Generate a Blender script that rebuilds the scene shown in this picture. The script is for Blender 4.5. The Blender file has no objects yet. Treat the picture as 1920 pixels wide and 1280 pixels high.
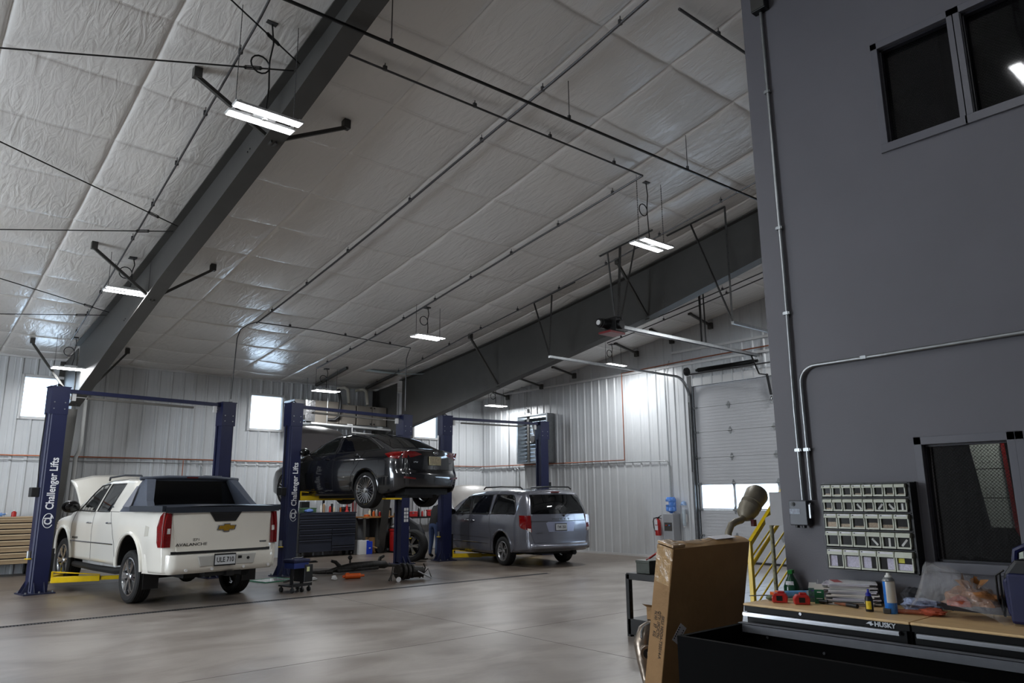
import bpy, math, random
import numpy as np
from mathutils import Vector, Matrix
random.seed(7)
PI=math.pi
scn=bpy.context.scene
COL=scn.collection

# ---------------------------------------------------------------- camera
YAW,PITCH,ROLL,CAMH=0.704877,0.206687,-0.0082528,1.62
def cam_axes():
    cy,sy,cp,sp=math.cos(YAW),math.sin(YAW),math.cos(PITCH),math.sin(PITCH)
    f=Vector((sy*cp,cy*cp,sp)); r=Vector((cy,-sy,0)); u=r.cross(f)
    c,s=math.cos(ROLL),math.sin(ROLL)
    return c*r+s*u, -s*r+c*u, f
r_,u_,f_=cam_axes()
cam=bpy.data.objects.new('camera',bpy.data.cameras.new('camera')); COL.objects.link(cam)
cam.matrix_world=Matrix(((r_.x,u_.x,-f_.x,0),(r_.y,u_.y,-f_.y,0),(r_.z,u_.z,-f_.z,CAMH),(0,0,0,1)))
cam.data.sensor_width=36; cam.data.lens=1384.98/1920*36; cam.data.clip_start=.05; cam.data.clip_end=300
scn.camera=cam
# ---------------------------------------------------------------- world, daylight, exposure
vs=scn.view_settings
vs.view_transform='Standard'; vs.look='None'; vs.gamma=1; vs.use_curve_mapping=False; vs.exposure=-0.12
scn.cycles.max_bounces=8; scn.cycles.diffuse_bounces=4; scn.cycles.glossy_bounces=4; scn.cycles.transmission_bounces=6
scn.cycles.transparent_max_bounces=8; scn.cycles.caustics_reflective=False; scn.cycles.caustics_refractive=False
scn.cycles.use_denoising=True; scn.cycles.sample_clamp_indirect=4
w=bpy.data.worlds.new('sky'); scn.world=w; w.use_nodes=True
bg=w.node_tree.nodes['Background']; bg.inputs[0].default_value=(.80,.90,1,1); bg.inputs[1].default_value=11.0
def area(name,loc,target,sx,sy,power,col=(1,1,1),spread=180):
    l=bpy.data.lights.new(name,'AREA'); l.shape='RECTANGLE'; l.size=sx; l.size_y=sy; l.energy=power; l.color=col
    l.spread=math.radians(spread)
    o=bpy.data.objects.new(name,l); COL.objects.link(o); o.location=loc
    d=Vector(target)-Vector(loc); o.rotation_euler=d.to_track_quat('-Z','Y').to_euler(); return o
# daylight entering through the open bay doors in the side wall and behind the camera
area('daylight_open_bay',(-7.8,11.8,2.2),(4,10,1.5),3.8,4.0,420,(.86,.92,1))

# ---------------------------------------------------------------- helpers
def lin(c): return tuple((v/12.92 if v<=.04045 else ((v+.055)/1.055)**2.4) for v in c)
MATS={}
def mat(name,rgb,rough=.5,metal=0,noise=None,bump=None,coat=0,emis=0,trans=0,alpha=1,spec=.5,ior=1.45,stretch=None):
    if name in MATS: return MATS[name]
    m=bpy.data.materials.new(name); m.use_nodes=True; MATS[name]=m
    nt=m.node_tree; b=nt.nodes['Principled BSDF']; L=nt.links
    c=lin([v/255 for v in rgb])
    b.inputs['Base Color'].default_value=(*c,1); b.inputs['Roughness'].default_value=rough; b.inputs['Metallic'].default_value=metal
    b.inputs['Coat Weight'].default_value=coat; b.inputs['Coat Roughness'].default_value=.05
    b.inputs['Specular IOR Level'].default_value=spec; b.inputs['IOR'].default_value=ior
    b.inputs['Transmission Weight'].default_value=trans; b.inputs['Alpha'].default_value=alpha
    if emis: b.inputs['Emission Color'].default_value=(*c,1); b.inputs['Emission Strength'].default_value=emis
    if noise or bump:
        tc=nt.nodes.new('ShaderNodeTexCoord'); src=tc.outputs['Object']
        if stretch:
            mp=nt.nodes.new('ShaderNodeMapping'); mp.inputs['Scale'].default_value=stretch; L.new(src,mp.inputs[0]); src=mp.outputs[0]
    if noise:
        sc,amt=noise[:2]
        n=nt.nodes.new('ShaderNodeTexNoise'); n.inputs['Scale'].default_value=sc; n.inputs['Detail'].default_value=6; n.inputs['Roughness'].default_value=.6
        L.new(src,n.inputs['Vector'])
        r=nt.nodes.new('ShaderNodeValToRGB'); L.new(n.outputs[0],r.inputs[0])
        r.color_ramp.elements[0].position=.32; r.color_ramp.elements[1].position=.68
        r.color_ramp.elements[0].color=(*[max(0,v*(1-amt)) for v in c],1); r.color_ramp.elements[1].color=(*[min(1,v*(1+amt)) for v in c],1)
        L.new(r.outputs[0],b.inputs['Base Color'])
        if len(noise)>2:
            q=nt.nodes.new('ShaderNodeMapRange'); L.new(n.outputs[0],q.inputs[0]); q.inputs[3].default_value=rough-noise[2]; q.inputs[4].default_value=rough+noise[2]
            L.new(q.outputs[0],b.inputs['Roughness'])
    if bump:
        sc,st=bump[:2]
        n=nt.nodes.new('ShaderNodeTexNoise'); n.inputs['Scale'].default_value=sc; n.inputs['Detail'].default_value=4
        L.new(src,n.inputs['Vector'])
        bp=nt.nodes.new('ShaderNodeBump'); bp.inputs['Strength'].default_value=st; bp.inputs['Distance'].default_value=.02
        L.new(n.outputs[0],bp.inputs['Height']); L.new(bp.outputs[0],b.inputs['Normal'])
    return m

class MB:
    def __init__(s): s.v=[]; s.f=[]; s.m=[]; s.cm=0
    def add(s,v,f):
        k=len(s.v); s.v+= [tuple(map(float,p)) for p in v]; s.f+=[tuple(i+k for i in q) for q in f]; s.m+=[s.cm]*len(f); return s
    def box(s,x0,x1,y0,y1,z0,z1):
        v=[(x,y,z) for z in (z0,z1) for y in (y0,y1) for x in (x0,x1)]
        return s.add(v,[(0,2,3,1),(4,5,7,6),(0,1,5,4),(2,6,7,3),(0,4,6,2),(1,3,7,5)])
    def obox(s,c,d,M=None):
        M=M or Matrix.Identity(3); h=[q/2 for q in d]; v=[]
        for z in (-h[2],h[2]):
            for y in (-h[1],h[1]):
                for x in (-h[0],h[0]): v.append(Vector(c)+M@Vector((x,y,z)))
        return s.add(v,[(0,2,3,1),(4,5,7,6),(0,1,5,4),(2,6,7,3),(0,4,6,2),(1,3,7,5)])
    def bar(s,p,q,w,h,up=(0,0,1)):
        p,q=Vector(p),Vector(q); d=q-p; L=d.length; d.normalize(); u=Vector(up)
        if abs(d.dot(u))>.98: u=Vector((1,0,0))
        a=d.cross(u).normalized(); b=a.cross(d).normalized()
        M=Matrix((a,d,b)).transposed()
        return s.obox((p+q)/2,(w,L,h),M)
    def cyl(s,p,q,r,n=12,r2=None,cap=True):
        p,q=Vector(p),Vector(q); d=(q-p).normalized(); u=Vector((0,0,1)) if abs(d.z)<.9 else Vector((1,0,0))
        a=d.cross(u).normalized(); b=d.cross(a); r2=r if r2 is None else r2
        v=[]
        for c,rr in ((p,r),(q,r2)):
            for i in range(n):
                t=2*PI*i/n; v.append(c+a*math.cos(t)*rr+b*math.sin(t)*rr)
        f=[(i,(i+1)%n,n+(i+1)%n,n+i) for i in range(n)]
        if cap: f+=[tuple(range(n-1,-1,-1)),tuple(range(n,2*n))]
        return s.add(v,f)
    def tube(s,pts,r,n=8,closed=False):
        P=[Vector(p) for p in pts]; N=len(P); v=[];a=None
        for i,p in enumerate(P):
            if closed: d=(P[(i+1)%N]-P[i-1])
            else: d=(P[min(i+1,N-1)]-P[max(i-1,0)])
            d.normalize()
            if a is None:
                u=Vector((0,0,1)) if abs(d.z)<.9 else Vector((1,0,0)); a=d.cross(u).normalized()
            else: a=(a-d*a.dot(d)).normalized()
            b=d.cross(a); rr=r[i] if isinstance(r,(list,tuple)) else r
            for k in range(n):
                t=2*PI*k/n; v.append(p+a*math.cos(t)*rr+b*math.sin(t)*rr)
        f=[]
        for i in range(N if closed else N-1):
            j=(i+1)%N
            for k in range(n): f.append((i*n+k,i*n+(k+1)%n,j*n+(k+1)%n,j*n+k))
        if not closed: f+=[tuple(range(n-1,-1,-1)),tuple((N-1)*n+k for k in range(n))]
        return s.add(v,f)
    def lathe(s,prof,c=(0,0,0),n=24,axis='z',close=False):
        v=[];N=len(prof)
        for r,h in prof:
            for k in range(n):
                t=2*PI*k/n; x,y=r*math.cos(t),r*math.sin(t)
                if axis=='z': p=(x,y,h)
                elif axis=='x': p=(h,x,y)
                else: p=(y,h,x)
                v.append((c[0]+p[0],c[1]+p[1],c[2]+p[2]))
        f=[(i*n+k,i*n+(k+1)%n,(i+1)*n+(k+1)%n,(i+1)*n+k) for i in range(N-1) for k in range(n)]
        return s.add(v,f)
    def prism(s,poly,a,b,axis='x'):
        n=len(poly)
        def P(u,w,t): return {'x':(t,u,w),'y':(u,t,w),'z':(u,w,t)}[axis]
        v=[P(u,w,a) for u,w in poly]+[P(u,w,b) for u,w in poly]
        return s.add(v,[tuple(range(n-1,-1,-1)),tuple(range(n,2*n))]+[(i,(i+1)%n,n+(i+1)%n,n+i) for i in range(n)])
    def ball(s,c,r,n=10,sc=(1,1,1)):
        v=[];f=[]
        for i in range(n+1):
            a=PI*i/n
            for k in range(2*n):
                t=PI*k/n; v.append((c[0]+r*sc[0]*math.sin(a)*math.cos(t),c[1]+r*sc[1]*math.sin(a)*math.sin(t),c[2]+r*sc[2]*math.cos(a)))
        for i in range(n):
            for k in range(2*n): f.append((i*2*n+k,(i+1)*2*n+k,(i+1)*2*n+(k+1)%(2*n),i*2*n+(k+1)%(2*n)))
        return s.add(v,f)
    def grid(s,rows,flip=False):
        n=len(rows[0]); v=[p for r in rows for p in r]
        f=[]
        for i in range(len(rows)-1):
            for j in range(n-1):
                q=(i*n+j,i*n+j+1,(i+1)*n+j+1,(i+1)*n+j); f.append(q[::-1] if flip else q)
        return s.add(v,f)

def place(o,parent=None):
    COL.objects.link(o)
    if parent is not None: o.parent=parent
    return o
def mkobj(name,mb,m,parent=None,smooth=False,bevel=0,loc=None,fix=True):
    me=bpy.data.meshes.new(name)
    vv=mb.v
    if loc is not None: vv=[(x-loc[0],y-loc[1],z-loc[2]) for x,y,z in vv]
    me.from_pydata(vv,[],mb.f); me.update()
    ms=m if isinstance(m,(list,tuple)) else [m]
    for q in ms: me.materials.append(q)
    if len(ms)>1: me.polygons.foreach_set('material_index',mb.m)
    if fix:
        import bmesh
        bm=bmesh.new(); bm.from_mesh(me); bmesh.ops.recalc_face_normals(bm,faces=bm.faces); bm.to_mesh(me); bm.free()
    if smooth:
        me.polygons.foreach_set('use_smooth',[True]*len(me.polygons))
        try: me.set_sharp_from_angle(angle=math.radians(smooth if smooth is not True else 40))
        except Exception: pass
    o=bpy.data.objects.new(name,me); place(o,parent)
    if loc is not None and parent is None: o.location=loc
    if bevel:
        b=o.modifiers.new('bevel','BEVEL'); b.width=bevel; b.segments=2; b.limit_method='ANGLE'; b.angle_limit=math.radians(40)
    return o
def tag(o,label,cat,group=None,kind=None):
    if label: o['label']=label
    if cat: o['category']=cat
    if group: o['group']=group
    if kind: o['kind']=kind
    return o
def thing(name,label,cat,loc=(0,0,0),rz=0,group=None):
    o=bpy.data.objects.new(name,None); o.empty_display_size=.1; COL.objects.link(o); o.location=loc; o.rotation_euler=(0,0,rz)
    return tag(o,label,cat,group)
def solo(name,mb,m,label,cat,group=None,kind=None,**kw):
    xs,ys,zs=zip(*mb.v); loc=((min(xs)+max(xs))/2,(min(ys)+max(ys))/2,min(zs))
    return tag(mkobj(name,mb,m,None,loc=loc,**kw),label,cat,group,kind)
def part(name,mb,m,T,world=False,label=None,**kw):
    """a part of thing T; with world=True the coordinates are the room's"""
    o=mkobj(name,mb,m,T,loc=tuple(T.location) if world else None,**kw)
    if label: o['label']=label
    return o
def struct(name,mb,m,label=None,**kw):
    o=mkobj(name,mb,m,None,**kw); o['kind']='structure'
    if label: o['label']=label
    return o
def dup(root,loc,rz=None,label=None,group=None):
    r=root.copy(); COL.objects.link(r); r.location=loc
    if rz is not None: r.rotation_euler=(0,0,rz)
    if label: r['label']=label
    if group: r['group']=group
    for ch in list(root.children):
        c=ch.copy(); COL.objects.link(c); c.parent=r
        for g in ch.children:
            d=g.copy(); COL.objects.link(d); d.parent=c
    return r
def text(name,s,size,m,parent,M,ext=.002,align='CENTER',sx=1,bold=0,shear=0):
    """lettering as flat mesh; M is a 4x4 placing the text plane (x along the line, y up)"""
    cu=bpy.data.curves.new(name,'FONT'); cu.body=s; cu.size=size; cu.align_x=align; cu.align_y='CENTER'; cu.extrude=ext; cu.offset=bold; cu.shear=shear; cu.resolution_u=3
    o=bpy.data.objects.new('tmp',cu); COL.objects.link(o)
    dg=bpy.context.evaluated_depsgraph_get(); me=bpy.data.meshes.new_from_object(o.evaluated_get(dg)); bpy.data.objects.remove(o)
    me.transform(M@Matrix.Diagonal((sx,1,1,1))); me.materials.clear(); me.materials.append(m)
    t=bpy.data.objects.new(name,me); place(t,parent); return t
def frame4(o,x,y):
    x=Vector(x).normalized(); y=Vector(y); y=(y-x*y.dot(x)).normalized(); z=x.cross(y)
    return Matrix(((x.x,y.x,z.x,o[0]),(x.y,y.y,z.y,o[1]),(x.z,y.z,z.z,o[2]),(0,0,0,1)))

# ---------------------------------------------------------------- room dimensions
YB,XR,XL,YF,XG,YG=20.59,16.12,-8.0,-6.0,4.9,2.84
def zr(y):
    t=YB-y
    if t<16: return 4.976+.079*t+.00374*t*t
    return 4.976+.079*16+.00374*256+(.079+.00748*16)*(t-16)
M_white=mat('white_liner_steel',(198,201,204),.30,0,noise=(1.5,.03),spec=.6)
M_vinyl=None
def vinyl():
    m=bpy.data.materials.new('white_vinyl_insulation_facing'); m.use_nodes=True; nt=m.node_tree; L=nt.links; b=nt.nodes['Principled BSDF']
    b.inputs['Base Color'].default_value=(*lin((.89,.885,.875)),1); b.inputs['Roughness'].default_value=.19; b.inputs['Specular IOR Level'].default_value=.85
    tc=nt.nodes.new('ShaderNodeTexCoord')
    mp=nt.nodes.new('ShaderNodeMapping'); mp.inputs['Scale'].default_value=(7,1.6,1); L.new(tc.outputs['Object'],mp.inputs[0])
    n1=nt.nodes.new('ShaderNodeTexNoise'); n1.inputs['Scale'].default_value=1.3; n1.inputs['Detail'].default_value=5; n1.inputs['Distortion'].default_value=1.2; L.new(mp.outputs[0],n1.inputs[0])
    n2=nt.nodes.new('ShaderNodeTexNoise'); n2.inputs['Scale'].default_value=1.1; n2.inputs['Detail'].default_value=2; L.new(tc.outputs['Object'],n2.inputs[0])
    n3=nt.nodes.new('ShaderNodeTexNoise'); n3.inputs['Scale'].default_value=14; n3.inputs['Detail'].default_value=3; n3.inputs['Distortion'].default_value=2; L.new(tc.outputs['Object'],n3.inputs[0])
    a=nt.nodes.new('ShaderNodeMath'); a.operation='MULTIPLY'; L.new(n1.outputs[0],a.inputs[0]); L.new(n2.outputs[0],a.inputs[1])
    c=nt.nodes.new('ShaderNodeMath'); c.operation='MULTIPLY_ADD'; L.new(n3.outputs[0],c.inputs[0]); c.inputs[1].default_value=.05; L.new(a.outputs[0],c.inputs[2])
    bp=nt.nodes.new('ShaderNodeBump'); bp.inputs['Strength'].default_value=.42; bp.inputs['Distance'].default_value=.07; L.new(c.outputs[0],bp.inputs['Height']); L.new(bp.outputs[0],b.inputs['Normal'])
    return m
M_vinyl=vinyl()
def concrete():
    m=bpy.data.materials.new('sealed_concrete'); m.use_nodes=True; nt=m.node_tree; L=nt.links; b=nt.nodes['Principled BSDF']
    tc=nt.nodes.new('ShaderNodeTexCoord')
    def noise(s,d,dist=0,st=None):
        n=nt.nodes.new('ShaderNodeTexNoise'); n.inputs['Scale'].default_value=s; n.inputs['Detail'].default_value=d; n.inputs['Distortion'].default_value=dist; n.inputs['Roughness'].default_value=.62
        if st:
            mp=nt.nodes.new('ShaderNodeMapping'); mp.inputs['Scale'].default_value=st; L.new(tc.outputs['Object'],mp.inputs[0]); L.new(mp.outputs[0],n.inputs[0])
        else: L.new(tc.outputs['Object'],n.inputs[0])
        return n
    n1=noise(.9,8,.4); n2=noise(.35,4,.2); n3=noise(9,5); n4=noise(.5,6,1.0,(1,2.2,1))
    r1=nt.nodes.new('ShaderNodeValToRGB'); L.new(n1.outputs[0],r1.inputs[0])
    r1.color_ramp.elements[0].position=.3; r1.color_ramp.elements[1].position=.72
    r1.color_ramp.elements[0].color=(*lin((.53,.50,.475)),1); r1.color_ramp.elements[1].color=(*lin((.63,.605,.58)),1)
    r3=nt.nodes.new('ShaderNodeValToRGB'); L.new(n4.outputs[0],r3.inputs[0])
    r3.color_ramp.elements[0].position=.36; r3.color_ramp.elements[1].position=.56
    r3.color_ramp.elements[0].color=(*lin((.80,.775,.755)),1); r3.color_ramp.elements[1].color=(1,1,1,1)
    mx=nt.nodes.new('ShaderNodeMix'); mx.data_type='RGBA'; mx.blend_type='MULTIPLY'; mx.inputs[0].default_value=.8
    L.new(r1.outputs[0],mx.inputs[6]); L.new(r3.outputs[0],mx.inputs[7])
    # worn, oil-stained band of floor under the lifts
    sx=nt.nodes.new('ShaderNodeSeparateXYZ'); L.new(tc.outputs['Object'],sx.inputs[0])
    ad=nt.nodes.new('ShaderNodeMath'); ad.operation='MULTIPLY_ADD'; L.new(n2.outputs[0],ad.inputs[0]); ad.inputs[1].default_value=2.6; L.new(sx.outputs[1],ad.inputs[2])
    mr=nt.nodes.new('ShaderNodeMapRange'); L.new(ad.outputs[0],mr.inputs[0]); mr.inputs[1].default_value=13.2; mr.inputs[2].default_value=14.2; mr.inputs[3].default_value=0; mr.inputs[4].default_value=1
    st=nt.nodes.new('ShaderNodeMix'); st.data_type='RGBA'; st.blend_type='MULTIPLY'; L.new(mr.outputs[0],st.inputs[0]); L.new(mx.outputs[2],st.inputs[6]); st.inputs[7].default_value=(*lin((.80,.77,.74)),1)
    L.new(st.outputs[2],b.inputs['Base Color'])
    q=nt.nodes.new('ShaderNodeMapRange'); L.new(n1.outputs[0],q.inputs[0]); q.inputs[3].default_value=.22; q.inputs[4].default_value=.48; L.new(q.outputs[0],b.inputs['Roughness'])
    bp=nt.nodes.new('ShaderNodeBump'); bp.inputs['Strength'].default_value=.12; bp.inputs['Distance'].default_value=.01; L.new(n3.outputs[0],bp.inputs['Height']); L.new(bp.outputs[0],b.inputs['Normal'])
    return m
M_conc=concrete()
M_steel=mat('dark_primer_steel',(66,65,63),.5,.0,noise=(3,.08),spec=.4)
M_galv=mat('galvanised_steel',(150,153,155),.35,.85,noise=(12,.12))
M_galvd=mat('dull_perforated_steel',(84,84,86),.45,.6,noise=(30,.1))
M_blk=mat('black_plastic',(22,22,24),.42,noise=(8,.15))
M_blkm=mat('black_painted_metal',(16,16,17),.38,noise=(10,.15))
M_cop=mat('copper_pipe',(176,110,82),.38,.8,noise=(6,.12))
M_grey=mat('grey_wall_paint',(94,93,99),.55,noise=(2,.04),bump=(90,.05))
M_greyt=mat('grey_trim_paint',(92,92,99),.40,noise=(4,.04))
M_alw=mat('white_painted_metal',(212,213,214),.45,noise=(4,.03))
M_wood=mat('light_pine_board',(218,184,134),.42,noise=(3,.14),stretch=(12,1,1))
M_rubber=mat('tyre_rubber',(26,26,27),.7,noise=(40,.15))
M_chrome=mat('chrome',(205,208,212),.12,1,noise=(3,.02))
M_glow=mat('led_strip_panel',(250,252,255),.4,emis=28)
M_red=mat('red_plastic',(176,34,32),.35,noise=(10,.08),coat=.3)
M_yel=mat('yellow_painted_steel',(226,190,20),.35,noise=(8,.06),coat=.3)
M_blue=mat('navy_blue_painted_steel',(17,24,62),.48,noise=(5,.08),coat=.0)
M_orange=mat('orange_plastic',(214,92,30),.45,noise=(8,.08))
M_sky=mat('overcast_daylight',(240,248,255),.9,emis=1)

# ---------------------------------------------------------------- floor with its trench drain
mb=MB(); D0,D1=12.06,12.19
mb.box(XL,XR,YF,D0,-.15,0); mb.box(XL,XR,D1,YB,-.15,0); mb.box(XL,XR,D0,D1,-.15,-.10); mb.box(11.3,XR,D0,D1,-.10,0)
floor=struct('floor',mb,M_conc)
mb=MB(); mb.box(XL,11.3,D0,D0+.012,-.1,.003); mb.box(XL,11.3,D1-.012,D1,-.1,.003)
part('drain_edging',mb,M_galvd,floor)
me=None
for i in range(300):
    x=-.4+i*.039
    if me is None:
        mb=MB(); mb.box(-.012,.012,D0+.012,D1-.012,-.022,-.002); o=part('grate_slat',mb,M_galvd,floor); me=o.data; o.location.x=x
    else:
        o=bpy.data.objects.new('grate_slat',me); place(o,floor); o.location.x=x
for a,b,c,d in ((XL,XR,16.9,16.906),(XL,XR,7.4,7.406),(6.1,6.106,YF,D0),(12.4,12.406,YF,16.9),(9.0,9.006,D1,YB)):
    mb=MB(); mb.box(a,b,c,d,-.004,.0012); part('control_joint',mb,mat('joint_filler',(88,84,80),.8,noise=(5,.1)),floor)

# ---------------------------------------------------------------- roof lining: quilted vinyl between seams and purlins
ceil=thing('ceiling',None,None); ceil['kind']='structure'
US=[0,.012,.03,.06,.12,.22,.35,.5,.65,.78,.88,.94,.97,.988,1]
def puff(u): return .5*(1-math.exp(-min(u,1-u)/.012))+.5*math.sin(PI*u)**.8 if 0<u<1 else 0
SX=[-8,-6.4,-5.03,-3.66,-2.29,-.92,.45,1.83,3.2,4.57,5.93,7.2,8.63,10.0,11.3,11.8,13.1,14.6,16.12]
PY=[10.14+1.225*k for k in range(-13,9)]+[YB]
for i in range(len(SX)-1):
    x0,x1=SX[i],SX[i+1]; rows=[]
    ys=[]
    for a,b in zip([YF]+PY[:-1],PY):
        if b<=YF: continue
        a=max(a,YF)
        ys+=[(a+(b-a)*k,k) for k in US[:-1]]
    ys.append((YB,0))
    for y,t in ys:
        row=[]
        for u in US:
            s=.018+.045*puff(t); e=puff(u)
            jit=.006*math.sin(u*23+y*3.1+i)*math.sin(y*11+u*5)
            row.append((x0+(x1-x0)*u,y,zr(y)+.03-s*e+jit*e))
        rows.append(row)
    mb=MB(); mb.grid(rows)
    part('insulation_panel',mb,M_vinyl,ceil,smooth=180,fix=False)
mb=MB(); 
rows=[[(x,y,zr(y)+.12) for x in (XL-.2,XR+.2)] for y in (YB+.2,15,10,5,0,YF-.2)]
mb.grid(rows); part('roof_deck',mb,mat('roof_deck_steel',(60,62,64),.6,noise=(2,.05)),ceil,fix=False)

# ---------------------------------------------------------------- ribbed liner walls
def ribbed(name,axis,const,s0,s1,ztop,holes,inward,mat_=M_white):
    """axis 'x': wall runs along x at y=const; 'y': runs along y at x=const. inward = +1/-1 sign of the room side"""
    W=thing(name,None,None); W['kind']='structure'
    rib=.305; pan=rib*3; k=0; s=s0
    def P(u,z,d): return (u,const+inward*d,z) if axis=='x' else (const+inward*d,u,z)
    while s<s1-1e-6:
        e=min(s+pan,s1); pts=[]
        for j in range(3):
            a=s+j*rib
            pts+=[(a,0),(a+.10,0),(a+.105,.004),(a+.125,.004),(a+.13,0),(a+.20,0),(a+.225,.026),(a+.262,.026),(a+.287,0)]
        pts.append((s+pan,0)); pts=[p for p in pts if p[0]<e]+[(e,0)]
        for h in holes:
            for q in h[:2]:
                if s<q<e:
                    d=np.interp(q,[p[0] for p in pts],[p[1] for p in pts]); pts.append((q,float(d)))
        pts.sort()
        mb=MB()
        for (a,da),(b,db) in zip(pts[:-1],pts[1:]):
            if b-a<1e-5: continue
            c=(a+b)/2; cuts=[0,None]
            hs=sorted([h for h in holes if h[0]<c<h[1]],key=lambda h:h[2])
            z=0
            for h in hs+[None]:
                z1a,z1b=(ztop(a),ztop(b)) if h is None else (h[2],h[2])
                if z1a>z+1e-4:
                    mb.add([P(a,z,da),P(b,z,db),P(b,z1b,db),P(a,z1a,da)],[(0,1,2,3)])
                if h: z=h[3]
        if mb.f: part('wall_panel',mb,mat_,W,fix=False)
        s=e
    # backing sheet keeps daylight out, with the same openings
    mb=MB(); cuts=sorted({s0,s1,*[q for h in holes for q in h[:2]]})
    for a,b in zip(cuts[:-1],cuts[1:]):
        c=(a+b)/2; z=-.1
        for h in sorted([h for h in holes if h[0]<c<h[1]],key=lambda h:h[2])+[None]:
            n=max(1,int((b-a)/.8)) if h is None else 1
            for i in range(n):
                u0=a+(b-a)*i/n; u1=a+(b-a)*(i+1)/n
                za,zb=(ztop(u0)+.1,ztop(u1)+.1) if h is None else (h[2],h[2])
                if za>z+1e-4: mb.add([P(u0,z,-.12),P(u1,z,-.12),P(u1,zb,-.12),P(u0,za,-.12)],[(0,1,2,3)])
            if h: z=h[3]
    part('outer_sheeting',mb,M_steel,W,fix=False)
    return W
WIN=[(2.38,3.34,3.53,4.50),(7.79,8.75,3.53,4.50),(13.24,14.18,3.53,4.50)]
ribbed('wall_back','x',YB,XL,XR,lambda s:zr(YB)+.06,WIN,-1)
DOOR=(7.30,11.66,0,4.42); FAN=(16.92,18.36,2.66,4.16)
ribbed('wall_right','y',XR,YG,YB,lambda s:zr(s)+.05,[DOOR,FAN],-1)
ribbed('wall_left','y',XL,YF,YB,lambda s:zr(s)+.05,[(9.8,13.8,0,4.3)],1)
ribbed('wall_front','x',YF,XL,XG,lambda s:zr(YF)+.05,[],1)
# trims
mb=MB(); mb.box(XL,XR,YB-.05,YB,4.93,5.0); struct('trim_1',mb,M_alw)
mb=MB(); mb.box(XR-.06,XR-.03,11.7,20.5,5.00,5.06); mb.box(XR-.06,XR-.03,YG,11.7,5.00,5.06); struct('trim_2',mb,M_alw)
mb=MB(); mb.box(XR-.07,XR-.03,YG,12.2,5.36,5.42); struct('trim_3',mb,M_alw)
mb=MB(); mb.box(XR-.05,XR-.028,12.2,20.5,.0,.06); struct('baseboard_right',mb,M_alw)
# windows in the back wall
M_wglass=mat('window_glass',(225,240,255),.02,trans=1,ior=1.02,noise=(1,.01))
for i,(a,b,c,d) in enumerate(WIN):
    W=thing('window_%d'%(i+1),None,None,((a+b)/2,YB,c)); W['kind']='structure'
    mb=MB(); f=.045
    mb.box(a-f,a+.02,YB-.06,YB+.12,c-f,d+f); mb.box(b-.02,b+f,YB-.06,YB+.12,c-f,d+f); mb.box(a,b,YB-.06,YB+.12,c-f,c+.02); mb.box(a,b,YB-.06,YB+.12,d-.02,d+f)
    part('window_frame',mb,M_alw,W,world=True,bevel=.004)
    mb=MB(); mb.box(a,b,YB+.05,YB+.056,c,d); part('pane',mb,M_wglass,W,world=True)
# ---------------------------------------------------------------- rafters and columns
def rafter(x,deps,label,ybraces,side,colY):
    T=thing('steel_rafter',label,'beam',(x,YB,0))
    ys=[p[0] for p in deps]; dd=[p[1] for p in deps]
    Y=[y for y in np.arange(YF,ys[-1]+.01,.5) if y>=ys[0]]; bot=lambda y: zr(y)-.03-float(np.interp(y,ys,dd))
    mb=MB()
    for a,b in zip(Y[:-1],Y[1:]):
        mb.add([(x-.008,a,bot(a)),(x-.008,b,bot(b)),(x-.008,b,zr(b)-.02),(x-.008,a,zr(a)-.02),(x+.008,a,bot(a)),(x+.008,b,bot(b)),(x+.008,b,zr(b)-.02),(x+.008,a,zr(a)-.02)],[(0,3,2,1),(4,5,6,7)])
    part('web',mb,M_steel,T,world=True)
    for nm,fz in (('bottom_flange',bot),('top_flange',lambda y:zr(y)-.05)):
        mb=MB(); k=len(Y); v=[]
        for y in Y:
            z=fz(y); v+=[(x-.12,y,z),(x+.12,y,z),(x+.12,y,z+.018),(x-.12,y,z+.018)]
        f=[]
        for i in range(k-1):
            for j in range(4): f.append((4*i+j,4*i+(j+1)%4,4*i+4+(j+1)%4,4*i+4+j))
        f+=[(0,1,2,3),(4*k-4,4*k-3,4*k-2,4*k-1)]
        mb.add(v,f); part(nm,mb,M_steel,T,world=True)
    # tapered column against the back wall
    ye=ys[-1]; zb=bot(ye)
    mb=MB(); yb0=YB-.55
    mb.prism([(YB-.03,0),(yb0,0),(ye,zb),(ye,zr(ye)-.05),(YB-.03,zr(YB)-.05)],x-.008,x+.008,'x')
    part('column_web',mb,M_steel,T,world=True)
    mb=MB(); mb.bar((x,yb0,0),(x,ye,zb),.24,.018,up=(0,1,0)); mb.box(x-.12,x+.12,YB-.05,YB-.03,0,zr(YB)-.06); mb.box(x-.18,x+.18,yb0-.06,YB-.02,0,.02)
    part('column_flange',mb,M_steel,T,world=True)
    mb=MB()
    for y in (9.0,9.08,14.9,14.98):
        for z in (.1,.2,.35): mb.cyl((x-.02,y,bot(y)+z),(x+.02,y,bot(y)+z),.012,6)
    o=part('bolts',mb,M_galvd,T,world=True); o['kind']='stuff'
    for y in ybraces:
        for s in side:
            p=(x+s*.01,y,bot(y)+.03); q=(x+s*.95,y-.05,zr(y)-.12)
            mb=MB(); mb.bar(p,q,.045,.045); mb.obox((q[0],q[1],q[2]+.04),(.09,.09,.12)); mb.obox((p[0]+s*.02,p[1],p[2]),(.02,.10,.10))
            part('flange_brace',mb,M_steel,T,world=True)
    return T
rafter(3.2,[(-6,.5),(5.8,.45),(8.3,.6),(12.4,.74),(15,.95),(17.1,1.17),(18.6,1.35),(19.2,1.42)],'dark steel roof beam over the white pickup, meeting the wall beside its window',(8.27,13.2,18.9,3.0),(-1,1),18)
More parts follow.
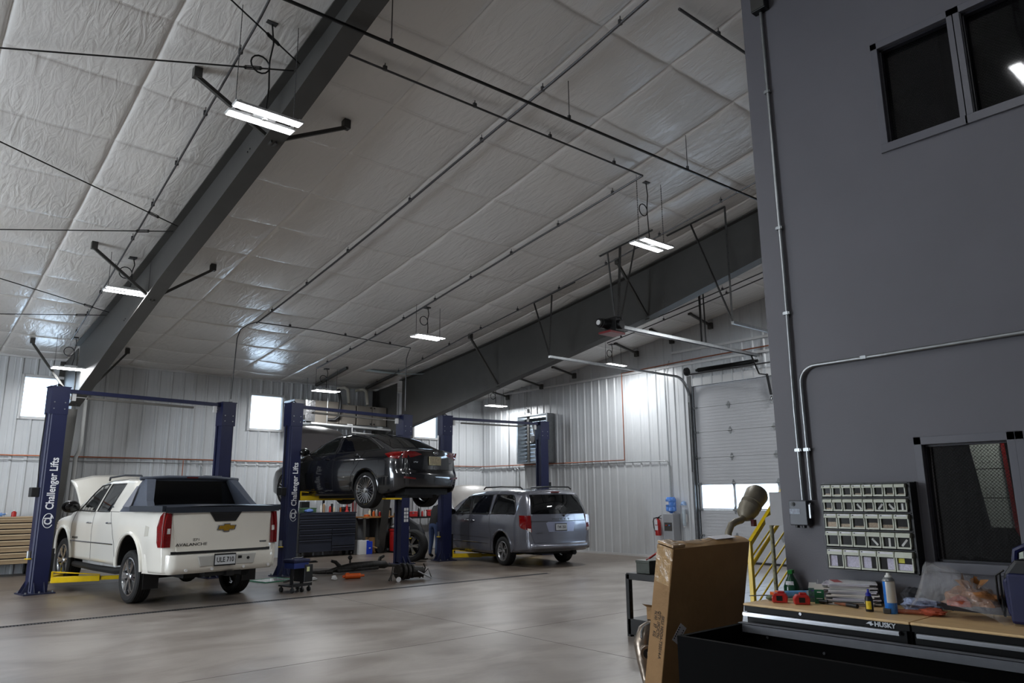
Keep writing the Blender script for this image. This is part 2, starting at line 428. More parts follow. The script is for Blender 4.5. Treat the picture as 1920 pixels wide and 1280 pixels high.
rafter(11.8,[(3,.85),(6.8,.95),(9.7,1.1),(13.8,1.2),(17.5,1.42),(18.8,1.5),(19.3,1.5)],'dark steel roof beam running behind the ceiling-hung door opener',(9.5,14.4,4.5),(-1,),18)
# short braces from the end wall up to the purlins
EB=thing('purlin_brace_row',None,None); EB['kind']='structure'; EB.name='trim_4'
for y in (8.6,10.8,12.05,13.3,15.8,17.3,19):
    mb=MB(); z=zr(y); mb.bar((15.05,y,z-.05),(16.02,y+.1,z-.18),.05,.05); mb.obox((15.05,y,z-.03),(.08,.08,.1)); mb.obox((16.03,y+.1,z-.2),(.08,.12,.16))
    part('purlin_brace',mb,M_steel,EB)
# ---------------------------------------------------------------- grey office block
GZ=zr(-2)+1.2
mb=MB()
lw=[(1.87,1.40),(1.325,.72)]; uw=[(1.85,1.40),(1.335,.72)]
zs=[0,1.215,1.915,3.912,4.62,GZ]
mb.box(XG,XG+.14,1.87,YG,0,GZ); mb.box(XG,XG+.14,YF,.72,0,GZ)
for z0,z1 in ((0,1.215),(1.915,3.912),(4.62,GZ)): mb.box(XG,XG+.14,.72,1.87,z0,z1)
for z0,z1 in ((1.215,1.915),(3.912,4.62)): mb.box(XG,XG+.14,1.325,1.40,z0,z1)
mb.box(XG+.14,XR,YG-.14,YG,0,GZ)
struct('wall_office',mb,M_grey)
mb=MB(); mb.box(XG+.14,XR,YF,YF+.1,0,GZ); mb.box(9,9.1,YF+.1,YG-.14,0,GZ); mb.box(XG+.14,9,YF+.1,YG-.14,3.0,3.2); struct('wall_office_inner',mb,mat('office_wall_dark_tone',(48,48,50),.8,noise=(2,.05)))  # darkness of the closed room is put into the wall colour
M_dkglass=mat('wired_dark_glass',(14,15,17),.04,alpha=.55,noise=(3,.1),spec=.6)
def wired():
    m=M_dkglass; nt=m.node_tree; L=nt.links; b=nt.nodes['Principled BSDF']
    tc=nt.nodes.new('ShaderNodeTexCoord'); mp=nt.nodes.new('ShaderNodeMapping'); mp.inputs['Rotation'].default_value=(PI/4,0,0); mp.inputs['Scale'].default_value=(0,70,70)
    L.new(tc.outputs['Object'],mp.inputs[0]); ck=nt.nodes.new('ShaderNodeTexBrick'); ck.offset=0
    ck.inputs['Scale'].default_value=1; ck.inputs['Mortar Size'].default_value=.06; ck.inputs['Brick Width'].default_value=1; ck.inputs['Row Height'].default_value=1
    sp=nt.nodes.new('ShaderNodeSeparateXYZ'); cb=nt.nodes.new('ShaderNodeCombineXYZ'); L.new(mp.outputs[0],sp.inputs[0]); L.new(sp.outputs[1],cb.inputs[0]); L.new(sp.outputs[2],cb.inputs[1]); L.new(cb.outputs[0],ck.inputs[0])
    mr=nt.nodes.new('ShaderNodeMapRange'); L.new(ck.outputs['Fac'],mr.inputs[0]); mr.inputs[3].default_value=.55; mr.inputs[4].default_value=.9; L.new(mr.outputs[0],b.inputs['Alpha'])
wired()
n=4
for (y1,y0),z0,z1 in [(lw[0],1.215,1.915),(lw[1],1.215,1.915),(uw[0],3.912,4.62),(uw[1],3.912,4.62)]:
    W=thing('window_%d'%n,None,None,(XG,(y0+y1)/2,z0)); W['kind']='structure'; n+=1
    mb=MB(); t=.045
    mb.box(XG-.012,XG+.03,y0-.037,y0+.006,z0-t,z1+t); mb.box(XG-.012,XG+.03,y1-.006,y1+.04,z0-t,z1+t)
    mb.box(XG-.012,XG+.03,y0-.037,y1+.04,z1-.004,z1+t); mb.box(XG-.018,XG+.03,y0-.037,y1+.045,z0-t-.01,z0+.004)
    part('window_frame',mb,M_greyt,W,world=True,bevel=.003)
    mb=MB(); g=.016
    mb.box(XG+.03,XG+.07,y0,y0+g,z0,z1); mb.box(XG+.03,XG+.07,y1-g,y1,z0,z1); mb.box(XG+.03,XG+.07,y0,y1,z0,z0+g); mb.box(XG+.03,XG+.07,y0,y1,z1-g,z1)
    part('glazing_bead',mb,mat('dark_glazing_bead',(44,44,50),.3,noise=(4,.05)),W,world=True)
    mb=MB(); mb.box(XG+.075,XG+.08,y0,y1,z0,z1); part('pane',mb,M_dkglass,W,world=True)
# ---------------------------------------------------------------- LED high-bay lights on chains
def arc(c,a,b,r,t0,t1,n=10):
    a,b=Vector(a),Vector(b); return [Vector(c)+a*math.cos(t0+(t1-t0)*i/n)*r+b*math.sin(t0+(t1-t0)*i/n)*r for i in range(n+1)]
LIGHTS=[((2.63,7.05,5.50),'large LED light nearest the lens, chained in front of the roof beam over the pickup'),
 ((2.87,13.40,5.06),'LED light second along the row beside the roof beam over the pickup'),
 ((2.95,18.35,4.42),'LED light hanging close to the wall above the pickup, beside the first small window'),
 ((9.05,7.15,5.55),'LED light with both strips showing, beside the ceiling-hung door opener'),
 ((8.82,13.2,5.03),'LED light in the middle of the ceiling, between the opener and the raised sedan'),
 ((9.12,18.6,4.48),'LED light right above the wall-mounted heater behind the raised sedan'),
 ((15.2,18.7,4.52),'LED light in the room corner above the minivan lift'),
 ((15.0,13.35,5.10),'LED light seen under the far roof beam, above the door track'),
 ((-3.2,7.0,5.5),None),((-3.2,13.2,5.0),None),((15.0,7.2,5.7),None),((1.0,1.80,6.03),None)]
LPOW=85
for i,((x,y,z),lb) in enumerate(LIGHTS):
    if lb is None: lb='LED light over the floor outside the view, '+{8:'nearest the first bracing rods',9:'facing the open side door',10:'behind the grey office wall',11:'overhead, mirrored in the upper office window'}[i]
    grp=None
    T=thing('high_bay_light',lb,'ceiling light',(x,y,z),0,grp)
    mb=MB(); mb.box(-.36,.36,-.17,-.04,0,.025); mb.box(-.36,.36,.04,.17,0,.025); mb.box(-.12,.12,-.05,.05,.01,.075); mb.box(-.33,-.30,-.17,.17,.02,.035); mb.box(.30,.33,-.17,.17,.02,.035)
    part('housing',mb,M_alw,T,bevel=.004)
    for s in (-1,1):
        mb=MB(); mb.box(-.345,.345,s*.105-.055,s*.105+.055,-.004,0); part('diffuser',mb,M_glow,T)
        l=bpy.data.lights.new('led_strip','AREA'); l.shape='RECTANGLE'; l.size=.68; l.size_y=.105; l.energy=LPOW/2*(.3 if i==11 else 1); l.color=(.97,.99,1)
        o=bpy.data.objects.new('led_strip',l); place(o,T); o.location=(0,s*.105,-.008)
    mb=MB(); mb.cyl((0,0,-.015),(0,0,.01),.03,12,.022); part('motion_sensor',mb,M_alw,T)
    top=zr(y)-z-.03
    for s in (-1,1):
        mb=MB(); mb.cyl((s*.31,0,.03),(s*.31,0,top),.004,5)
        zz=.05
        while zz<top-.05: mb.obox((s*.31,0,zz),(.014 if int(zz*50)%2 else .005,.005 if int(zz*50)%2 else .014,.022)); zz+=.04
        part('hanging_chain',mb,M_galvd,T)
    mb=MB(); P=[Vector((.05,.1,top)),Vector((.08,.1,top*.8)),Vector((.05,.1,top*.62))]+arc((-.05,.1,top*.55),(1,0,0),(0,0,1),.10,0,2*PI,14)+[Vector((.06,.1,top*.35)),Vector((.02,.05,.07))]
    mb.tube(P,.009,6); part('power_cord',mb,M_blk,T,smooth=True)
    mb=MB(); mb.box(-.02,.10,.05,.17,top-.02,top+.04); part('junction_box',mb,M_galvd,T)
# ---------------------------------------------------------------- ceiling conduits, rods, suspended pipe
def conduit(xs,label,off=.14,r=.014,m=None,clips=True,name='conduit',extra=None,cat='conduit'):
    P=[Vector((x,y,zr(y)-off)) for x,y in xs]
    Q=[]
    for a,b in zip(P[:-1],P[1:]):
        k=max(1,int((b-a).length/1.0))
        for j in range(k):
            t=a.lerp(b,j/k); Q.append(Vector((t.x,t.y,zr(t.y)-off)))
    Q.append(P[-1])
    if extra: Q+=[Vector(e) for e in extra]
    base=(Q[0].x,Q[0].y,Q[0].z)
    T=thing(name,label,cat,base)
    mb=MB(); mb.tube(Q,r,8); part('pipe',mb,m or M_galvd,T,world=True,smooth=True)
    if clips:
        L=0
        for a,b in zip(P[:-1],P[1:]):
            k=max(1,int((b-a).length/1.25))
            for j in range(k):
                t=a.lerp(b,(j+.5)/k); z=zr(t.y)-off
                mb=MB(); mb.obox((t.x,t.y,z+.02),(.045,.03,.06)); mb.box(t.x-.004,t.x+.004,t.y-.004,t.y+.004,z,z+off-.02)
                part('pipe_clamp',mb,M_galvd,T,world=True)
    return T
conduit([(5.95,2.9),(5.95,5.7),(5.90,8.2),(5.90,10.6),(5.90,15.5)],'long steel conduit crossing the ceiling to the elbow above the white pickup',.12,.018)
conduit([(8.74,7.02),(8.62,9.5),(8.60,12.0),(8.72,18.4)],'steel conduit feeding the two hanging lights in the middle of the ceiling',.12,.018)
conduit([(10.7,4.9),(10.69,6.2),(10.68,10.3),(10.68,14.4),(11.1,19.9)],'steel conduit running between the hanging lights and the far roof beam',.12)
conduit([(2.35,4.8),(2.5,7.0),(2.70,13.2),(2.9,18.3)],'steel conduit alongside the roof beam over the pickup',.12)
conduit([(3.35,7.03),(8.74,7.02)],'steel conduit crossing the ceiling parallel to the thin black rail',.12)
conduit([(6.38,4.48),(9.5,4.48)],'dark conduit at the top of the ceiling beside the grey office wall',.12,.018)
conduit([(5.9,15.5),(7.4,15.47),(10.0,15.75)],'thin conduit across the ceiling between the two lifts',.10,.012,extra=[(10.15,16.1,zr(16.1)-.13),(10.18,16.23,zr(16.2)-.25),(10.18,16.23,3.80)])
conduit([(5.9,15.5)],'conduit drop bending off the ceiling down to the pickup lift',.10,.012,clips=False,extra=[(5.8,15.7,zr(15.7)-.10),(5.74,16.0,zr(16)-.14),(5.74,16.17,zr(16.1)-.3),(5.74,16.3,3.76)])
conduit([(14.3,4.5),(14.3,8.4),(14.25,12.1),(14.2,13.5)],'upper of two parallel conduits seen under the far roof beam',.12)
conduit([(14.6,4.5),(14.6,8.5),(14.6,12.2),(14.6,13.2)],'lower of two parallel conduits seen under the far roof beam',.12)
# thin suspended black rail
T=thing('suspended_black_rail','thin black rail hung on rods under the ceiling, crossing above the middle of the shop','rail',(7.3,6.4,6.3))
mb=MB(); mb.bar((-7.5,6.4,6.33),(11.75,6.0,6.33),.022,.028); part('rail_bar',mb,M_blkm,T,world=True)
for x,y in ((6.2,6.12),(8.61,6.07),(1.0,6.22),(3.6,6.17)):
    mb=MB(); mb.cyl((x,y,6.34),(x,y,zr(y)-.02),.006,6); mb.obox((x,y,6.36),(.03,.03,.07)); part('hanger_rod',mb,M_galvd,T,world=True)
# cross-bracing rods in the end bay
def rod(p,q,label):
    T=thing('bracing_rod',label,'rod',tuple(q))
    mb=MB(); mb.cyl(p,q,.009,6); part('rod_bar',mb,M_blkm,T,world=True)
    d=(Vector(p)-Vector(q)).normalized(); c=Vector(q)+d*.45
    mb=MB(); 
    for s in (-.02,.02): mb.bar(c+Vector((0,0,s))-d*.09,c+Vector((0,0,s))+d*.09,.008,.008)
    mb.cyl(c-d*.10,c-d*.07,.014,6); mb.cyl(c+d*.07,c+d*.10,.014,6)
    part('turnbuckle',mb,M_blkm,T,world=True)
Z=lambda y,o=.16: zr(y)-o
rod((-4.6,11.1,Z(11.1)),(3.12,7.55,Z(7.5)),'topmost bracing rod reaching the beam above the largest light')
rod((-4.4,3.6,Z(3.6)),(3.12,7.4,Z(7.4)),'bracing rod coming down from the top edge beside the largest light')
rod((-4.6,8.1,Z(8.1)),(3.12,11.75,Z(11.7)),'bracing rod slanting down to the beam between the first two lights')
rod((-4.6,16.0,Z(16.0)),(3.12,11.95,Z(11.9)),'nearly level bracing rod meeting the beam between the first two lights')
rod((-4.6,12.2,Z(12.2)),(3.12,16.0,Z(16.0)),'bracing rod slanting down to the beam beyond the second light')
rod((-4.6,19.8,Z(19.8)),(3.12,16.2,Z(16.2)),'nearly level bracing rod meeting the beam beyond the second light')
# loose flap of lining with daylight coloured film near the far beam
mb=MB(); rows=[[(10.2+1.8*u,18.2-.5*u+.28*v*(1-.3*u),zr(18)-.06-.05*math.sin(PI*u)) for v in (0,.5,1)] for u in np.linspace(0,1,12)]
mb.grid(rows); solo('torn_lining_strip',mb,mat('pale_blue_film',(206,226,232),.3,noise=(3,.03)),'pale blue strip where the roof lining has torn, next to the far beam','strip',smooth=True)
# ---------------------------------------------------------------- conduits on the grey office wall
def wallpipe(name,pts,label,clips,r=.013,m=None,cat='conduit',ax='x',bend=0):
    T=thing(name,label,cat,tuple(pts[0]))
    mb=MB(); mb.tube(pts,r,10); part('pipe',mb,m or M_galv,T,world=True,smooth=True)
    for c in clips:
        mb=MB()
        if ax=='x': mb.obox((c[0]+.004,c[1],c[2]),(.03,.05,.018)); mb.obox((c[0]-.012,c[1],c[2]),(.01,.034,.022))
        elif ax=='y': mb.obox((c[0],c[1]+.004,c[2]),(.05,.03,.018))
        part('pipe_strap',mb,m or M_galv,T,world=True)
    return T
gx=XG-.02
wallpipe('conduit',[(gx,2.665,1.58),(gx,2.67,2.2),(gx,2.66,3.2),(gx,2.665,5.35)],'tall straight steel conduit on the grey office wall',[(gx,2.667,z) for z in (1.92,2.9,3.55,4.66)])
wallpipe('conduit',[(gx,2.60,1.58),(gx,2.605,2.36)]+arc((gx,2.49,2.38),(0,1,0),(0,0,1),.115,.2,PI/2,8)+[(gx,2.2,2.497),(gx,1.2,2.51),(gx,-.5,2.53)],'steel conduit that bends level across the grey office wall',[(gx,2.602,1.92),(gx,2.15,2.499),(gx,1.0,2.513)])
T=thing('junction_box','dark junction box at the top of the tall conduit on the grey wall','electrical box',(XG,2.66,5.35))
mb=MB(); mb.box(XG-.07,XG,2.60,2.72,5.35,5.47); part('box_body',mb,M_blkm,T,world=True,bevel=.004); mb=MB(); mb.box(XG-.078,XG-.07,2.605,2.715,5.355,5.465); part('cover_plate',mb,M_steel,T,world=True)
T=thing('disconnect_switch','grey electrical disconnect box under two conduits on the office wall','electrical box',(XG,2.68,1.41))
mdis=mat('dark_grey_enclosure',(70,72,76),.4,.2,noise=(9,.06))
mb=MB(); mb.box(XG-.075,XG-.004,2.615,2.745,1.412,1.577); part('enclosure',mb,mdis,T,world=True,bevel=.006)
mb=MB(); mb.cyl((XG-.082,2.712,1.553),(XG-.075,2.712,1.553),.014,16); mb.cyl((XG-.088,2.712,1.553),(XG-.08,2.712,1.553),.008,12); part('rotary_knob',mb,M_blk,T,world=True)
mb=MB(); mb.box(XG-.077,XG-.075,2.665,2.74,1.487,1.522); part('rating_sticker',mb,mat('pale_sticker',(150,158,172),.5,noise=(60,.3)),T,world=True)
mb=MB(); mb.box(XG-.06,XG-.03,2.598,2.612,1.46,1.55); mb.box(XG-.05,XG-.04,2.60,2.62,1.545,1.56); part('switch_lever',mb,M_galv,T,world=True)
mb=MB(); mb.cyl((XG-.04,2.71,1.395),(XG-.04,2.71,1.412),.014,10); mb.cyl((XG-.04,2.66,1.395),(XG-.04,2.66,1.412),.014,10); part('knockout_plugs',mb,M_blk,T,world=True)
# things seen behind the office glass
T=thing('pegboard','pale perforated board behind the lower office window','board',(XG+.5,1.45,1.3))
mb=MB()
for a,b in ((1.413,1.585),(1.59,1.76),(1.765,1.93)):
    l=lambda z: 1.640+(z-1.41)*.125; r=lambda z: 1.515+(z-1.41)*.03
    mb.prism([(r(a),a),(l(a),a),(l(b),b),(r(b),b)],XG+.30,XG+.31,'x')
def dots(name,base,dot,sc):
    m=mat(name,base,.6,noise=(3,.05)); nt=m.node_tree; L=nt.links; b=nt.nodes['Principled BSDF']
    tc=nt.nodes.new('ShaderNodeTexCoord'); v=nt.nodes.new('ShaderNodeTexVoronoi'); v.inputs['Scale'].default_value=sc; v.inputs['Randomness'].default_value=0; L.new(tc.outputs['Object'],v.inputs[0])
    r=nt.nodes.new('ShaderNodeValToRGB'); L.new(v.outputs[0],r.inputs[0]); r.color_ramp.interpolation='CONSTANT'
    r.color_ramp.elements[0].color=(*lin([q/255 for q in dot]),1); r.color_ramp.elements[1].position=.22; r.color_ramp.elements[1].color=(*lin([q/255 for q in base]),1); L.new(r.outputs[0],b.inputs['Base Color']); return m
part('perforated_panel',mb,dots('perforated_board',(225,238,232),(90,95,95),26),T,world=True)
mb=MB(); mb.prism([(1.49,1.36),(1.512,1.40),(1.53,1.93),(1.512,1.93)],XG+.29,XG+.30,'x'); part('red_edge_strip',mb,M_red,T,world=True)
lp=area('pegboard_fill_light',(XG+.16,1.35,2.5),(XG+.30,1.58,1.65),.15,.15,34,(1,.97,.9))  # added fill light to brighten the pegboard, no lamp known here
mb=MB(); mb.box(XG+.073,XG+.0745,1.405,1.455,1.222,1.31); solo('paper_note',mb,mat('paper_note',(196,204,190),.7,noise=(30,.08)),'small pale paper note stuck low on the office window','note')
# ---------------------------------------------------------------- sectional overhead door
T=thing('door_1',None,None,(XR,9.48,0)); T['kind']='structure'
M_door=mat('white_door_panel',(176,178,182),.45,noise=(2,.03))
zj=[0,.62,1.25,1.90,2.55,3.20,3.84,4.40]; y0,y1=7.34,11.62
for k,(a,b) in enumerate(zip(zj[:-1],zj[1:])):
    mb=MB()
    if k==2:   # glazed section
        mb.box(XR+.03,XR+.08,y0,y1,a+.002,a+.035); mb.box(XR+.03,XR+.08,y0,y1,b-.035,b-.002)
        for yy in (y0,y0+.02,8.15,9.36,10.57,y1-.06): mb.box(XR+.03,XR+.08,yy,yy+.05,a,b)
        part('door_rail',mb,M_door,T,world=True)
        for ya,yb in ((y0+.07,8.15),(8.2,9.36),(9.41,10.57),(10.62,y1-.06)):
            mb=MB(); mb.box(XR+.05,XR+.056,ya,yb,a+.035,b-.035); part('pane',mb,M_wglass,T,world=True)
    else:
        mb.box(XR+.035,XR+.08,y0,y1,a+.003,b-.003); mb.box(XR+.06,XR+.08,y0,y1,a-.01 if k else a,b+.01 if k!=1 else b)
        for j in range(1,8):
            zz=a+(b-a)*j/8; mb.box(XR+.031,XR+.036,y0,y1,zz-.004,zz+.004)
        part('door_section',mb,M_door,T,world=True)
for zz in zj[1:-1]:
    for yy in (8.18,9.39,10.60):
        mb=MB(); mb.prism([(yy-.05,zz-.02),(yy+.05,zz-.02),(yy+.015,zz+.09),(yy-.015,zz+.09)],XR+.022,XR+.03,'x'); mb.prism([(yy-.05,zz+.02),(yy+.05,zz+.02),(yy+.015,zz-.09),(yy-.015,zz-.09)],XR+.024,XR+.031,'x'); mb.cyl((XR+.018,yy-.06,zz),(XR+.018,yy+.06,zz),.012,8)
        part('hinge',mb,M_galv,T,world=True,smooth=True)
    for yy in (y0+.03,y1-.03):
        mb=MB(); mb.obox((XR+.02,yy,zz),(.03,.1,.05)); mb.cyl((XR+.0,yy,zz),(XR+.0,yy+.08*(1 if yy>9 else -1),zz),.02,10); part('roller',mb,M_galv,T,world=True)
mb=MB(); mb.box(XR-.03,XR+.02,y1+.02,y1+.16,0,4.7); mb.box(XR-.03,XR+.02,y0-.16,y0-.02,0,4.7); part('door_jamb',mb,mat('dark_door_frame',(66,68,72),.4,noise=(3,.05)),T,world=True)
mb=MB(); mb.box(XR-.02,XR+.02,y0-.16,y1+.16,4.42,4.62); part('door_header',mb,M_alw,T,world=True)
mb=MB(); mb.box(XR+.0,XR+.09,y0,y1,0,.05); part('bottom_seal',mb,M_blk,T,world=True)
mb=MB(); mb.cyl((XR-.12,y0-.2,4.72),(XR-.12,y1+.05,4.72),.018,10); part('torsion_shaft',mb,M_galvd,T,world=True)
mb=MB(); P=[]
for i in range(420):
    t=i/420; P.append((XR-.12+.05*math.cos(i*.9),9.7+1.65*t,4.80+.05*math.sin(i*.9)))
mb.tube(P,.009,5); part('torsion_spring',mb,M_blkm,T,world=True,smooth=True)
mb=MB(); mb.cyl((XR-.12,9.6,4.80),(XR-.12,11.4,4.80),.035,12); part('spring_core',mb,M_blkm,T,world=True)
for yy in (y1+.06,y0-.10):
    mb=MB(); mb.cyl((XR-.14,yy-.03,4.80),(XR-.14,yy+.03,4.80),.11,20); part('cable_drum',mb,M_blkm,T,world=True,smooth=True)
for yy,xe in ((y1+.08,11.03),(y0-.08,11.37)):
    mb=MB(); zt=4.64; P=[(XR-.06,yy,.1),(XR-.06,yy,4.0)]+[(XR-.06-.55*(1-math.cos(t)),yy,4.09+.55*math.sin(t)) for t in np.linspace(.15,PI/2,8)]+[(xe,yy,zt)]
    for a,b in zip(P[:-1],P[1:]): mb.bar(a,b,.055,.05)
    part('door_track',mb,M_galv,T,world=True)
mb=MB(); mb.bar((XR-.08,y1+.1,2.2),(XR-.08,y1+.1,4.0),.03,.03); part('track_bracket',mb,M_galvd,T,world=True)
# opener
T=thing('door_opener','black electric garage door opener motor hung from the ceiling on perforated angle','door opener',(10.85,9.6,4.75))
mb=MB(); mb.box(10.55,10.98,9.44,9.76,4.74,4.78); part('base_tray',mb,mat('dark_red_tray',(110,30,34),.4,noise=(9,.1)),T,world=True)
mb=MB(); mb.cyl((10.5,9.66,4.95),(10.78,9.66,4.95),.10,18); mb.cyl((10.46,9.66,4.95),(10.5,9.66,4.95),.085,18); part('motor',mb,M_blkm,T,world=True,smooth=True,bevel=.006)
mb=MB(); mb.box(10.72,10.98,9.45,9.75,4.79,5.08); mb.cyl((10.85,9.40,4.93),(10.85,9.47,4.93),.09,16); part('gear_housing',mb,M_blkm,T,world=True,bevel=.01)
mb=MB(); mb.cyl((10.44,9.66,4.95),(10.46,9.66,4.95),.05,14); part('motor_label',mb,M_alw,T,world=True)
mb=MB(); mb.box(10.95,XR-.1,9.555,9.575,4.90,4.96); mb.box(10.95,XR-.1,9.625,9.645,4.90,4.96); mb.box(10.95,XR-.1,9.555,9.645,4.955,4.965); part('drive_rail',mb,M_galv,T,world=True)
mb=MB(); mb.cyl((10.95,9.6,4.92),(XR-.1,9.6,4.92),.008,6); part('drive_chain',mb,M_blkm,T,world=True)
mb=MB(); mb.tube([(10.8,9.5,5.05),(10.85,9.4,5.12),(10.9,9.42,4.98),(10.95,9.5,4.85)],.008,6); part('motor_cable',mb,M_galvd,T,world=True)
def pang(nm,p,q,T,w=.035):
    mb=MB(); p,q=Vector(p),Vector(q); mb.bar(p,q,w,.004); mb.bar(p+Vector((w/2,0,0)),q+Vector((w/2,0,0)),.004,w); part(nm,mb,mperf,T,world=True)
def perf():
    m=mat('perforated_angle_iron',(66,66,66),.5,.5,noise=(5,.1)); nt=m.node_tree; L=nt.links; b=nt.nodes['Principled BSDF']
    tc=nt.nodes.new('ShaderNodeTexCoord'); v=nt.nodes.new('ShaderNodeTexVoronoi'); v.inputs['Scale'].default_value=34; v.inputs['Randomness'].default_value=0; L.new(tc.outputs['Object'],v.inputs[0])
    r=nt.nodes.new('ShaderNodeMapRange'); r.inputs[1].default_value=.2; r.inputs[2].default_value=.25; L.new(v.outputs[0],r.inputs[0]); 
    mx=nt.nodes.new('ShaderNodeMix'); mx.data_type='RGBA'; L.new(r.outputs[0],mx.inputs[0]); mx.inputs[6].default_value=(.01,.01,.01,1); mx.inputs[7].default_value=(*lin((.30,.30,.30)),1); L.new(mx.outputs[2],b.inputs['Base Color']); return m
mperf=perf()
pang('ceiling_angle',(10.36,9.50,zr(9.5)-.06),(10.46,8.24,zr(8.24)-.06),T)
pang('hanger_angle',(10.58,9.35,5.05),(10.38,9.3,zr(9.3)-.06),T,.03); pang('hanger_angle',(10.86,9.5,5.05),(10.42,9.0,zr(9.0)-.06),T,.05); pang('brace_angle',(10.88,9.45,5.05),(10.43,8.6,zr(8.6)-.06),T,.03)
for (x,y,z),c0,c1,v,lb in (((11.03,11.7,4.66),(10.81,11.95),(10.83,10.66),(10.86,11.40),'perforated angle hanger carrying the door track below the far beam'),((11.37,7.26,4.66),(10.93,8.28),(11.02,7.03),(10.96,7.75),'perforated angle hanger of the door track beside the grey office wall')):
    T=thing('track_hanger',lb,'hanger',(x,y,z))
    pang('ceiling_angle',(c0[0],c0[1],zr(c0[1])-.05),(c1[0],c1[1],zr(c1[1])-.05),T)
    pang('hanger_angle',(x,y,z),(v[0],v[1],zr(v[1])-.06),T); e=c0 if c0[1]>10 else c1; pang('brace_angle',(x,y,z),(e[0],e[1],zr(e[1])-.06),T)
for k,(x,y) in enumerate(((13.7,9.56),(13.97,9.64))):
    T=thing('rail_hanger',('wider','narrower')[k]+' of two dark hangers dropping from the ceiling to the opener rail','hanger',(x,y,4.97)); pang('hanger_angle',(x,y,4.97),(x,y,zr(y)-.04),T,.05-.02*k)
# chain hoist box and pull handle by the door
T=thing('operator_arm','black jointed arm of the door opener in front of the overhead door','arm',(XR-.2,9.55,4.0))
mb=MB(); mb.bar((XR-.35,9.62,4.9),(XR-.10,9.60,4.48),.025,.03); mb.bar((XR-.10,9.60,4.48),(XR-.06,9.42,4.44),.03,.03); mb.bar((XR-.06,9.42,4.46),(XR-.04,9.36,3.95),.03,.07); part('arm_bar',mb,M_blkm,T,world=True)
mb=MB(); mb.ball((XR-.05,9.35,3.86),.04,8,(.8,.9,1.5)); part('arm_bracket',mb,M_chrome,T,world=True,smooth=True)
# ---------------------------------------------------------------- pipes along the walls
yb=YB-.05
wallpipe('copper_pipe',[(XL+.1,yb,2.645),(3.0,yb,2.645),(9,yb,2.64),(XR-.08,yb,2.64),(XR-.06,yb-.1,2.64),(XR-.06,17,2.61),(XR-.06,14.02,2.60),(XR-.06,14.01,5.07),(XR-.07,11.2,5.13),(XR-.07,9,5.14),(XR-.07,5,5.16)],'copper pipe along both liner walls, stepping up before the overhead door',[],.016,M_cop,'pipe')
for x in (6.11,): 
    mb=MB(); mb.tube([(x,yb,2.62),(x,yb,2.1)],.012,8); solo('copper_drop',mb,M_cop,'short copper pipe dropping from the long run behind the pickup','pipe')
def elec(pts,label):
    return wallpipe('conduit',pts,label,[],.011,M_galv)
yc=YB-.045
elec([(XL+.1,yc,2.54),(3.0,yc,2.54),(XR-.07,yc,2.54),(XR-.045,yc-.06,2.54),(XR-.045,17,2.55),(XR-.045,12.55,2.52),(XR-.045,12.50,2.48),(XR-.045,12.48,2.3),(XR-.045,12.48,1.2)],'thin steel conduit below the copper pipe, turning down beside the extinguisher')
for k,(x,lb) in enumerate(((1.2,'behind the first lift post'),(6.6,'behind the pickup lift'),(13.25,'next to the window above the minivan hood'),(13.45,'closest to the window above the minivan hood'))):
    elec([(x-.12,yc,2.54),(x-.04,yc,2.50),(x,yc,2.42),(x,yc,1.25)],'thin conduit drop on the back wall '+lb)
for k,(y,lb) in enumerate(((18.75,'just before the wall fan'),(18.6,'directly beside the wall fan'))):
    elec([(XR-.045,y+.12,2.55),(XR-.045,y+.04,2.51),(XR-.045,y,2.42),(XR-.045,y,1.25)],'thin conduit drop on the fan wall '+lb)
elec([(XR-.05,12.46,1.25),(XR-.05,12.47,4.9),(XR-.05,12.3,5.2)],'tall conduit on the wall beside the overhead door frame')
elec([(XR-.05,19.1,2.55),(XR-.05,19.1,4.9)],'thin vertical conduit between the room corner and the wall fan')
elec([(XR-.05,18.17,4.42),(XR-.05,18.15,5.1),(XR-.3,18.15,5.14)],'short conduit dropping to the thermostat above the wall fan')
T=thing('thermostat_box','small white control box above the wall fan','control box',(XR-.05,18.17,4.36)); mb=MB(); mb.box(XR-.09,XR-.03,18.11,18.23,4.32,4.42); part('box_body',mb,M_alw,T,world=True,bevel=.004); mb=MB(); mb.cyl((XR-.1,18.17,4.37),(XR-.09,18.17,4.37),.02,10); part('dial',mb,M_blk,T,world=True)
mb=MB(); P=[(3.62,YB-.5,4.45),(3.62,YB-.52,2.9),(3.6,YB-.5,2.75),(3.56,YB-.4,2.6),(3.54,YB-.4,.3)]; mb.tube(P,.045,10); solo('white_drain_pipe',mb,mat('white_plastic_pipe',(214,216,216),.4,noise=(4,.03)),'white plastic pipe running down beside the first dark column','pipe',smooth=True)
# ---------------------------------------------------------------- wall fan
T=thing('exhaust_fan','square galvanised wall fan box behind the minivan lift','fan',(XR,17.64,2.66))
f0,f1,g0,g1=16.92,18.36,2.66,4.16
mb=MB(); x0,x1=XR-.32,XR+.12
mb.box(x0,x1,f0-.02,f0+.01,g0,g1); mb.box(x0,x1,f1-.01,f1+.02,g0,g1); mb.box(x0,x1,f0,f1,g0-.02,g0+.01); mb.box(x0,x1,f0,f1,g1-.01,g1+.02); mb.box(x0-.005,x0,f0-.02,f0+.04,g0,g1); mb.box(x0-.005,x0,f1-.04,f1+.02,g0,g1)
part('housing',mb,M_galv,T,world=True)
for k in range(12):
    z=g0+.06+k*.122; mb=MB(); mb.obox((XR+.08,17.64,z),(.02,1.42,.125),Matrix.Rotation(.35,3,'Y')); part('louver',mb,mat('aluminium_louvre',(150,158,166),.3,.7,noise=(8,.06)),T,world=True)
mb=MB(); mb.box(XR-.2,XR-.16,17.9,18.0,g0,g1); part('motor_post',mb,M_steel,T,world=True)
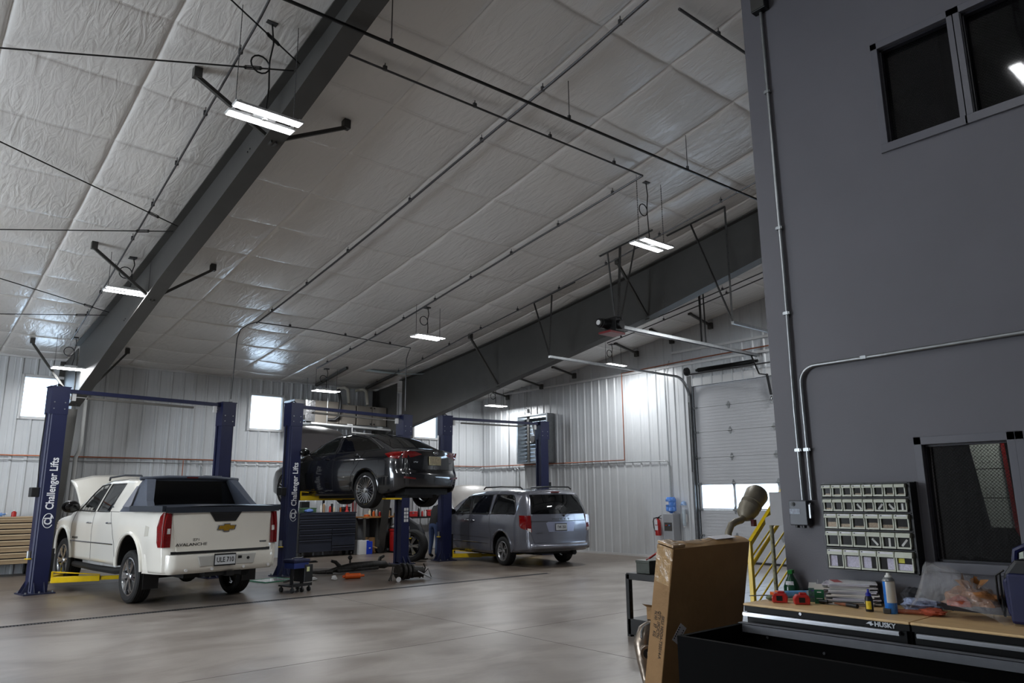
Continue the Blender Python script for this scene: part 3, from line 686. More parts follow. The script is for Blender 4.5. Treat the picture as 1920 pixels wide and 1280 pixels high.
mb=MB(); mb.cyl((XR-.3,17.64,3.4),(XR-.1,17.64,3.4),.11,18); part('motor',mb,M_steel,T,world=True,smooth=True)
for k in range(5):
    a=k*2*PI/5; mb=MB(); mb.obox((XR-.04,17.64+.3*math.cos(a),3.4+.3*math.sin(a)),(.012,.46,.2),Matrix.Rotation(a,3,'X')@Matrix.Rotation(.5,3,'Y')); part('fan_blade',mb,M_galv,T,world=True)
# ---------------------------------------------------------------- heater on a shelf at the back wall
T=thing('air_handler','beige heating unit on a wall shelf behind the raised sedan, with duct and pipes','heater',(10.3,20.0,3.75))
mbg=mat('beige_sheet_metal',(122,116,108),.45,.1,noise=(4,.05))
mb=MB(); mb.box(8.9,12.0,19.7,20.5,3.66,3.72); part('shelf',mb,M_galv,T,world=True)
for k,(a,b) in enumerate(((9.38,10.15),(10.18,10.7),(10.75,11.25),(11.27,11.75))):
    mb=MB(); mb.box(a,b,19.8,20.45,3.74,4.32 if k else 4.38); part('cabinet_panel',mb,mbg,T,world=True,bevel=.01)
for x,z in ((11.2,3.85),(11.32,3.85),(11.2,4.33),(11.32,4.33)):
    mb=MB(); mb.cyl((x,19.77,z-.06),(x,19.8,z-.06),.02,8); part('panel_knob',mb,M_blk,T,world=True)
mb=MB(); mb.box(9.06,9.36,19.72,20.45,3.76,4.36); part('duct',mb,mat('foil_duct_wrap',(190,190,192),.22,.9,noise=(9,.15),bump=(14,.5)),T,world=True)
mb=MB(); mb.box(8.74,9.07,19.75,20.45,4.22,4.36); mb.box(8.80,9.07,19.75,20.45,3.8,4.22); part('duct_end',mb,M_blk,T,world=True)
for x in (10.62,11.25):
    mb=MB(); mb.tube([(x-.2,20.5,4.88),(x-.05,20.3,4.9),(x,20.2,4.82),(x,20.1,4.4)],.05,10); part('vent_pipe',mb,mat('cream_pvc_pipe',(206,202,190),.4,noise=(4,.03)),T,world=True,smooth=True)
mb=MB(); mb.tube([(10.05,19.7,4.75),(10.12,19.68,4.4),(10.1,19.7,3.95),(10.0,19.75,3.85),(9.8,19.8,3.84)],.045,8); part('flexible_hose',mb,M_blk,T,world=True,smooth=True)
mb=MB(); mb.tube([(10.35,19.65,3.72),(10.5,19.62,3.72),(10.5,19.62,3.5),(11.9,19.62,3.42)],.022,8); mb.tube([(9.2,19.62,3.7),(11.95,19.62,3.62)],.03,8); part('drain_pipe',mb,M_alw,T,world=True,smooth=True)
for (p,q,lb) in (((9.7,20.45),(9.52,18.2),'dark angle iron on the ceiling, closer to the small window'),((11.25,20.2),(11.1,18.2),'dark angle iron on the ceiling, closer to the torn lining')):
    mb=MB(); mb.bar((p[0],p[1],zr(p[1])-.07),(q[0],q[1],zr(q[1])-.07),.07,.07); solo('angle_iron',mb,M_steel,lb,'angle iron')
mb=MB()
for x in (9.1,9.75,11.9): mb.cyl((x,19.75,3.7),(x,19.75,zr(19.75)-.05),.012,6)
o=part('hanger_rods',mb,M_galv,T,world=True); o['kind']='stuff'
# ---------------------------------------------------------------- two-post lifts
M_dkblue=mat('navy_channel_shade_tone',(22,28,60),.4,noise=(5,.1))  # separate navy stands in for the shade inside the post channel
def lift(F,yaw,span,H_,armz,labels,lettering=True,armlen=(1.25,.9)):
    T=thing('two_post_lift',labels,'car lift',(F[0],F[1],0),yaw)
    for side,x in ((1,0),(-1,span)):
        s=side
        # C-section post, opening toward the car
        w,d,t=.30,.27,.012
        pf=[(x-s*w/2,-d/2+.05),(x-s*w/2+s*.05,-d/2),(x+s*w/2,-d/2),(x+s*w/2,-d/2+.07),(x+s*(w/2-t),-d/2+.07),(x+s*(w/2-t),-d/2+t),(x-s*(w/2-.055),-d/2+t),(x-s*(w/2-t),-d/2+.055),
            (x-s*(w/2-t),d/2-.055),(x-s*(w/2-.055),d/2-t),(x+s*(w/2-t),d/2-t),(x+s*(w/2-t),d/2-.07),(x+s*w/2,d/2-.07),(x+s*w/2,d/2),(x-s*w/2+s*.05,d/2),(x-s*w/2,d/2-.05)]
        mb=MB(); mb.prism(pf,.02,H_,'z'); part('post',mb,M_blue,T)
        mb=MB(); mb.box(x-.13,x+.13,-.12,.12,.05,H_-.05); part('post_channel',mb,M_dkblue,T)
        mb=MB(); mb.box(x-w/2-.004,x+w/2+.004,-d/2-.006,d/2+.006,H_-.52,H_); mb.box(x-.17,x+.17,-d/2-.01,d/2+.01,H_-.02,H_); part('post_extension',mb,M_blue,T)
        for zz in (H_-.42,H_-.30):
            for xx in (-.09,.09):
                mb=MB(); mb.cyl((x+xx,-d/2-.016,zz),(x+xx,-d/2,zz),.012,8); part('bolt',mb,M_galv,T)
        mb=MB(); mb.box(x-.25,x+.25,-.25,.25,0,.022)
        for q in (-1,1):
            mb.prism([(x-s*.15,.02),(x-s*.25,.02),(x-s*.15,.22)],q*.09-.006,q*.09+.006,'y'); mb.prism([(-.135,.02),(-.24,.02),(-.135,.2)],x+q*.08-.006,x+q*.08+.006,'x')
        part('base_plate',mb,mat('worn_navy_steel',(34,38,62),.45,noise=(9,.25)),T)
        for bx,by in ((-.21,-.21),(.21,-.21),(-.21,.21),(.21,.21),(0,-.21)):
            mb=MB(); mb.cyl((x+bx,by,.02),(x+bx,by,.05),.016,6); part('anchor_bolt',mb,M_galv,T)
        # carriage and arms
        mb=MB(); mb.box(x+s*.06,x+s*.20,-.13,.13,armz-.02,armz+.55) ; part('carriage',mb,M_blkm,T)
        for q,L in ((-1,armlen[0]),(1,armlen[1])):
            a=Vector((x+s*.2,q*.10,armz)); dr=Vector((s*.62,q*.78,0)).normalized() if q>0 else Vector((s*.92,q*.40,0)).normalized()
            b=a+dr*L*.62; c=a+dr*L
            mb=MB(); mb.bar(a,b,.13,.10); mb.bar(a+Vector((0,0,.14)),b+Vector((0,0,.06)),.03,.02); mb.bar(a+Vector((0,0,.05)),a+Vector((0,0,.15)),.10,.03)
            part('lift_arm',mb,M_yel,T,bevel=.006)
            mb=MB(); mb.bar(b-dr*.1,c,.09,.07); part('arm_extension',mb,M_yel,T,bevel=.004)
            mb=MB(); mb.cyl(c+Vector((0,0,.03)),c+Vector((0,0,.11)),.035,12); mb.cyl(c+Vector((0,0,.11)),c+Vector((0,0,.13)),.06,12); part('lift_pad',mb,M_blk,T,smooth=True)
            mb=MB(); mb.cyl(a+Vector((-s*.05,0,-.07)),a+Vector((-s*.05,0,.18)),.028,12); part('arm_pin',mb,M_galv,T,smooth=True)
        # locking gear on the outer side
        mb=MB(); mb.cyl((x-s*.19,-.06,.62),(x-s*.19,-.06,.74),.032,12); part('latch_cylinder',mb,M_galv,T,smooth=True)
        mb=MB(); mb.lathe([(0,0),(.055,0),(.055,.02),(0,.02)],(x-s*.19,-.06,.60),10); part('latch_gear',mb,M_yel,T)
    # power unit box
    mb=MB(); mb.box(-.27,-.15,-.10,.08,1.68,1.85); part('power_unit',mb,M_blk,T,bevel=.008)
    mb=MB(); mb.tube([(-.16,0,1.85),(-.18,.0,2.4),(-.165,0,3.2)],.01,6); part('hydraulic_line',mb,M_blk,T)
    mb=MB(); mb.box(.1,span-.1,-.05,.05,H_-.10,H_-.03); part('top_beam',mb,M_blue,T)
    mb=MB(); mb.box(.5,span-.75,-.035,.035,H_-.19,H_-.15); part('shutoff_bar',mb,mat('grey_padded_bar',(96,94,90),.6,noise=(6,.06)),T)
    mb=MB(); mb.cyl((.2,0,H_-.165),(span-.2,0,H_-.165),.006,6); mb.box(.23,.30,-.03,.03,H_-.24,H_-.10); mb.box(span-.30,span-.23,-.03,.03,H_-.24,H_-.10); part('bar_bracket',mb,M_alw,T)
    mb=MB(); mb.tube([(.12,.02,H_-.02),(.0,.0,H_+.05),(-.1,0,H_+.01)],.012,6); mb.tube([(span-.12,.0,H_),(span+.12,.0,H_+.03),(span+.17,0,H_-.3),(span+.18,.0,2.4),(span+.20,0,2.0)],.009,6); part('hydraulic_hose',mb,M_blk,T)
    mb=MB(); mb.box(span+.16,span+.26,-.06,.06,1.86,2.02); part('junction_box',mb,M_blk,T,bevel=.006)
    if lettering:
        tm=mat('white_lettering',(232,234,238),.5,noise=(20,.04))
        M=frame4((.035,-.1375,1.92),(0,0,1),(-1,0,0)); text('lettering','Challenger Lifts',.185,tm,T,M,sx=.80,bold=.003)
        M=frame4((.035,-.1375,1.27),(0,0,1),(-1,0,0)); text('lettering','CL',.17,tm,T,M,sx=.8,bold=.005)
        mb=MB(); mb.tube([(.03+.085*math.cos(t),-.141,1.26+.125*math.sin(t)) for t in np.linspace(.3,2*PI-.6,24)],.006,5); part('logo_ring',mb,tm,T)
    return T
l1=lift((2.42,15.98),.150,3.34,3.70,.22,'navy two-post car lift straddling the white pickup')
l2=lift((6.95,15.72),.187,3.34,3.70,1.62,'navy two-post car lift holding the dark sedan in the air',armlen=(1.5,1.0))
l3=lift((11.57,16.42),-.105,3.26,3.77,.12,'navy two-post car lift with the silver minivan between its posts',lettering=False)
mb=MB()
for i in range(4):
    for j in range(2): mb.box(3.34-.07+j*.08,3.34-.07+j*.08+.06,-.142,-.138,1.02+i*.09,1.02+i*.09+.07)
o=part('warning_stickers',mb,M_alw,l2); o['kind']='stuff'
# ---------------------------------------------------------------- vehicles
M_glassd=mat('dark_tinted_glass',(10,11,12),.03,alpha=.93,noise=(2,.05),spec=.7)
M_glassl=mat('clear_tinted_glass',(30,38,38),.03,alpha=.35,noise=(2,.05),spec=.7)
M_int=mat('dark_car_interior',(26,26,28),.8,noise=(6,.1))
M_under=mat('black_underbody',(17,17,18),.75,noise=(7,.3))
M_lred=mat('red_lamp_lens',(112,8,10),.08,coat=1,noise=(60,.35))
M_lclr=mat('clear_lamp_lens',(215,212,210),.1,coat=1,noise=(50,.2))
M_trim=mat('textured_black_trim',(38,42,48),.5,noise=(30,.1))
def interp(tab): 
    xs=[p[0] for p in tab]; ys=[p[1] for p in tab]
    return lambda v: float(np.interp(v,xs,ys))
def smooth_tab(tab,k=.06,n=5):
    f=interp(tab); return lambda v: sum(f(v+(i-(n-1)/2)*k/(n-1)*2) for i in range(n))/n
class Car:
    """body surface: half width W(y,z), top line zt(y), lower edge lo(y); the tail is sheared by ty(z)"""
    def __init__(s,y0,y1,W0,wz,zt,lo,arches,crown=.05,taper_r=.10,taper_f=.12,tail=None,bulge=.08,zro=None,front=None):
        s.y0,s.y1,s.W0=y0,y1,W0; s.wz=smooth_tab(wz,.05); s.ztf=smooth_tab(zt,.05,7); s.lof=interp(lo); s.arches=arches; s.cr=crown
        s.tr,s.tf=taper_r,taper_f; s.tail=smooth_tab(tail,.04) if tail else (lambda z:0); s.bulge=bulge; s.front=front
    def zt(s,y): return s.ztf(y)-s.cr
    def lo(s,y):
        z=s.lof(y)
        for yc,zc,R in s.arches:
            d=abs(y-yc)
            if d<R: z=max(z,zc+math.sqrt(max(0,R*R-d*d)))
        return z
    def plan(s,y):
        a=max(0,1-(y-s.y0)/.45); b=max(0,1-(s.y1-y)/.9)
        return 1-s.tr*a**2.6-s.tf*b**2.2
    def W(s,y,z):
        w=s.W0*s.plan(y)*s.wz(z); t=s.zt(y)-.07
        if z>t: 
            q=min(1,(z-t)/.07); w-=.06*(1-math.sqrt(1-q*q))
        return w
    def sh(s,y,z):
        e=max(0,1-(y-s.y0)/.5); return s.tail(z)*e*e
    def yr(s,x,z):
        w=max(.2,s.W(s.y0,min(z,s.zt(s.y0)))); return s.y0+s.tail(z)-s.bulge*(1-min(1,(x/w)**2))
    def body(s,m,holes,T,name='body',nz=22,dy=.03,step=0):
        ys=sorted({*[s.y0+(s.y1-s.y0)*i/int((s.y1-s.y0)/dy) for i in range(int((s.y1-s.y0)/dy)+1)],*[a+sg*R for a,_,R in s.arches for sg in (-1,1) if s.y0<a+sg*R<s.y1]})
        rows=[]; nc=10
        for y in ys:
            lo,zt=s.lo(y),s.zt(y); L=[]
            for i in range(nz+1):
                z=lo+(zt-lo)*i/nz; L.append((s.W(y,z),y+s.sh(y,z),z))
            wt=L[-1][0]; row=[(-a,b,c) for a,b,c in L]
            for i in range(1,nc):
                u=-1+2*i/nc; zz=zt+s.cr*(1-abs(u)**2.4); row.append((wt*u,y+s.sh(y,zt),zz))
            row+=[(a,b,c) for a,b,c in reversed(L)]; rows.append(row)
        mb=MB(); n=len(rows[0])
        mb.v=[p for r in rows for p in r]
        for i in range(len(rows)-1):
            for j in range(n-1):
                q=(i*n+j,i*n+j+1,(i+1)*n+j+1,(i+1)*n+j)
                c=[sum(mb.v[k][t] for k in q)/4 for t in range(3)]
                if j<nz or j>=nz+nc:
                    if any(inpoly(c[1],c[2],h) for h in holes): continue
                mb.f.append(q)
        # tail and nose caps
        for r,e,sg in ((rows[0],0,-1),(rows[-1],1,1)):
            left=r[:nz+1]; m_=12; cap=[]
            for k,(a,b,c) in enumerate(left):
                w_=-a; cap.append([(-w_+2*w_*i/m_, b+sg*(s.bulge if not e else .10)*(1-(2*i/m_-1)**2), c) for i in range(m_+1)])
            w_=-left[-1][0]; b=left[-1][1]
            cap.append([(-w_+2*w_*i/m_,b+sg*(s.bulge if not e else .1)*(1-(2*i/m_-1)**2)*.3,left[-1][2]+s.cr*(1-abs(2*i/m_-1)**2.4)) for i in range(m_+1)])
            mb.grid(cap,flip=bool(e))
        mb.m=[0]*len(mb.f)
        o=part(name,mb,[m,M_int],T,smooth=50,fix=False)
        for p in o.data.polygons: p.material_index=0
        so=o.modifiers.new('thickness','SOLIDIFY'); so.thickness=.03; so.offset=-1; so.material_offset=1; so.material_offset_rim=0
        return o
    def patch(s,name,poly,m,T,side=-1,off=.004,n=14,k=6,label=None,mirror=False,rim=.03):
        """panel lying on the side surface; poly in (y,z)"""
        if mirror:
            s.patch(name,poly,m,T,1,off,n,k,label,False,rim); side=-1
        mb=MB()
        for sd in (side,):
            y0,y1=min(p[0] for p in poly),max(p[0] for p in poly); rows=[]
            for i in range(n+1):
                y=y0+(y1-y0)*min(max(i/n,.002),.998); z0,z1=scan(poly,y); row=[]
                for j in range(-1,k+2):
                    o_=off if 0<=j<=k else -rim; z=z0+(z1-z0)*min(max(j,0),k)/k
                    row.append((sd*(s.W(y,min(z,s.zt(y)))+o_),y,z))
                rows.append(row)
            r0=[(sd*(abs(p[0])-off-rim),p[1],p[2]) for p in rows[0]]; r1=[(sd*(abs(p[0])-off-rim),p[1],p[2]) for p in rows[-1]]
            mb.grid([r0]+rows+[r1],flip=sd>0)
        return part(name,mb,m,T,smooth=60,fix=False,label=label)
    def rpatch(s,name,poly,m,T,off=.004,n=14,k=6,label=None,rim=.03):
        """panel lying on the tail surface; poly in (x,z)"""
        mb=MB(); x0,x1=min(p[0] for p in poly),max(p[0] for p in poly); rows=[]
        for i in range(n+1):
            x=x0+(x1-x0)*min(max(i/n,.002),.998); z0,z1=scan(poly,x); row=[]
            for j in range(-1,k+2):
                o_=off if 0<=j<=k else -rim; z=z0+(z1-z0)*min(max(j,0),k)/k
                row.append((x,s.yr(x,z)-o_,z))
            rows.append(row)
        r0=[(p[0],p[1]+off+rim,p[2]) for p in rows[0]]; r1=[(p[0],p[1]+off+rim,p[2]) for p in rows[-1]]
        mb.grid([r0]+rows+[r1],flip=True)
        return part(name,mb,m,T,smooth=60,fix=False,label=label)
def scan(poly,t):
    zs=[]
    n=len(poly)
    for i in range(n):
        (a,za),(b,zb)=poly[i],poly[(i+1)%n]
        if (a<=t<b) or (b<=t<a): zs.append(za+(zb-za)*(t-a)/(b-a))
    if len(zs)<2: zs=[poly[0][1]]*2
    return min(zs),max(zs)
def inpoly(y,z,poly):
    c=False; n=len(poly)
    for i in range(n):
        (a,za),(b,zb)=poly[i],poly[(i+1)%n]
        if (a<=y<b) or (b<=y<a):
            if z<za+(zb-za)*(y-a)/(b-a): c=not c
    return c
def shrink(poly,f=.86):
    cx=sum(p[0] for p in poly)/len(poly); cy=sum(p[1] for p in poly)/len(poly); return [(cx+(a-cx)*f,cy+(b-cy)*f) for a,b in poly]
def grow(poly,d):
    cx=sum(p[0] for p in poly)/len(poly); cy=sum(p[1] for p in poly)/len(poly)
    return [(a+d*(1 if a>cx else -1),b+d*(1 if b>cy else -1)) for a,b in poly]
def wheel(T,c,R,w,rr,side,style,m_rim,tilt=0):
    """tyre with treads; the rim with its spokes is a sub-part"""
    mb=MB(); h=w/2
    prof=[(rr,-h*.80),(rr+.02,-h*.95),(R-.05,-h*1.0),(R-.015,-h*.88),(R,-h*.72)]
    for k in range(5):
        a=-h*.6+k*h*.3; prof+=[(R,a-.012),(R-.008,a-.008),(R-.008,a+.008),(R,a+.012)]
    prof+=[(R,h*.72),(R-.015,h*.88),(R-.05,h),(rr+.02,h*.95),(rr,h*.80)]
    mb.lathe(prof,(0,0,0),40,'x'); ty=part('wheel',mb,M_rubber,T,smooth=30); ty.location=c; ty.rotation_euler=(0,0,tilt)
    o=side*h
    mb=MB(); f=o*.86
    mb.lathe([(rr+.004,f),(rr-.012,f+side*.004),(rr-.03,f-side*.02),(rr-.05,-o*.5),(rr-.02,-o*.8)],(0,0,0),40,'x')
    if style=='multi':
        for k in range(22):
            a=2*PI*k/22; p=(f-side*.035,math.cos(a)*.05,math.sin(a)*.05); q=(f-side*.008,math.cos(a+.18)*(rr-.03),math.sin(a+.18)*(rr-.03)); mb.bar(p,q,.012,.012,up=(1,0,0))
        mb.lathe([(0,f-side*.01),(.05,f-side*.012),(.06,f-side*.04)],(0,0,0),20,'x')
    elif style=='truck':
        for k in range(6):
            for d in (-.13,.13):
                a=2*PI*k/6+d; p=(f-side*.02,math.cos(2*PI*k/6)*.05,math.sin(2*PI*k/6)*.05); q=(f-side*.01,math.cos(a)*(rr-.025),math.sin(a)*(rr-.025)); mb.bar(p,q,.042,.03,up=(1,0,0))
        mb.lathe([(0,f+side*.01),(.045,f+side*.008),(.07,f-side*.03)],(0,0,0),20,'x')
    elif style=='five':
        for k in range(5):
            for d in (-.16,.16):
                a=2*PI*k/5+d; p=(f-side*.02,math.cos(2*PI*k/5)*.045,math.sin(2*PI*k/5)*.045); q=(f-side*.008,math.cos(a)*(rr-.022),math.sin(a)*(rr-.022)); mb.bar(p,q,.034,.02,up=(1,0,0))
        mb.lathe([(0,f-side*.002),(.035,f-side*.004),(.06,f-side*.03)],(0,0,0),20,'x')
    else:
        mb.lathe([(0,f-side*.02),(.07,f-side*.02),(.09,f-side*.07),(rr-.08,f-side*.08),(rr-.04,f-side*.05),(rr-.02,f-side*.07)],(0,0,0),30,'x')
    part('rim',mb,m_rim,ty,smooth=35)
    mb=MB(); mb.lathe([(0,f-side*.09),(rr-.05,f-side*.09),(rr-.05,f-side*.10)],(0,0,0),20,'x')
    part('brake_disc',mb,mat('brake_steel',(70,68,66),.4,.7,noise=(9,.2)),ty)
    return ty
def wells(car,T,W,depth=.30,name='wheel_well'):
    for yc,zc,R in car.arches:
        for s in (-1,1):
            mb=MB(); rows=[]
            for i in range(17):
                t=PI*i/16; rows.append([(s*(W-.02),yc+R*.995*math.cos(t),zc+R*.995*math.sin(t)),(s*(W-depth),yc+R*.995*math.cos(t),zc+R*.995*math.sin(t))])
            mb.grid(rows)
            mb.prism([(yc+R*math.cos(PI*i/12),zc+R*math.sin(PI*i/12)) for i in range(13)]+[(yc-R,zc-.1),(yc+R,zc-.1)],s*(W-depth-.01),s*(W-depth),'x')
            part(name,mb,M_under,T)
def lip(car,T,m,dx=.012,r=.022):
    for yc,zc,R in car.arches:
        for s in (-1,1):
            pts=[]
            for i in range(21):
                t=-.10+(PI+.2)*i/20; y=yc+(R+.008)*math.cos(t); z=zc+(R+.008)*math.sin(t)
                if z<car.lof(y)-.01: z=car.lof(y)
                pts.append((s*(car.W(y,z)+dx-.014),y,z))
            mb=MB(); mb.tube(pts,r,8); part('arch_flare',mb,m,T,smooth=True)
def seams(car,T,lines):
    mj=mat('panel_gap',(30,30,32),.6,noise=(5,.1))
    for pl in lines:
        for s in (-1,1):
            pts=[]
            for (a,b),(c,d) in zip(pl[:-1],pl[1:]):
                for i in range(8): 
                    y=a+(c-a)*i/8; z=b+(d-b)*i/8; pts.append((s*(car.W(y,min(z,car.zt(y)))+.0005),y,z))
            y,z=pl[-1]; pts.append((s*(car.W(y,min(z,car.zt(y)))+.0005),y,z))
            mb=MB(); mb.tube(pts,.004,4); part('door_seam',mb,mj,T)
def seats(T,ys,z,W):
    for y in ys:
        for s in (-1,1):
            mb=MB(); mb.box(s*W/2-.24,s*W/2+.24,y-.25,y+.25,z-.45,z+.05); mb.box(s*W/2-.24,s*W/2+.24,y-.32,y-.18,z,z+.50); mb.box(s*W/2-.12,s*W/2+.12,y-.32,y-.2,z+.52,z+.68)
            part('seat',mb,M_int,T,bevel=.03)
def handle(car,T,y,z,m,L=.16):
    for s in (-1,1):
        x=car.W(y,z); mb=MB(); mb.tube([(s*(x-.005),y-L/2,z),(s*(x+.035),y-L/2+.03,z),(s*(x+.04),y,z+.003),(s*(x+.035),y+L/2-.03,z),(s*(x-.005),y+L/2,z)],.014,8)
        mb.lathe([(0,0),(.045,0),(.05,.006)],(s*(x-.004),y,z),14,'x'); part('door_handle',mb,m,T,smooth=True)
def mirror(T,x,y,z,m,sz=(.13,.08,.10)):
    for s in (-1,1):
        mb=MB(); mb.ball((s*(x+.13),y,z),1,10,sz); mb.bar((s*(x-.02),y,z-.05),(s*(x+.08),y,z-.04),.06,.05); part('side_mirror',mb,m,T,smooth=True)
        mb=MB(); mb.ball((s*(x+.13),y-sz[1]*.6,z),1,8,(sz[0]*.85,.035,sz[2]*.8)); part('mirror_glass',mb,M_glassd,T,smooth=True)
def plate(T,o,s,w,h,frame,face,ink,txt,label=None,tilt=0):
    mb=MB(); mb.box(o[0]-w/2-.012,o[0]+w/2+.012,o[1]-.012,o[1]+.004,o[2]-h/2-.012,o[2]+h/2+.012); p=part('licence_plate',mb,frame,T,bevel=.004,label=label)
    mb=MB(); mb.box(o[0]-w/2,o[0]+w/2,o[1]-.016,o[1]-.012,o[2]-h/2+.012,o[2]+h/2-.012); part('plate_face',mb,face,p)
    if txt: text('plate_number',txt,s,ink,p,frame4((o[0],o[1]-.018,o[2]-.002),(1,0,0),(0,0,1)),sx=.78,bold=.001)
    return p
M_ink=mat('dark_plate_ink',(30,32,38),.5,noise=(9,.1))
M_plate=mat('pale_plate_enamel',(196,200,204),.4,noise=(14,.05))

# ================================================================ white pickup with sail panels
M_wp=mat('pearl_white_car_paint',(222,219,210),.22,noise=(1.2,.03),coat=1)
RZ=math.radians
T=thing('pickup_truck','white four-door pickup with its hood up and a black bed cover','truck',(4.25,13.55,0),RZ(6.5))
av=Car(-1.17,4.25,1.0,
  [(.3,.93),(.55,.975),(.8,.99),(1.05,1.0),(1.3,.985),(1.42,.955),(1.7,.87),(1.92,.79),(2.05,.74)],
  [(-1.4,1.49),(.0,1.50),(.22,1.55),(.34,1.85),(.5,1.99),(1.0,2.02),(1.7,2.01),(2.05,1.96),(2.9,1.50),(3.1,1.40),(3.9,1.30),(4.2,1.18),(4.3,1.0)],
  [(-1.3,.52),(-.5,.52),(.55,.55),(2.75,.58),(3.9,.6),(4.3,.6)],[(0,.55,.53),(3.32,.60,.52)],crown=.04,taper_r=.06,taper_f=.14,tail=[(.3,.0),(.5,-.02),(.8,-.02),(.84,.0),(1.5,.02)],bulge=.06)
w1=[(2.60,1.42),(2.45,1.55),(2.20,1.73),(1.95,1.86),(1.66,1.90),(1.79,1.42)]
w2=[(1.70,1.42),(1.54,1.89),(.95,1.88),(.76,1.68),(.93,1.42)][::1]
w2=[(1.68,1.42),(1.50,1.89),(.86,1.89),(1.10,1.42)]
w1=[(2.62,1.43),(2.20,1.74),(1.98,1.87),(1.62,1.90),(1.82,1.42)]
av.body(M_wp,[shrink(w1),shrink(w2)],T)
av.patch('side_glass',w1,M_glassl,T,off=.006,mirror=True)
av.patch('side_glass',w2,M_glassd,T,off=.006,mirror=True)
# window surrounds as slim tubes instead of full backing
def surround(car,T,poly,m,r=.010):
    for s in (-1,1):
        pts=[]
        for i in range(len(poly)):
            (a,b),(c,d)=poly[i],poly[(i+1)%len(poly)]
            for k in range(6): y=a+(c-a)*k/6; z=b+(d-b)*k/6; pts.append((s*(car.W(y,min(z,car.zt(y)))+.004),y,z))
        mb=MB(); mb.tube(pts,r,6,closed=True); part('window_trim',mb,m,T,smooth=True)
surround(av,T,w1,M_blk,.014); surround(av,T,w2,M_blk,.012)
wells(av,T,.98); lip(av,T,M_wp,.02,.03)
# sail panels, bed cover and rear cab window
for s in (-1,1):
    mb=MB()
    P=[(.62,1.42),(.18,1.96),(.02,1.95),(-.35,1.60),(-.50,1.50),(-.50,1.43)]
    out=[(s*(av.W0*av.wz(z)+.012),y,z) for y,z in P]; inn=[(s*(av.W0*av.wz(z)-.13 if z>1.6 else av.W0*av.wz(z)-.10),y,z) for y,z in P]
    n=len(P); mb.add(out+inn,[tuple(range(n)) if s<0 else tuple(range(n-1,-1,-1)),tuple(range(2*n-1,n-1,-1))]+[(i,(i+1)%n,n+(i+1)%n,n+i) for i in range(n)])
    part('sail_panel',mb,mat('grey_blue_cladding',(74,80,92),.42,noise=(25,.08)),T)
for s in (-1,1):
    mb=MB(); mb.add([(s*(av.W0*av.wz(z)+.045),y,z) for y,z in ((.48,1.50),(.24,1.84),(.17,1.84),(.14,1.50))],[(0,1,2,3)])
    part('sail_window',mb,mat('smoked_sail_glass',(120,122,130),.1,noise=(3,.1)),T)
mb=MB(); mb.box(-.76,.76,.16,.26,1.93,2.0); mb.tube([(-.86,.14,1.96),(-.4,.12,1.99),(.4,.12,1.99),(.86,.14,1.96)],.03,8); part('cab_rear_header',mb,mat('grey_blue_cladding',(74,80,92)),T)
mb=MB(); mb.add([(-.74,.18,1.93),(.74,.18,1.93),(.82,.10,1.50),(-.82,.10,1.50),(-.74,.20,1.93),(.74,.20,1.93),(.82,.12,1.50),(-.82,.12,1.50)],[(0,1,2,3),(7,6,5,4),(0,3,7,4),(1,5,6,2)]); part('rear_window',mb,M_glassd,T)
mb=MB(); mb.box(-.10,.10,.09,.13,1.975,2.0); part('centre_brake_light',mb,mat('dim_red_lens',(90,30,28),.2,noise=(9,.1)),T)
mb=MB(); 
rows=[[(x,y,1.515+.02*(1-(x/.95)**2)+(.0 if y>-1.1 else -.02)) for x in np.linspace(-.95,.95,9)] for y in (.12,-.3,-.8,-1.15,-1.22)]
mb.grid(rows); rows=[[(x,-1.22-.05*(1-(x/.97)**2),z) for x in np.linspace(-.95,.95,9)] for z in (1.50,1.45,1.415)]; mb.grid(rows)
for s in (-1,1): mb.box(s*.965-.03,s*.965+.03,-1.2,.12,1.43,1.52)
part('bed_cover',mb,mat('black_bed_cover',(40,46,56),.35,noise=(30,.08)),T,smooth=30)
# tailgate
tg=[(-.80,.83),(.80,.83),(.82,1.41),(-.82,1.41)]
tgo=av.rpatch('tailgate',tg,M_wp,T,off=.022,n=20,rim=.05)
mb=MB(); y=av.yr(0,1.3)-.03
mb.prism([(-.27,1.42),(.27,1.42),(.17,1.27),(-.17,1.27)],y-.012,y+.02,'y'); part('tailgate_handle',mb,M_blk,T,bevel=.008)
mb=MB(); mb.prism([(-.22,1.39),(.22,1.39),(.15,1.31),(-.15,1.31)],y-.018,y-.01,'y'); part('handle_recess',mb,M_blkm,T)
gold=mat('gold_badge',(190,150,52),.3,.7,noise=(30,.15)); cx,cz=.02,1.17; y-=.0
bow=[(-.145,-.028),(-.125,.032),(-.045,.032),(-.04,.055),(.05,.055),(.055,.032),(.145,.032),(.125,-.028),(.045,-.028),(.04,-.055),(-.05,-.055),(-.055,-.028)]
mb=MB(); mb.prism([(cx+a*1.1,cz+b*1.15) for a,b in bow],y-.016,y+.01,'y'); part('badge_surround',mb,M_chrome,T)
mb=MB(); mb.prism([(cx+a*.96,cz+b*.9) for a,b in bow],y-.02,y,'y'); part('badge',mb,gold,T)
text('model_lettering','AVALANCHE',.062,M_steel,T,frame4((-.52,av.yr(-.5,.93)-.026,.93),(1,-.03,0),(0,0,1)),sx=1.35,bold=.001)
text('trim_lettering','Z71',.05,M_steel,T,frame4((-.45,av.yr(-.45,1.0)-.026,1.0),(1,-.03,0),(0,0,1)),sx=1.4)
mb=MB(); mb.box(.62,.74,av.yr(.68,.93)-.028,av.yr(.68,.93)-.02,.915,.94); part('small_badge',mb,mat('dull_badge',(110,112,112),.4,.5,noise=(50,.3)),T)
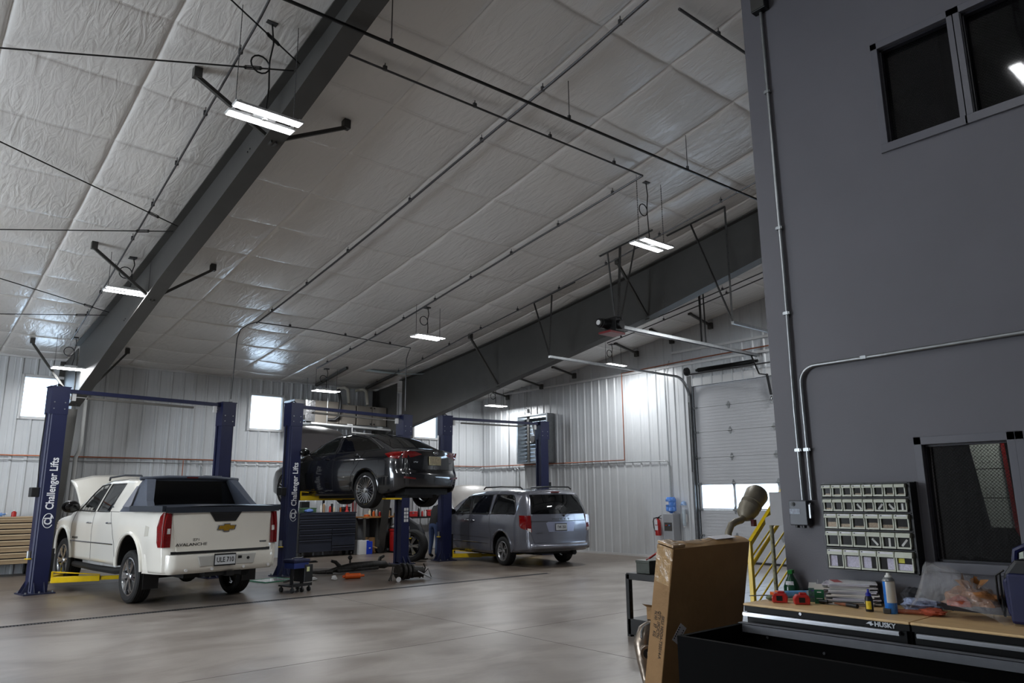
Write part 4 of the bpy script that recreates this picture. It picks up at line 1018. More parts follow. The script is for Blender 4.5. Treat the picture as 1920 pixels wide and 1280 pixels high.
av.rpatch('tailgate_gap',[(-.82,.795),(.82,.795),(.82,.832),(-.82,.832)],M_blkm,T,off=.012)
# lights wrap the corners
for s in (-1,1):
    a=[(s*.83,.90),(s*.83,1.40),(s*.935,1.41),(s*.955,1.2),(s*.955,.90)]
    lt=av.rpatch('tail_light',a,M_lred,T,off=.018,n=6)
    av.patch('tail_light',[(-1.20,.90),(-1.20,1.41),(-1.06,1.42),(-1.02,1.2),(-1.06,.90)],M_lred,T,side=s,off=.012,n=6)
    a=[(s*.845,1.10),(s*.845,1.18),(s*.93,1.18),(s*.93,1.10)]
    av.rpatch('reverse_lens',a,M_lclr,T,off=.024,n=4)
# bumper
mb=MB(); rows=[]
for z,dy in ((.50,-.02),(.53,-.07),(.60,-.10),(.72,-.10),(.785,-.085),(.79,-.02)):
    row=[]
    for i in range(33):
        u=-1+2*i/32; x=1.0*math.copysign(min(1,abs(u)**.9),u); k=(max(0,abs(u)-.78)/.22)
        row.append((x*(.995),-1.20+dy*(1-k**2*.4)-.06*(1-x*x)+.60*(k**2.2),z))
    rows.append(row)
mb.grid(rows); part('rear_bumper',mb,M_wp,T,smooth=60)
yb_=-1.20-.10-.062
mb=MB(); mb.prism([(-.42,.60),(.46,.60),(.50,.76),(-.46,.76)],yb_-.004,yb_+.02,'y'); part('plate_recess',mb,mat('white_recess_shade_tone',(176,176,172),.4,noise=(4,.04)),T,bevel=.01)  # duller white carries the recess shade in its colour
plate(T,(-.03,yb_-.008,.685),.105,.33,.165,M_blk,M_plate,M_ink,'ULE 710')
mb=MB(); mb.box(.19,.25,yb_-.012,yb_,.69,.73); mb.cyl((.36,yb_-.016,.69),(.36,yb_,.69),.022,14); part('trailer_socket',mb,M_blk,T)
for x in (-.62,-.22,.30,.74):
    mb=MB(); mb.cyl((x,-1.31-.05*(1-x*x),.555),(x,-1.285-.05*(1-x*x),.555),.022,14); part('parking_sensor',mb,M_alw,T,smooth=True)
# trim strips, cladding, boards
for s in (-1,1):
    mb=MB(); mb.tube([(s*(av.W(y,.9)+.004),y,.885) for y in (.72,1.2,1.7,2.3,2.85)],.012,6); part('side_moulding',mb,mat('dark_chrome_strip',(96,98,104),.25,.8,noise=(9,.1)),T,smooth=True)
    mb=MB(); mb.tube([(s*.86,.55,.47),(s*.93,.65,.46),(s*.95,1.6,.46),(s*.93,2.7,.47),(s*.86,2.8,.48)],.055,8); part('running_board',mb,M_under,T,smooth=True)
    mb=MB(); mb.box(s*.82-.12,s*.82+.12,-.56,-.545,.25,.60); part('mud_flap',mb,M_blk,T)
    mb=MB(); mb.tube([(s*.70,.45,1.98),(s*.71,.5,2.02),(s*.72,1.2,2.045),(s*.71,1.95,2.02),(s*.70,2.0,1.97)],.018,8); part('roof_rail',mb,M_trim,T,smooth=True)
text('model_lettering','AVALANCHE',.05,M_steel,T,frame4((-av.W(2.55,.95)-.004,2.62,.945),(0,-1,0),(0,0,1)),sx=1.1)
mb=MB(); mb.lathe([(0,0),(.018,.0),(.02,.004)],(-.965,.92,1.5),12,'x'); part('pillar_badge',mb,M_chrome,T)
av.patch('fuel_door',[(-.75,1.06),(-.75,1.20),(-.60,1.22),(-.60,1.05)],mat('pearl_white_panel',(190,186,174),.25,coat=1,noise=(2,.03)),T,off=.002)
seams(av,T,[[(2.75,1.42),(2.88,1.2),(2.86,.62)],[(1.78,1.42),(1.76,.6)],[(1.02,1.42),(.80,1.15),(.66,.9),(.60,.62)],[(.66,1.42),(1.7,1.42),(2.8,1.42)]])
handle(av,T,1.92,1.22,M_chrome); handle(av,T,.96,1.23,M_chrome)
mirror(T,.96,2.72,1.50,M_blkm,(.16,.09,.115))
wheel(T,(-.84,0,.41),.41,.26,.29,-1,'truck',M_chrome); wheel(T,(.84,0,.41),.41,.26,.29,1,'truck',M_chrome)
wheel(T,(-.84,3.34,.50),.41,.26,.29,-1,'truck',M_chrome); wheel(T,(.84,3.34,.50),.41,.26,.29,1,'truck',M_chrome)
mb=MB(); mb.box(-.62,.62,-1.15,3.9,.50,.72); mb.cyl((-.7,0,.41),(.7,0,.41),.06,10); mb.ball((0,0,.41),.16,8); mb.box(-.55,.1,-1.1,-.5,.42,.55); mb.box(-.3,.3,-1.28,-1.1,.44,.52); mb.cyl((.45,-1.1,.47),(.45,.8,.47),.08,10); part('underbody',mb,M_under,T)
mb=MB(); mb.box(.02,.14,-1.36,-1.2,.43,.50); part('tow_hitch',mb,M_blkm,T)
seats(T,(.9,1.9),1.25,.9)
# open hood hinged at the cowl
mb=MB(); rows=[]
for i in range(9):
    t=i/8; y=2.95+.78*t; z=1.47+.60*t+.10*math.sin(PI*t); rows.append([(x,y,z+.05*(1-(x/.8)**2)-(.05 if abs(x)>.78 else 0)) for x in (-.84,-.80,-.45,-.4,0,.4,.45,.80,.84)])
mb.grid(rows); h=part('hood',mb,M_wp,T,smooth=40,fix=False); so=h.modifiers.new('t','SOLIDIFY'); so.thickness=.035

# ================================================================ dark sedan on the lift
M_kp=mat('metallic_charcoal_car_paint',(26,27,31),.16,.2,noise=(400,.15),coat=1)
T=thing('sedan','dark charcoal sedan raised high on the lift, with bright chrome wheels','car',(8.55,13.85,1.47),RZ(10))
ki=Car(-.98,3.62,.915,
  [(.15,.93),(.3,.97),(.55,1.0),(.75,1.0),(.95,.975),(1.05,.93),(1.25,.80),(1.42,.70),(1.5,.66)],
  [(-1.05,1.10),(-.9,1.13),(-.62,1.15),(-.35,1.27),(.0,1.42),(.35,1.50),(.9,1.54),(1.4,1.50),(1.9,1.33),(2.45,1.06),(2.8,.99),(3.4,.86),(3.7,.62)],
  [(-1.0,.36),(-.85,.26),(-.5,.22),(.4,.20),(2.4,.20),(3.2,.22),(3.6,.3)],[(0,.33,.40),(2.80,.33,.39)],crown=.05,taper_r=.22,taper_f=.22,tail=[(.2,.08),(.35,-.02),(.6,-.05),(.7,.0),(.95,.02),(1.0,.0),(1.12,-.03)],bulge=.12)
k1=[(2.02,1.07),(1.70,1.30),(1.40,1.43),(1.14,1.45),(1.10,1.08)]
k2=[(1.04,1.09),(1.06,1.46),(.62,1.45),(.22,1.38),(-.18,1.22),(-.36,1.12),(.1,1.10)]
ki.body(M_kp,[shrink(k1),shrink(k2,.7)],T)
ki.patch('side_glass',k1,M_glassl,T,off=.005,mirror=True); ki.patch('side_glass',k2,M_glassd,T,off=.005,mirror=True)
surround(ki,T,k1,M_blk,.010); surround(ki,T,k2,M_blk,.010)
for s in (-1,1):
    P=[(2.05,1.09),(1.7,1.34),(1.36,1.475),(1.0,1.50),(.55,1.48),(.15,1.39),(-.25,1.22),(-.45,1.13)]
    mb=MB(); mb.tube([(s*(ki.W(y,min(z,ki.zt(y)))+.004),y,z) for y,z in P],.009,6); part('roofline_chrome',mb,M_chrome,T,smooth=True)
# rear screen
mb=MB(); rows=[]
for i in range(9):
    y=.30-.88*i/8; w_=.60+.06*i/8; zz=ki.zt(y); rows.append([(w_*u,y,zz+ki.cr*(1-abs(w_*u/ki.W(y,zz))**2.4 if abs(w_*u)<ki.W(y,zz) else 0)+.006) for u in np.linspace(-1,1,11)])
mb.grid(rows,flip=True); part('rear_window',mb,M_glassd,T,smooth=True,fix=False)
mb=MB(); rows=[]
for i in range(9):
    y=1.50+.85*i/8; w_=.60+.10*i/8; zz=ki.zt(y); rows.append([(w_*u,y,zz+ki.cr*(1-abs(w_*u/max(.7,ki.W(y,zz)))**2.4)+.006) for u in np.linspace(-1,1,11)])
mb.grid(rows,flip=True); part('windscreen',mb,M_glassd,T,smooth=True,fix=False)
wells(ki,T,.90); lip(ki,T,M_kp,.012,.018)
for s in (-1,1):
    a=[(s*.34,1.0),(s*.50,1.055),(s*.74,1.06),(s*.74,.92),(s*.55,.94)]
    ki.rpatch('tail_light',a,M_lred,T,off=.014,n=8)
    ki.patch('tail_light',[(-.92,.90),(-.93,1.05),(-.75,1.05),(-.55,1.02),(-.7,.93)],M_lred,T,side=s,off=.010,n=8)
    ki.rpatch('rear_reflector',[(s*.50,.50),(s*.50,.53),(s*.74,.56),(s*.74,.52)],mat('dark_red_reflector',(96,16,18),.2,coat=1,noise=(20,.1)),T,off=.01)
    ki.patch('front_fender_trim',[(2.2,.93),(2.2,.955),(2.36,.955),(2.36,.93)],M_chrome,T,side=s,off=.006,n=3,k=1)
ki.rpatch('trunk_lid',[(-.60,.70),(.60,.70),(.66,.93),(.66,1.06),(-.66,1.06),(-.66,.93)],M_kp,T,off=.012,n=20,rim=.04)
ki.rpatch('plate_recess',[(-.30,.76),(.30,.76),(.34,.965),(-.34,.965)],M_kp,T,off=.004)
yk=ki.yr(0,.87)-.02
plate(T,(0,yk-.004,.875),.07,.31,.155,mat('worn_chrome_frame',(150,140,110),.3,.6,noise=(20,.2)),mat('weathered_plate',(150,138,108),.45,noise=(26,.35)),M_ink,None)
mb=MB(); mb.tube([(.065*math.cos(t),ki.yr(0,1.035)-.022,1.035+.032*math.sin(t)) for t in np.linspace(0,2*PI,20)[:-1]],.006,6,closed=True); mb.box(-.035,.035,ki.yr(0,1.035)-.022,ki.yr(0,1.035)-.016,1.025,1.045); part('oval_badge',mb,M_chrome,T,smooth=True)
text('model_lettering','OPTIMA',.04,M_chrome,T,frame4((-.47,ki.yr(-.45,.84)-.018,.84),(1,.06,0),(0,0,1)),sx=1.2)
text('trim_lettering','GDI',.035,M_galvd,T,frame4((.50,ki.yr(.5,.84)-.018,.84),(1,-.06,0),(0,0,1)),sx=1.2)
mb=MB(); mb.prism([(-.02,1.51),(.16,1.51),(.02,1.575),(-.01,1.57)],-.015+.2,.015+.2,'x'); 
mb=MB(); mb.prism([(.18,1.50),(.40,1.52),(.22,1.585),(.19,1.58)],-.014,.014,'x'); part('antenna_fin',mb,M_blkm,T,bevel=.006)
seams(ki,T,[[(2.12,1.06),(2.30,.8),(2.28,.3)],[(1.09,1.08),(1.08,.28)],[(.1,1.10),(.25,.85),(.45,.62),(.52,.3)],[(-.45,1.12),(.6,1.095),(2.1,1.06)]])
handle(ki,T,1.32,.975,M_kp); handle(ki,T,.33,1.01,M_kp); mirror(T,.88,1.98,1.15,M_kp,(.12,.08,.085))
for s in (-1,1):
    mb=MB(); mb.tube([(s*(ki.W(y,.30)+.008),y,.30) for y in (.45,1.0,1.7,2.35)],.018,6); part('sill_trim',mb,M_kp,T,smooth=True)
    wheel(T,(s*.80,0,.30),.365,.24,.285,s,'multi',M_chrome); wheel(T,(s*.80,2.80,.36),.365,.24,.285,s,'multi',M_chrome)
mb=MB(); mb.box(-.70,.70,.45,2.38,.14,.26); mb.box(-.6,.6,-.88,.45,.20,.32); mb.cyl((-.75,0,.30),(.75,0,.30),.035,10); mb.cyl((.35,-.85,.24),(.35,.3,.22),.07,10); mb.box(-.45,.25,-.80,-.42,.14,.24); part('underbody',mb,M_under,T)
for s in (-1,1):
    mb=MB(); mb.tube([(s*.3,.2,.2),(s*.45,-.1,.16),(s*.72,0,.24)],.025,8); part('suspension_arm',mb,M_galvd,T,smooth=True)
seats(T,(.5,1.45),.72,.8)
mb=MB(); rows=[]
for i in range(11):
    t=i/10; y=2.38+.72*t; z=1.06+.74*t+.12*math.sin(PI*t); rows.append([(x,y+.03*(x/.7)**2,z+.07*(1-(x/.75)**2)) for x in np.linspace(-.76,.76,13)])
mb.grid(rows); h=part('hood',mb,mat('charcoal_hood',(84,80,82),.28,.2,noise=(300,.1),coat=.6),T,smooth=True,fix=False); so=h.modifiers.new('t','SOLIDIFY'); so.thickness=.03

# ================================================================ silver minivan
M_vp=mat('silver_blue_car_paint',(112,114,124),.25,.45,noise=(350,.10),coat=1)
T=thing('minivan','silver minivan with its hood up, parked between the lift posts nearest the wall fan','van',(12.70,14.1,0),RZ(-8))
va=Car(-.98,4.0,.99,
  [(.2,.95),(.4,.985),(.7,1.0),(.95,1.0),(1.15,.975),(1.3,.93),(1.5,.87),(1.68,.80),(1.8,.74)],
  [(-1.1,1.72),(-.9,1.76),(-.6,1.79),(.2,1.82),(1.2,1.81),(1.8,1.76),(2.3,1.60),(2.95,1.20),(3.2,1.08),(3.7,.95),(4.0,.78)],
  [(-1.0,.40),(-.7,.34),(.5,.26),(2.6,.24),(3.4,.26),(4.0,.3)],[(0.02,.38,.44),(3.08,.36,.41)],crown=.05,taper_r=.10,taper_f=.2,tail=[(.3,-.04),(.5,-.07),(.56,-.03),(.8,-.03),(1.2,.0),(1.4,.06),(1.7,.20),(1.8,.22)],bulge=.10)
v1=[(2.42,1.18),(2.12,1.45),(1.90,1.62),(1.74,1.63),(1.64,1.19)]
v2=[(1.58,1.20),(1.68,1.65),(.66,1.67),(.66,1.20)]
v3=[(.54,1.21),(.48,1.67),(-.25,1.66),(-.40,1.58),(-.56,1.30),(-.55,1.22)]
va.body(M_vp,[shrink(v1),shrink(v2),shrink(v3)],T)
for v,m in ((v1,M_glassl),(v2,M_glassd),(v3,M_glassd)):
    va.patch('side_glass',v,m,T,off=.006,mirror=True); surround(va,T,v,M_blk,.011)
va.rpatch('rear_window',[(-.78,1.21),(.78,1.21),(.70,1.66),(-.70,1.66)],M_glassd,T,off=.012,n=20)
va.rpatch('tailgate',[(-.78,.56),(.78,.56),(.82,.8),(.80,1.20),(-.80,1.20),(-.82,.8)],M_vp,T,off=.014,n=20,rim=.04)
va.rpatch('tailgate_crease',[(-.80,1.035),(.80,1.035),(.80,1.05),(-.80,1.05)],mat('panel_gap',(30,30,32)),T,off=.016)
va.rpatch('plate_recess',[(-.36,.80),(.36,.80),(.42,1.0),(.40,1.03),(-.40,1.03),(-.42,1.0)],mat('silver_recess',(140,144,165),.3,.3,noise=(100,.05)),T,off=.018)
yv=va.yr(0,.9)-.03
plate(T,(-.02,yv,.905),.09,.31,.155,M_galvd,M_plate,M_ink,'TVK 253')
text('maker_lettering','D O D G E',.05,M_galvd,T,frame4((0,va.yr(0,1.09)-.018,1.09),(1,0,0),(0,0,1)),sx=2.2)
text('model_lettering','CARAVAN',.045,M_galvd,T,frame4((-.58,va.yr(-.58,.78)-.018,.78),(1,-.03,0),(0,0,1)),sx=1.1)
mb=MB(); mb.tube([(.1,va.yr(.1,1.2)-.03,1.19),(.3,va.yr(.3,1.25)-.03,1.25),(.55,va.yr(.55,1.25)-.02,1.27)],.01,6); mb.ball((.08,va.yr(.08,1.17)-.03,1.17),.03,8); part('rear_wiper',mb,M_blk,T,smooth=True)
mb=MB(); mb.box(-.12,.12,va.yr(0,1.72)-.02,va.yr(0,1.72)+.01,1.705,1.73); part('centre_brake_light',mb,M_lred,T)
for s in (-1,1):
    va.rpatch('tail_light',[(s*.80,.80),(s*.80,1.18),(s*.91,1.18),(s*.91,.86)],M_lred,T,off=.016,n=6)
    va.patch('tail_light',[(-.98,.84),(-.98,1.18),(-.74,1.18),(-.76,.98),(-.82,.90)],M_lred,T,side=s,off=.010,n=6)
    va.rpatch('reverse_lens',[(s*.82,.80),(s*.82,.88),(s*.90,.89),(s*.90,.84)],M_lclr,T,off=.022,n=4)
    mb=MB(); mb.tube([(s*.72,-.55,1.79),(s*.72,-.45,1.84),(s*.72,.4,1.86),(s*.72,1.2,1.85),(s*.71,1.3,1.80)],.018,8); part('roof_rail',mb,M_blk,T,smooth=True)
    mb=MB(); mb.tube([(s*(va.W(y,.5)+.002),y,.5) for y in (.62,1.2,2.0,2.6)],.012,6); part('side_crease_trim',mb,M_vp,T,smooth=True)
mb=MB(); rows=[]
for z,dy in ((.34,.10),(.36,0),(.42,-.06),(.44,-.09),(.47,-.10),(.52,-.09),(.545,-.02)):
    row=[]
    for i in range(33):
        u=-1+2*i/32; k=(max(0,abs(u)-.74)/.26); row.append((u*.985,-1.0+dy*(1-k*k*.4)-.09*(1-u*u)+.52*(k**2.3),z))
    rows.append(row)
mb.grid(rows); part('rear_bumper',mb,M_vp,T,smooth=60)
va.patch('fuel_door',[(.20,.98),(.18,1.06),(.25,1.12),(.34,1.12),(.40,1.04),(.37,.96),(.28,.94)],M_vp,T,off=.003)
seams(va,T,[[(2.50,1.16),(2.62,.9),(2.58,.3)],[(1.62,1.2),(1.60,.3)],[(.60,1.2),(.58,.9),(.50,.7),(.55,.3)],[(-.55,1.2),(1.0,1.19),(2.5,1.17)],[(.6,.62),(2.6,.64)]])
handle(va,T,1.74,1.03,M_chrome,.18); handle(va,T,1.42,1.03,M_chrome,.18); mirror(T,.94,2.42,1.24,M_vp,(.12,.08,.09))
wells(va,T,.97); lip(va,T,M_vp,.014,.03)
al=mat('cast_alloy_wheel',(170,170,172),.25,.8,noise=(9,.05))
for s in (-1,1): wheel(T,(s*.85,.02,.335),.335,.225,.225,s,'five',al); wheel(T,(s*.85,3.08,.335),.335,.225,.225,s,'five',al)
mb=MB(); mb.box(-.72,.72,.5,2.6,.2,.34); mb.box(-.6,.6,-.85,.5,.28,.42); mb.cyl((-.75,.02,.33),(.75,.02,.33),.04,10); mb.cyl((.5,-.95,.3),(.5,-.3,.3),.06,10); part('underbody',mb,M_under,T)
seats(T,(.3,1.2,2.0),.95,.95)
mb=MB(); rows=[]
for i in range(11):
    t=i/10; y=2.72+.72*t; z=1.22+.66*t+.10*math.sin(PI*t); rows.append([(x,y+.03*(x/.7)**2,z+.08*(1-(x/.8)**2)) for x in np.linspace(-.78,.78,13)])
mb.grid(rows); h=part('hood',mb,mat('pale_hood_underside',(186,182,178),.4,noise=(3,.05),coat=.3),T,smooth=True,fix=False); so=h.modifiers.new('t','SOLIDIFY'); so.thickness=.03
# ---------------------------------------------------------------- workbench along the grey wall
BX0,BX1=4.29,4.885
M_cab=mat('black_cabinet_enamel',(8,8,9),.45,noise=(6,.1),spec=.2)
M_lock=mat('bright_lock_face',(170,172,176),.25,.8,noise=(20,.05)); M_hand=mat('brushed_handle',(188,190,194),.28,.85,noise=(30,.04))
for (ya,yb_,lb,hl,lk) in ((1.80,2.80,'black rolling tool cabinet with a silver drawer bar, below the parts bins',(1.853,2.80),2.42),(.62,1.795,'black rolling tool cabinet with a silver drawer bar, below the plastic bags',(.68,1.765),1.20)):
    T=thing('tool_cabinet',lb,'tool cabinet',((BX0+BX1)/2,(ya+yb_)/2,0))
    mb=MB(); mb.box(BX0+.02,BX1,ya+.003,yb_-.003,.12,.912); part('cabinet_body',mb,M_cab,T,world=True,bevel=.004)
    for z0,z1 in ((.80,.902),(.66,.79),(.52,.65),(.33,.51),(.14,.32)):
        mb=MB(); mb.box(BX0,BX0+.02,ya+.02,yb_-.02,z0,z1); d=part('drawer',mb,M_cab,T,world=True,bevel=.003)
        mb=MB(); zz=z1-.012 if z0<.8 else .888
        mb.box(BX0-.022,BX0,hl[0],hl[1],zz-.012,zz+.010); mb.box(BX0-.026,BX0-.018,hl[0],hl[1],zz-.006,zz+.004); o=mkobj('drawer_handle',mb,M_hand,d,loc=tuple(T.location)); o.location=(0,0,0)
    mb=MB(); mb.cyl((BX0-.008,lk,.925),(BX0+.02,lk,.925),.009,14); part('lock',mb,M_lock,T,world=True)
    for x in (BX0+.08,BX1-.08):
        for y in (ya+.08,yb_-.08):
            mb=MB(); mb.cyl((x-.02,y,.06),(x+.02,y,.06),.06,16); mb.box(x-.03,x+.03,y-.03,y+.03,.1,.122); part('caster',mb,M_blk,T,world=True)
    mb=MB(); mb.box(BX0-.004,BX0+.018,ya+.003,yb_-.003,.903,.935); part('front_fascia',mb,M_cab,T,world=True)
    if ya>1:
        M=frame4((BX0-.006,1.930,.919),(0,-1,0),(0,0,1)); text('maker_lettering','HUSKY',.034,M_hand,T,M,sx=1.05,bold=.0012) 
        T.children[-1].location=-T.location
        mb=MB(); mb.prism([(1.990,.917),(2.004,.923),(1.998,.931),(2.016,.928),(2.034,.916),(2.014,.917),(2.008,.907)],BX0-.006,BX0-.004,'x'); part('maker_logo',mb,M_hand,T,world=True)
    mb=MB(); mb.box(BX0-.012,BX1+.0,ya+.001,yb_+.0,.915+.0,.95)
    mb.v=[(x,y,z if z>.93 else .936) for x,y,z in mb.v]
    solo('wood_worktop',mb,M_wood,('pine' if ya>1 else 'light pine')+' worktop of the cabinet '+('below the parts bins' if ya>1 else 'carrying the plastic bag'),'worktop',bevel=.004)
ZT=.95
# ---------------------------------------------------------------- parts bin rack
M_bin=mat('ivory_plastic',(186,190,176),.4,noise=(9,.04)); M_binw=mat('dark_clear_bin_window',(28,29,30),.12,noise=(40,.3),coat=.5); M_lab=mat('white_label_strip',(214,214,220),.5,noise=(50,.08))
T=thing('parts_bin_rack','black wall rack of ivory tip-out parts bins above the worktop','parts rack',(XG,2.2,1.14))
mb=MB(); mb.box(XG-.03,XG,1.925,2.50,1.145,1.69); mb.box(XG-.10,XG-.03,1.925,1.94,1.15,1.685); mb.box(XG-.10,XG-.03,2.485,2.495,1.15,1.685)
for z in (1.145,1.28,1.392,1.502,1.594,1.684): mb.box(XG-.10,XG-.03,1.93,2.49,z-.004,z+.002)
mb.box(XG-.10,XG-.03,2.197,2.203,1.28,1.684)
part('rack_frame',mb,M_blkm,T,world=True)
rows=[(1.600,1.680,8),(1.508,1.590,8),(1.398,1.498,6),(1.288,1.388,6),(1.152,1.276,5)]
stuffm=[mat('mixed_small_hardware',(96,84,70),.35,.6,noise=(160,.7)),mat('printed_packets',(190,186,204),.5,noise=(110,.22)),mat('pale_card',(206,206,204),.6,noise=(30,.05)),mat('yellow_card',(196,190,60),.5,noise=(30,.1))]
Y0,Y1=2.475,1.945
for ri,(z0,z1,n) in enumerate(rows):
    w_=(Y0-Y1)/n
    for k in range(n):
        a=Y0-w_*k-.003; b=a-w_+.006; xf=XG-.105; h=z1-z0
        mb=MB(); zt_=z1-.30*h; e=.007
        # sloping front frame: thicker hood on top, open window below
        mb.add([(xf-.018,a,z1-.005),(xf-.018,b,z1-.005),(xf-.026,b,zt_),(xf-.026,a,zt_),(xf+.06,a,z1-.002),(xf+.06,b,z1-.002),(xf+.02,b,zt_),(xf+.02,a,zt_)],[(0,1,2,3),(4,7,6,5),(0,4,5,1),(3,2,6,7),(0,3,7,4),(1,5,6,2)])
        mb.box(xf-.012,xf+.02,a-e,a,z0+.003,zt_+.002); mb.box(xf-.012,xf+.02,b,b+e,z0+.003,zt_+.002); mb.box(xf-.016,xf+.02,b,a,z0+.003,z0+.013)
        bn=part('tip_out_bin',mb,M_bin,T,world=True)
        def sub(nm,mb,m): o=mkobj(nm,mb,m,bn,loc=tuple(T.location)); return o
        mb=MB(); mb.box(xf+.0,xf+.006,b+e,a-e,z0+.012,zt_); sub('bin_window',mb,M_binw)
        labelled=(ri==0 and k<6) or ri==2 or (ri==3 and k<3) or (ri==4 and k<4)
        if labelled:
            mb=MB(); mb.box(xf-.0215,xf-.0195,b+.006,a-.006,z1-.019*(1.2 if ri>1 else .9),z1-.007); sub('label_strip',mb,M_lab)
            mb=MB(); mb.box(xf-.0225,xf-.021,a-.018,a-.009,z1-.016,z1-.010); sub('label_mark',mb,M_ink)
        mb=MB(); q=(ri,k)
        if ri in (0,2) or q in ((1,0),(1,4)): mb.box(xf-.002,xf,b+e+.003,a-e-.003,z0+.013,z0+.013+(.30 if ri==2 else .10)*h*(1-.35*((k*7)%3))); sub('bin_contents',mb,stuffm[0])
        elif ri==4:
            f=[(.0,.55),(.0,1),(.0,.6),(.5,1),(.0,1)][k]; mb.box(xf-.002,xf,a-e-(a-b-2*e)*f[1],a-e-(a-b-2*e)*f[0],z0+.014,zt_-.008 if k<4 else z0+.05); sub('bin_contents',mb,stuffm[1])
            if k==4: mb=MB(); mb.box(xf-.002,xf,a-e-.04,a-e-.004,z0+.055,zt_-.004); sub('bin_contents',mb,stuffm[3])
        elif k>=3 or ri==3 and k>2:
            sgn=(k%3-1)*.7; mb.obox((xf-.001,(a+b)/2,z0+h*.38),(.002,.012,h*.5),Matrix.Rotation(sgn,3,'X')); sub('bin_contents',mb,stuffm[2])
# ---------------------------------------------------------------- things on the worktop
def at(name,label,cat,x,y,rz=0,z=ZT): return thing(name,label,cat,(x,y,z),rz)
for k,(x,y,r,lb) in enumerate(((4.47,2.655,.5,'red tool battery on the worktop, standing farther from the small green carton'),(4.49,2.52,.65,'red tool battery on the worktop, standing closest to the small green carton'))):
    T=at('tool_battery',lb,'battery',x,y,r)
    mb=MB(); mb.prism([(-.045,.002),(.045,.002),(.048,.035),(.030,.058),(-.038,.058),(-.048,.035)],-.035,.035,'x'); part('battery_case',mb,M_red,T,bevel=.006)
    mb=MB(); mb.box(-.022,.022,-.03,.012,.056,.070); part('contact_block',mb,M_red,T,bevel=.004)
    mb=MB(); mb.box(-.037,-.034,-.016,.02,.014,.044); part('release_button',mb,M_blk,T)
M_grn=mat('green_printed_card',(22,92,60),.5,noise=(40,.25)); M_cardw=mat('white_inner_card',(208,208,204),.6,noise=(8,.04))
for (x,y,m,lb,h) in ((4.61,2.465,M_grn,'small green and white open carton on the worktop',.085),(4.66,2.53,mat('dull_green_printed_card',(70,100,92),.5,noise=(60,.35)),'small carton with a purple band, behind the green and white one',.085)):
    T=at('small_carton',lb,'carton',x,y,.5)
    mb=MB(); mb.box(-.026,.026,-.028,.028,0,h); part('carton_body',mb,m,T)
    mb=MB(); mb.add([(-.026,-.028,h),(.026,-.028,h),(.024,-.032,h+.05),(-.024,-.032,h+.05)],[(0,1,2,3)]); mb.add([(-.026,-.028,h),(-.026,.028,h),(-.034,.022,h+.035),(-.034,-.022,h+.035)],[(0,1,2,3)]); part('open_flap',mb,M_cardw,T)
    mb=MB(); mb.box(-.0268,-.026,-.018,.018,h*.35,h*.40); mb.box(-.0268,-.026,-.012,.012,h*.78,h*.86); part('printed_band',mb,M_alw if m is M_grn else mat('purple_print',(84,60,130),.5,noise=(20,.1)),T)
T=at('glue_bottle','small black bottle with a blue nozzle cap and yellow label','bottle',4.50,2.105)
mb=MB(); mb.lathe([(0,0),(.020,0),(.022,.004),(.022,.07),(.017,.085),(.012,.088)],n=20); part('bottle_body',mb,M_blk,T,smooth=True)
mb=MB(); mb.lathe([(.015,.084),(.015,.10),(.007,.108),(.005,.125),(.0,.126)],n=16); part('nozzle_cap',mb,mat('blue_cap',(26,34,140),.35,noise=(9,.05)),T,smooth=True)
mb=MB(); mb.grid([[(.0225*math.cos(t),.0225*math.sin(t),z) for t in np.linspace(2.7,4.1,8)] for z in (.015,.06)]); part('yellow_label',mb,mat('yellow_label',(220,190,40),.5,noise=(50,.2)),T)
T=at('spray_can','tall blue and white aerosol can standing upright on the worktop','aerosol can',4.52,1.99)
def can_m():
    m=mat('blue_and_white_can',(30,120,200),.25,.2,noise=(3,.02),coat=.5); nt=m.node_tree; L=nt.links; b=nt.nodes['Principled BSDF']; b.inputs['Metallic'].default_value=.1
    tc=nt.nodes.new('ShaderNodeTexCoord'); sp=nt.nodes.new('ShaderNodeSeparateXYZ'); L.new(tc.outputs['Object'],sp.inputs[0])
    a=nt.nodes.new('ShaderNodeMath'); a.operation='LESS_THAN'; L.new(sp.outputs[1],a.inputs[0]); a.inputs[1].default_value=.006
    c=nt.nodes.new('ShaderNodeMath'); c.operation='GREATER_THAN'; L.new(sp.outputs[2],c.inputs[0]); c.inputs[1].default_value=.06
    d=nt.nodes.new('ShaderNodeMath'); d.operation='MULTIPLY'; L.new(a.outputs[0],d.inputs[0]); L.new(c.outputs[0],d.inputs[1])
    mx=nt.nodes.new('ShaderNodeMix'); mx.data_type='RGBA'; L.new(d.outputs[0],mx.inputs[0]); mx.inputs[6].default_value=(*lin((.12,.45,.80)),1); mx.inputs[7].default_value=(*lin((.80,.80,.78)),1); L.new(mx.outputs[2],b.inputs['Base Color']); return m
mb=MB(); mb.lathe([(0,0),(.031,0),(.033,.004),(.033,.175)],n=28); part('can_body',mb,can_m(),T,smooth=True)
mb=MB(); mb.lathe([(.033,.175),(.034,.18),(.024,.196),(.019,.198)],n=28); part('can_shoulder',mb,M_galv,T,smooth=True)
mb=MB(); mb.lathe([(.019,.198),(.018,.205),(.010,.212),(.009,.222),(0,.223)],n=18); part('spray_nozzle',mb,mat('white_plastic',(220,220,216),.35,noise=(5,.03)),T,smooth=True)
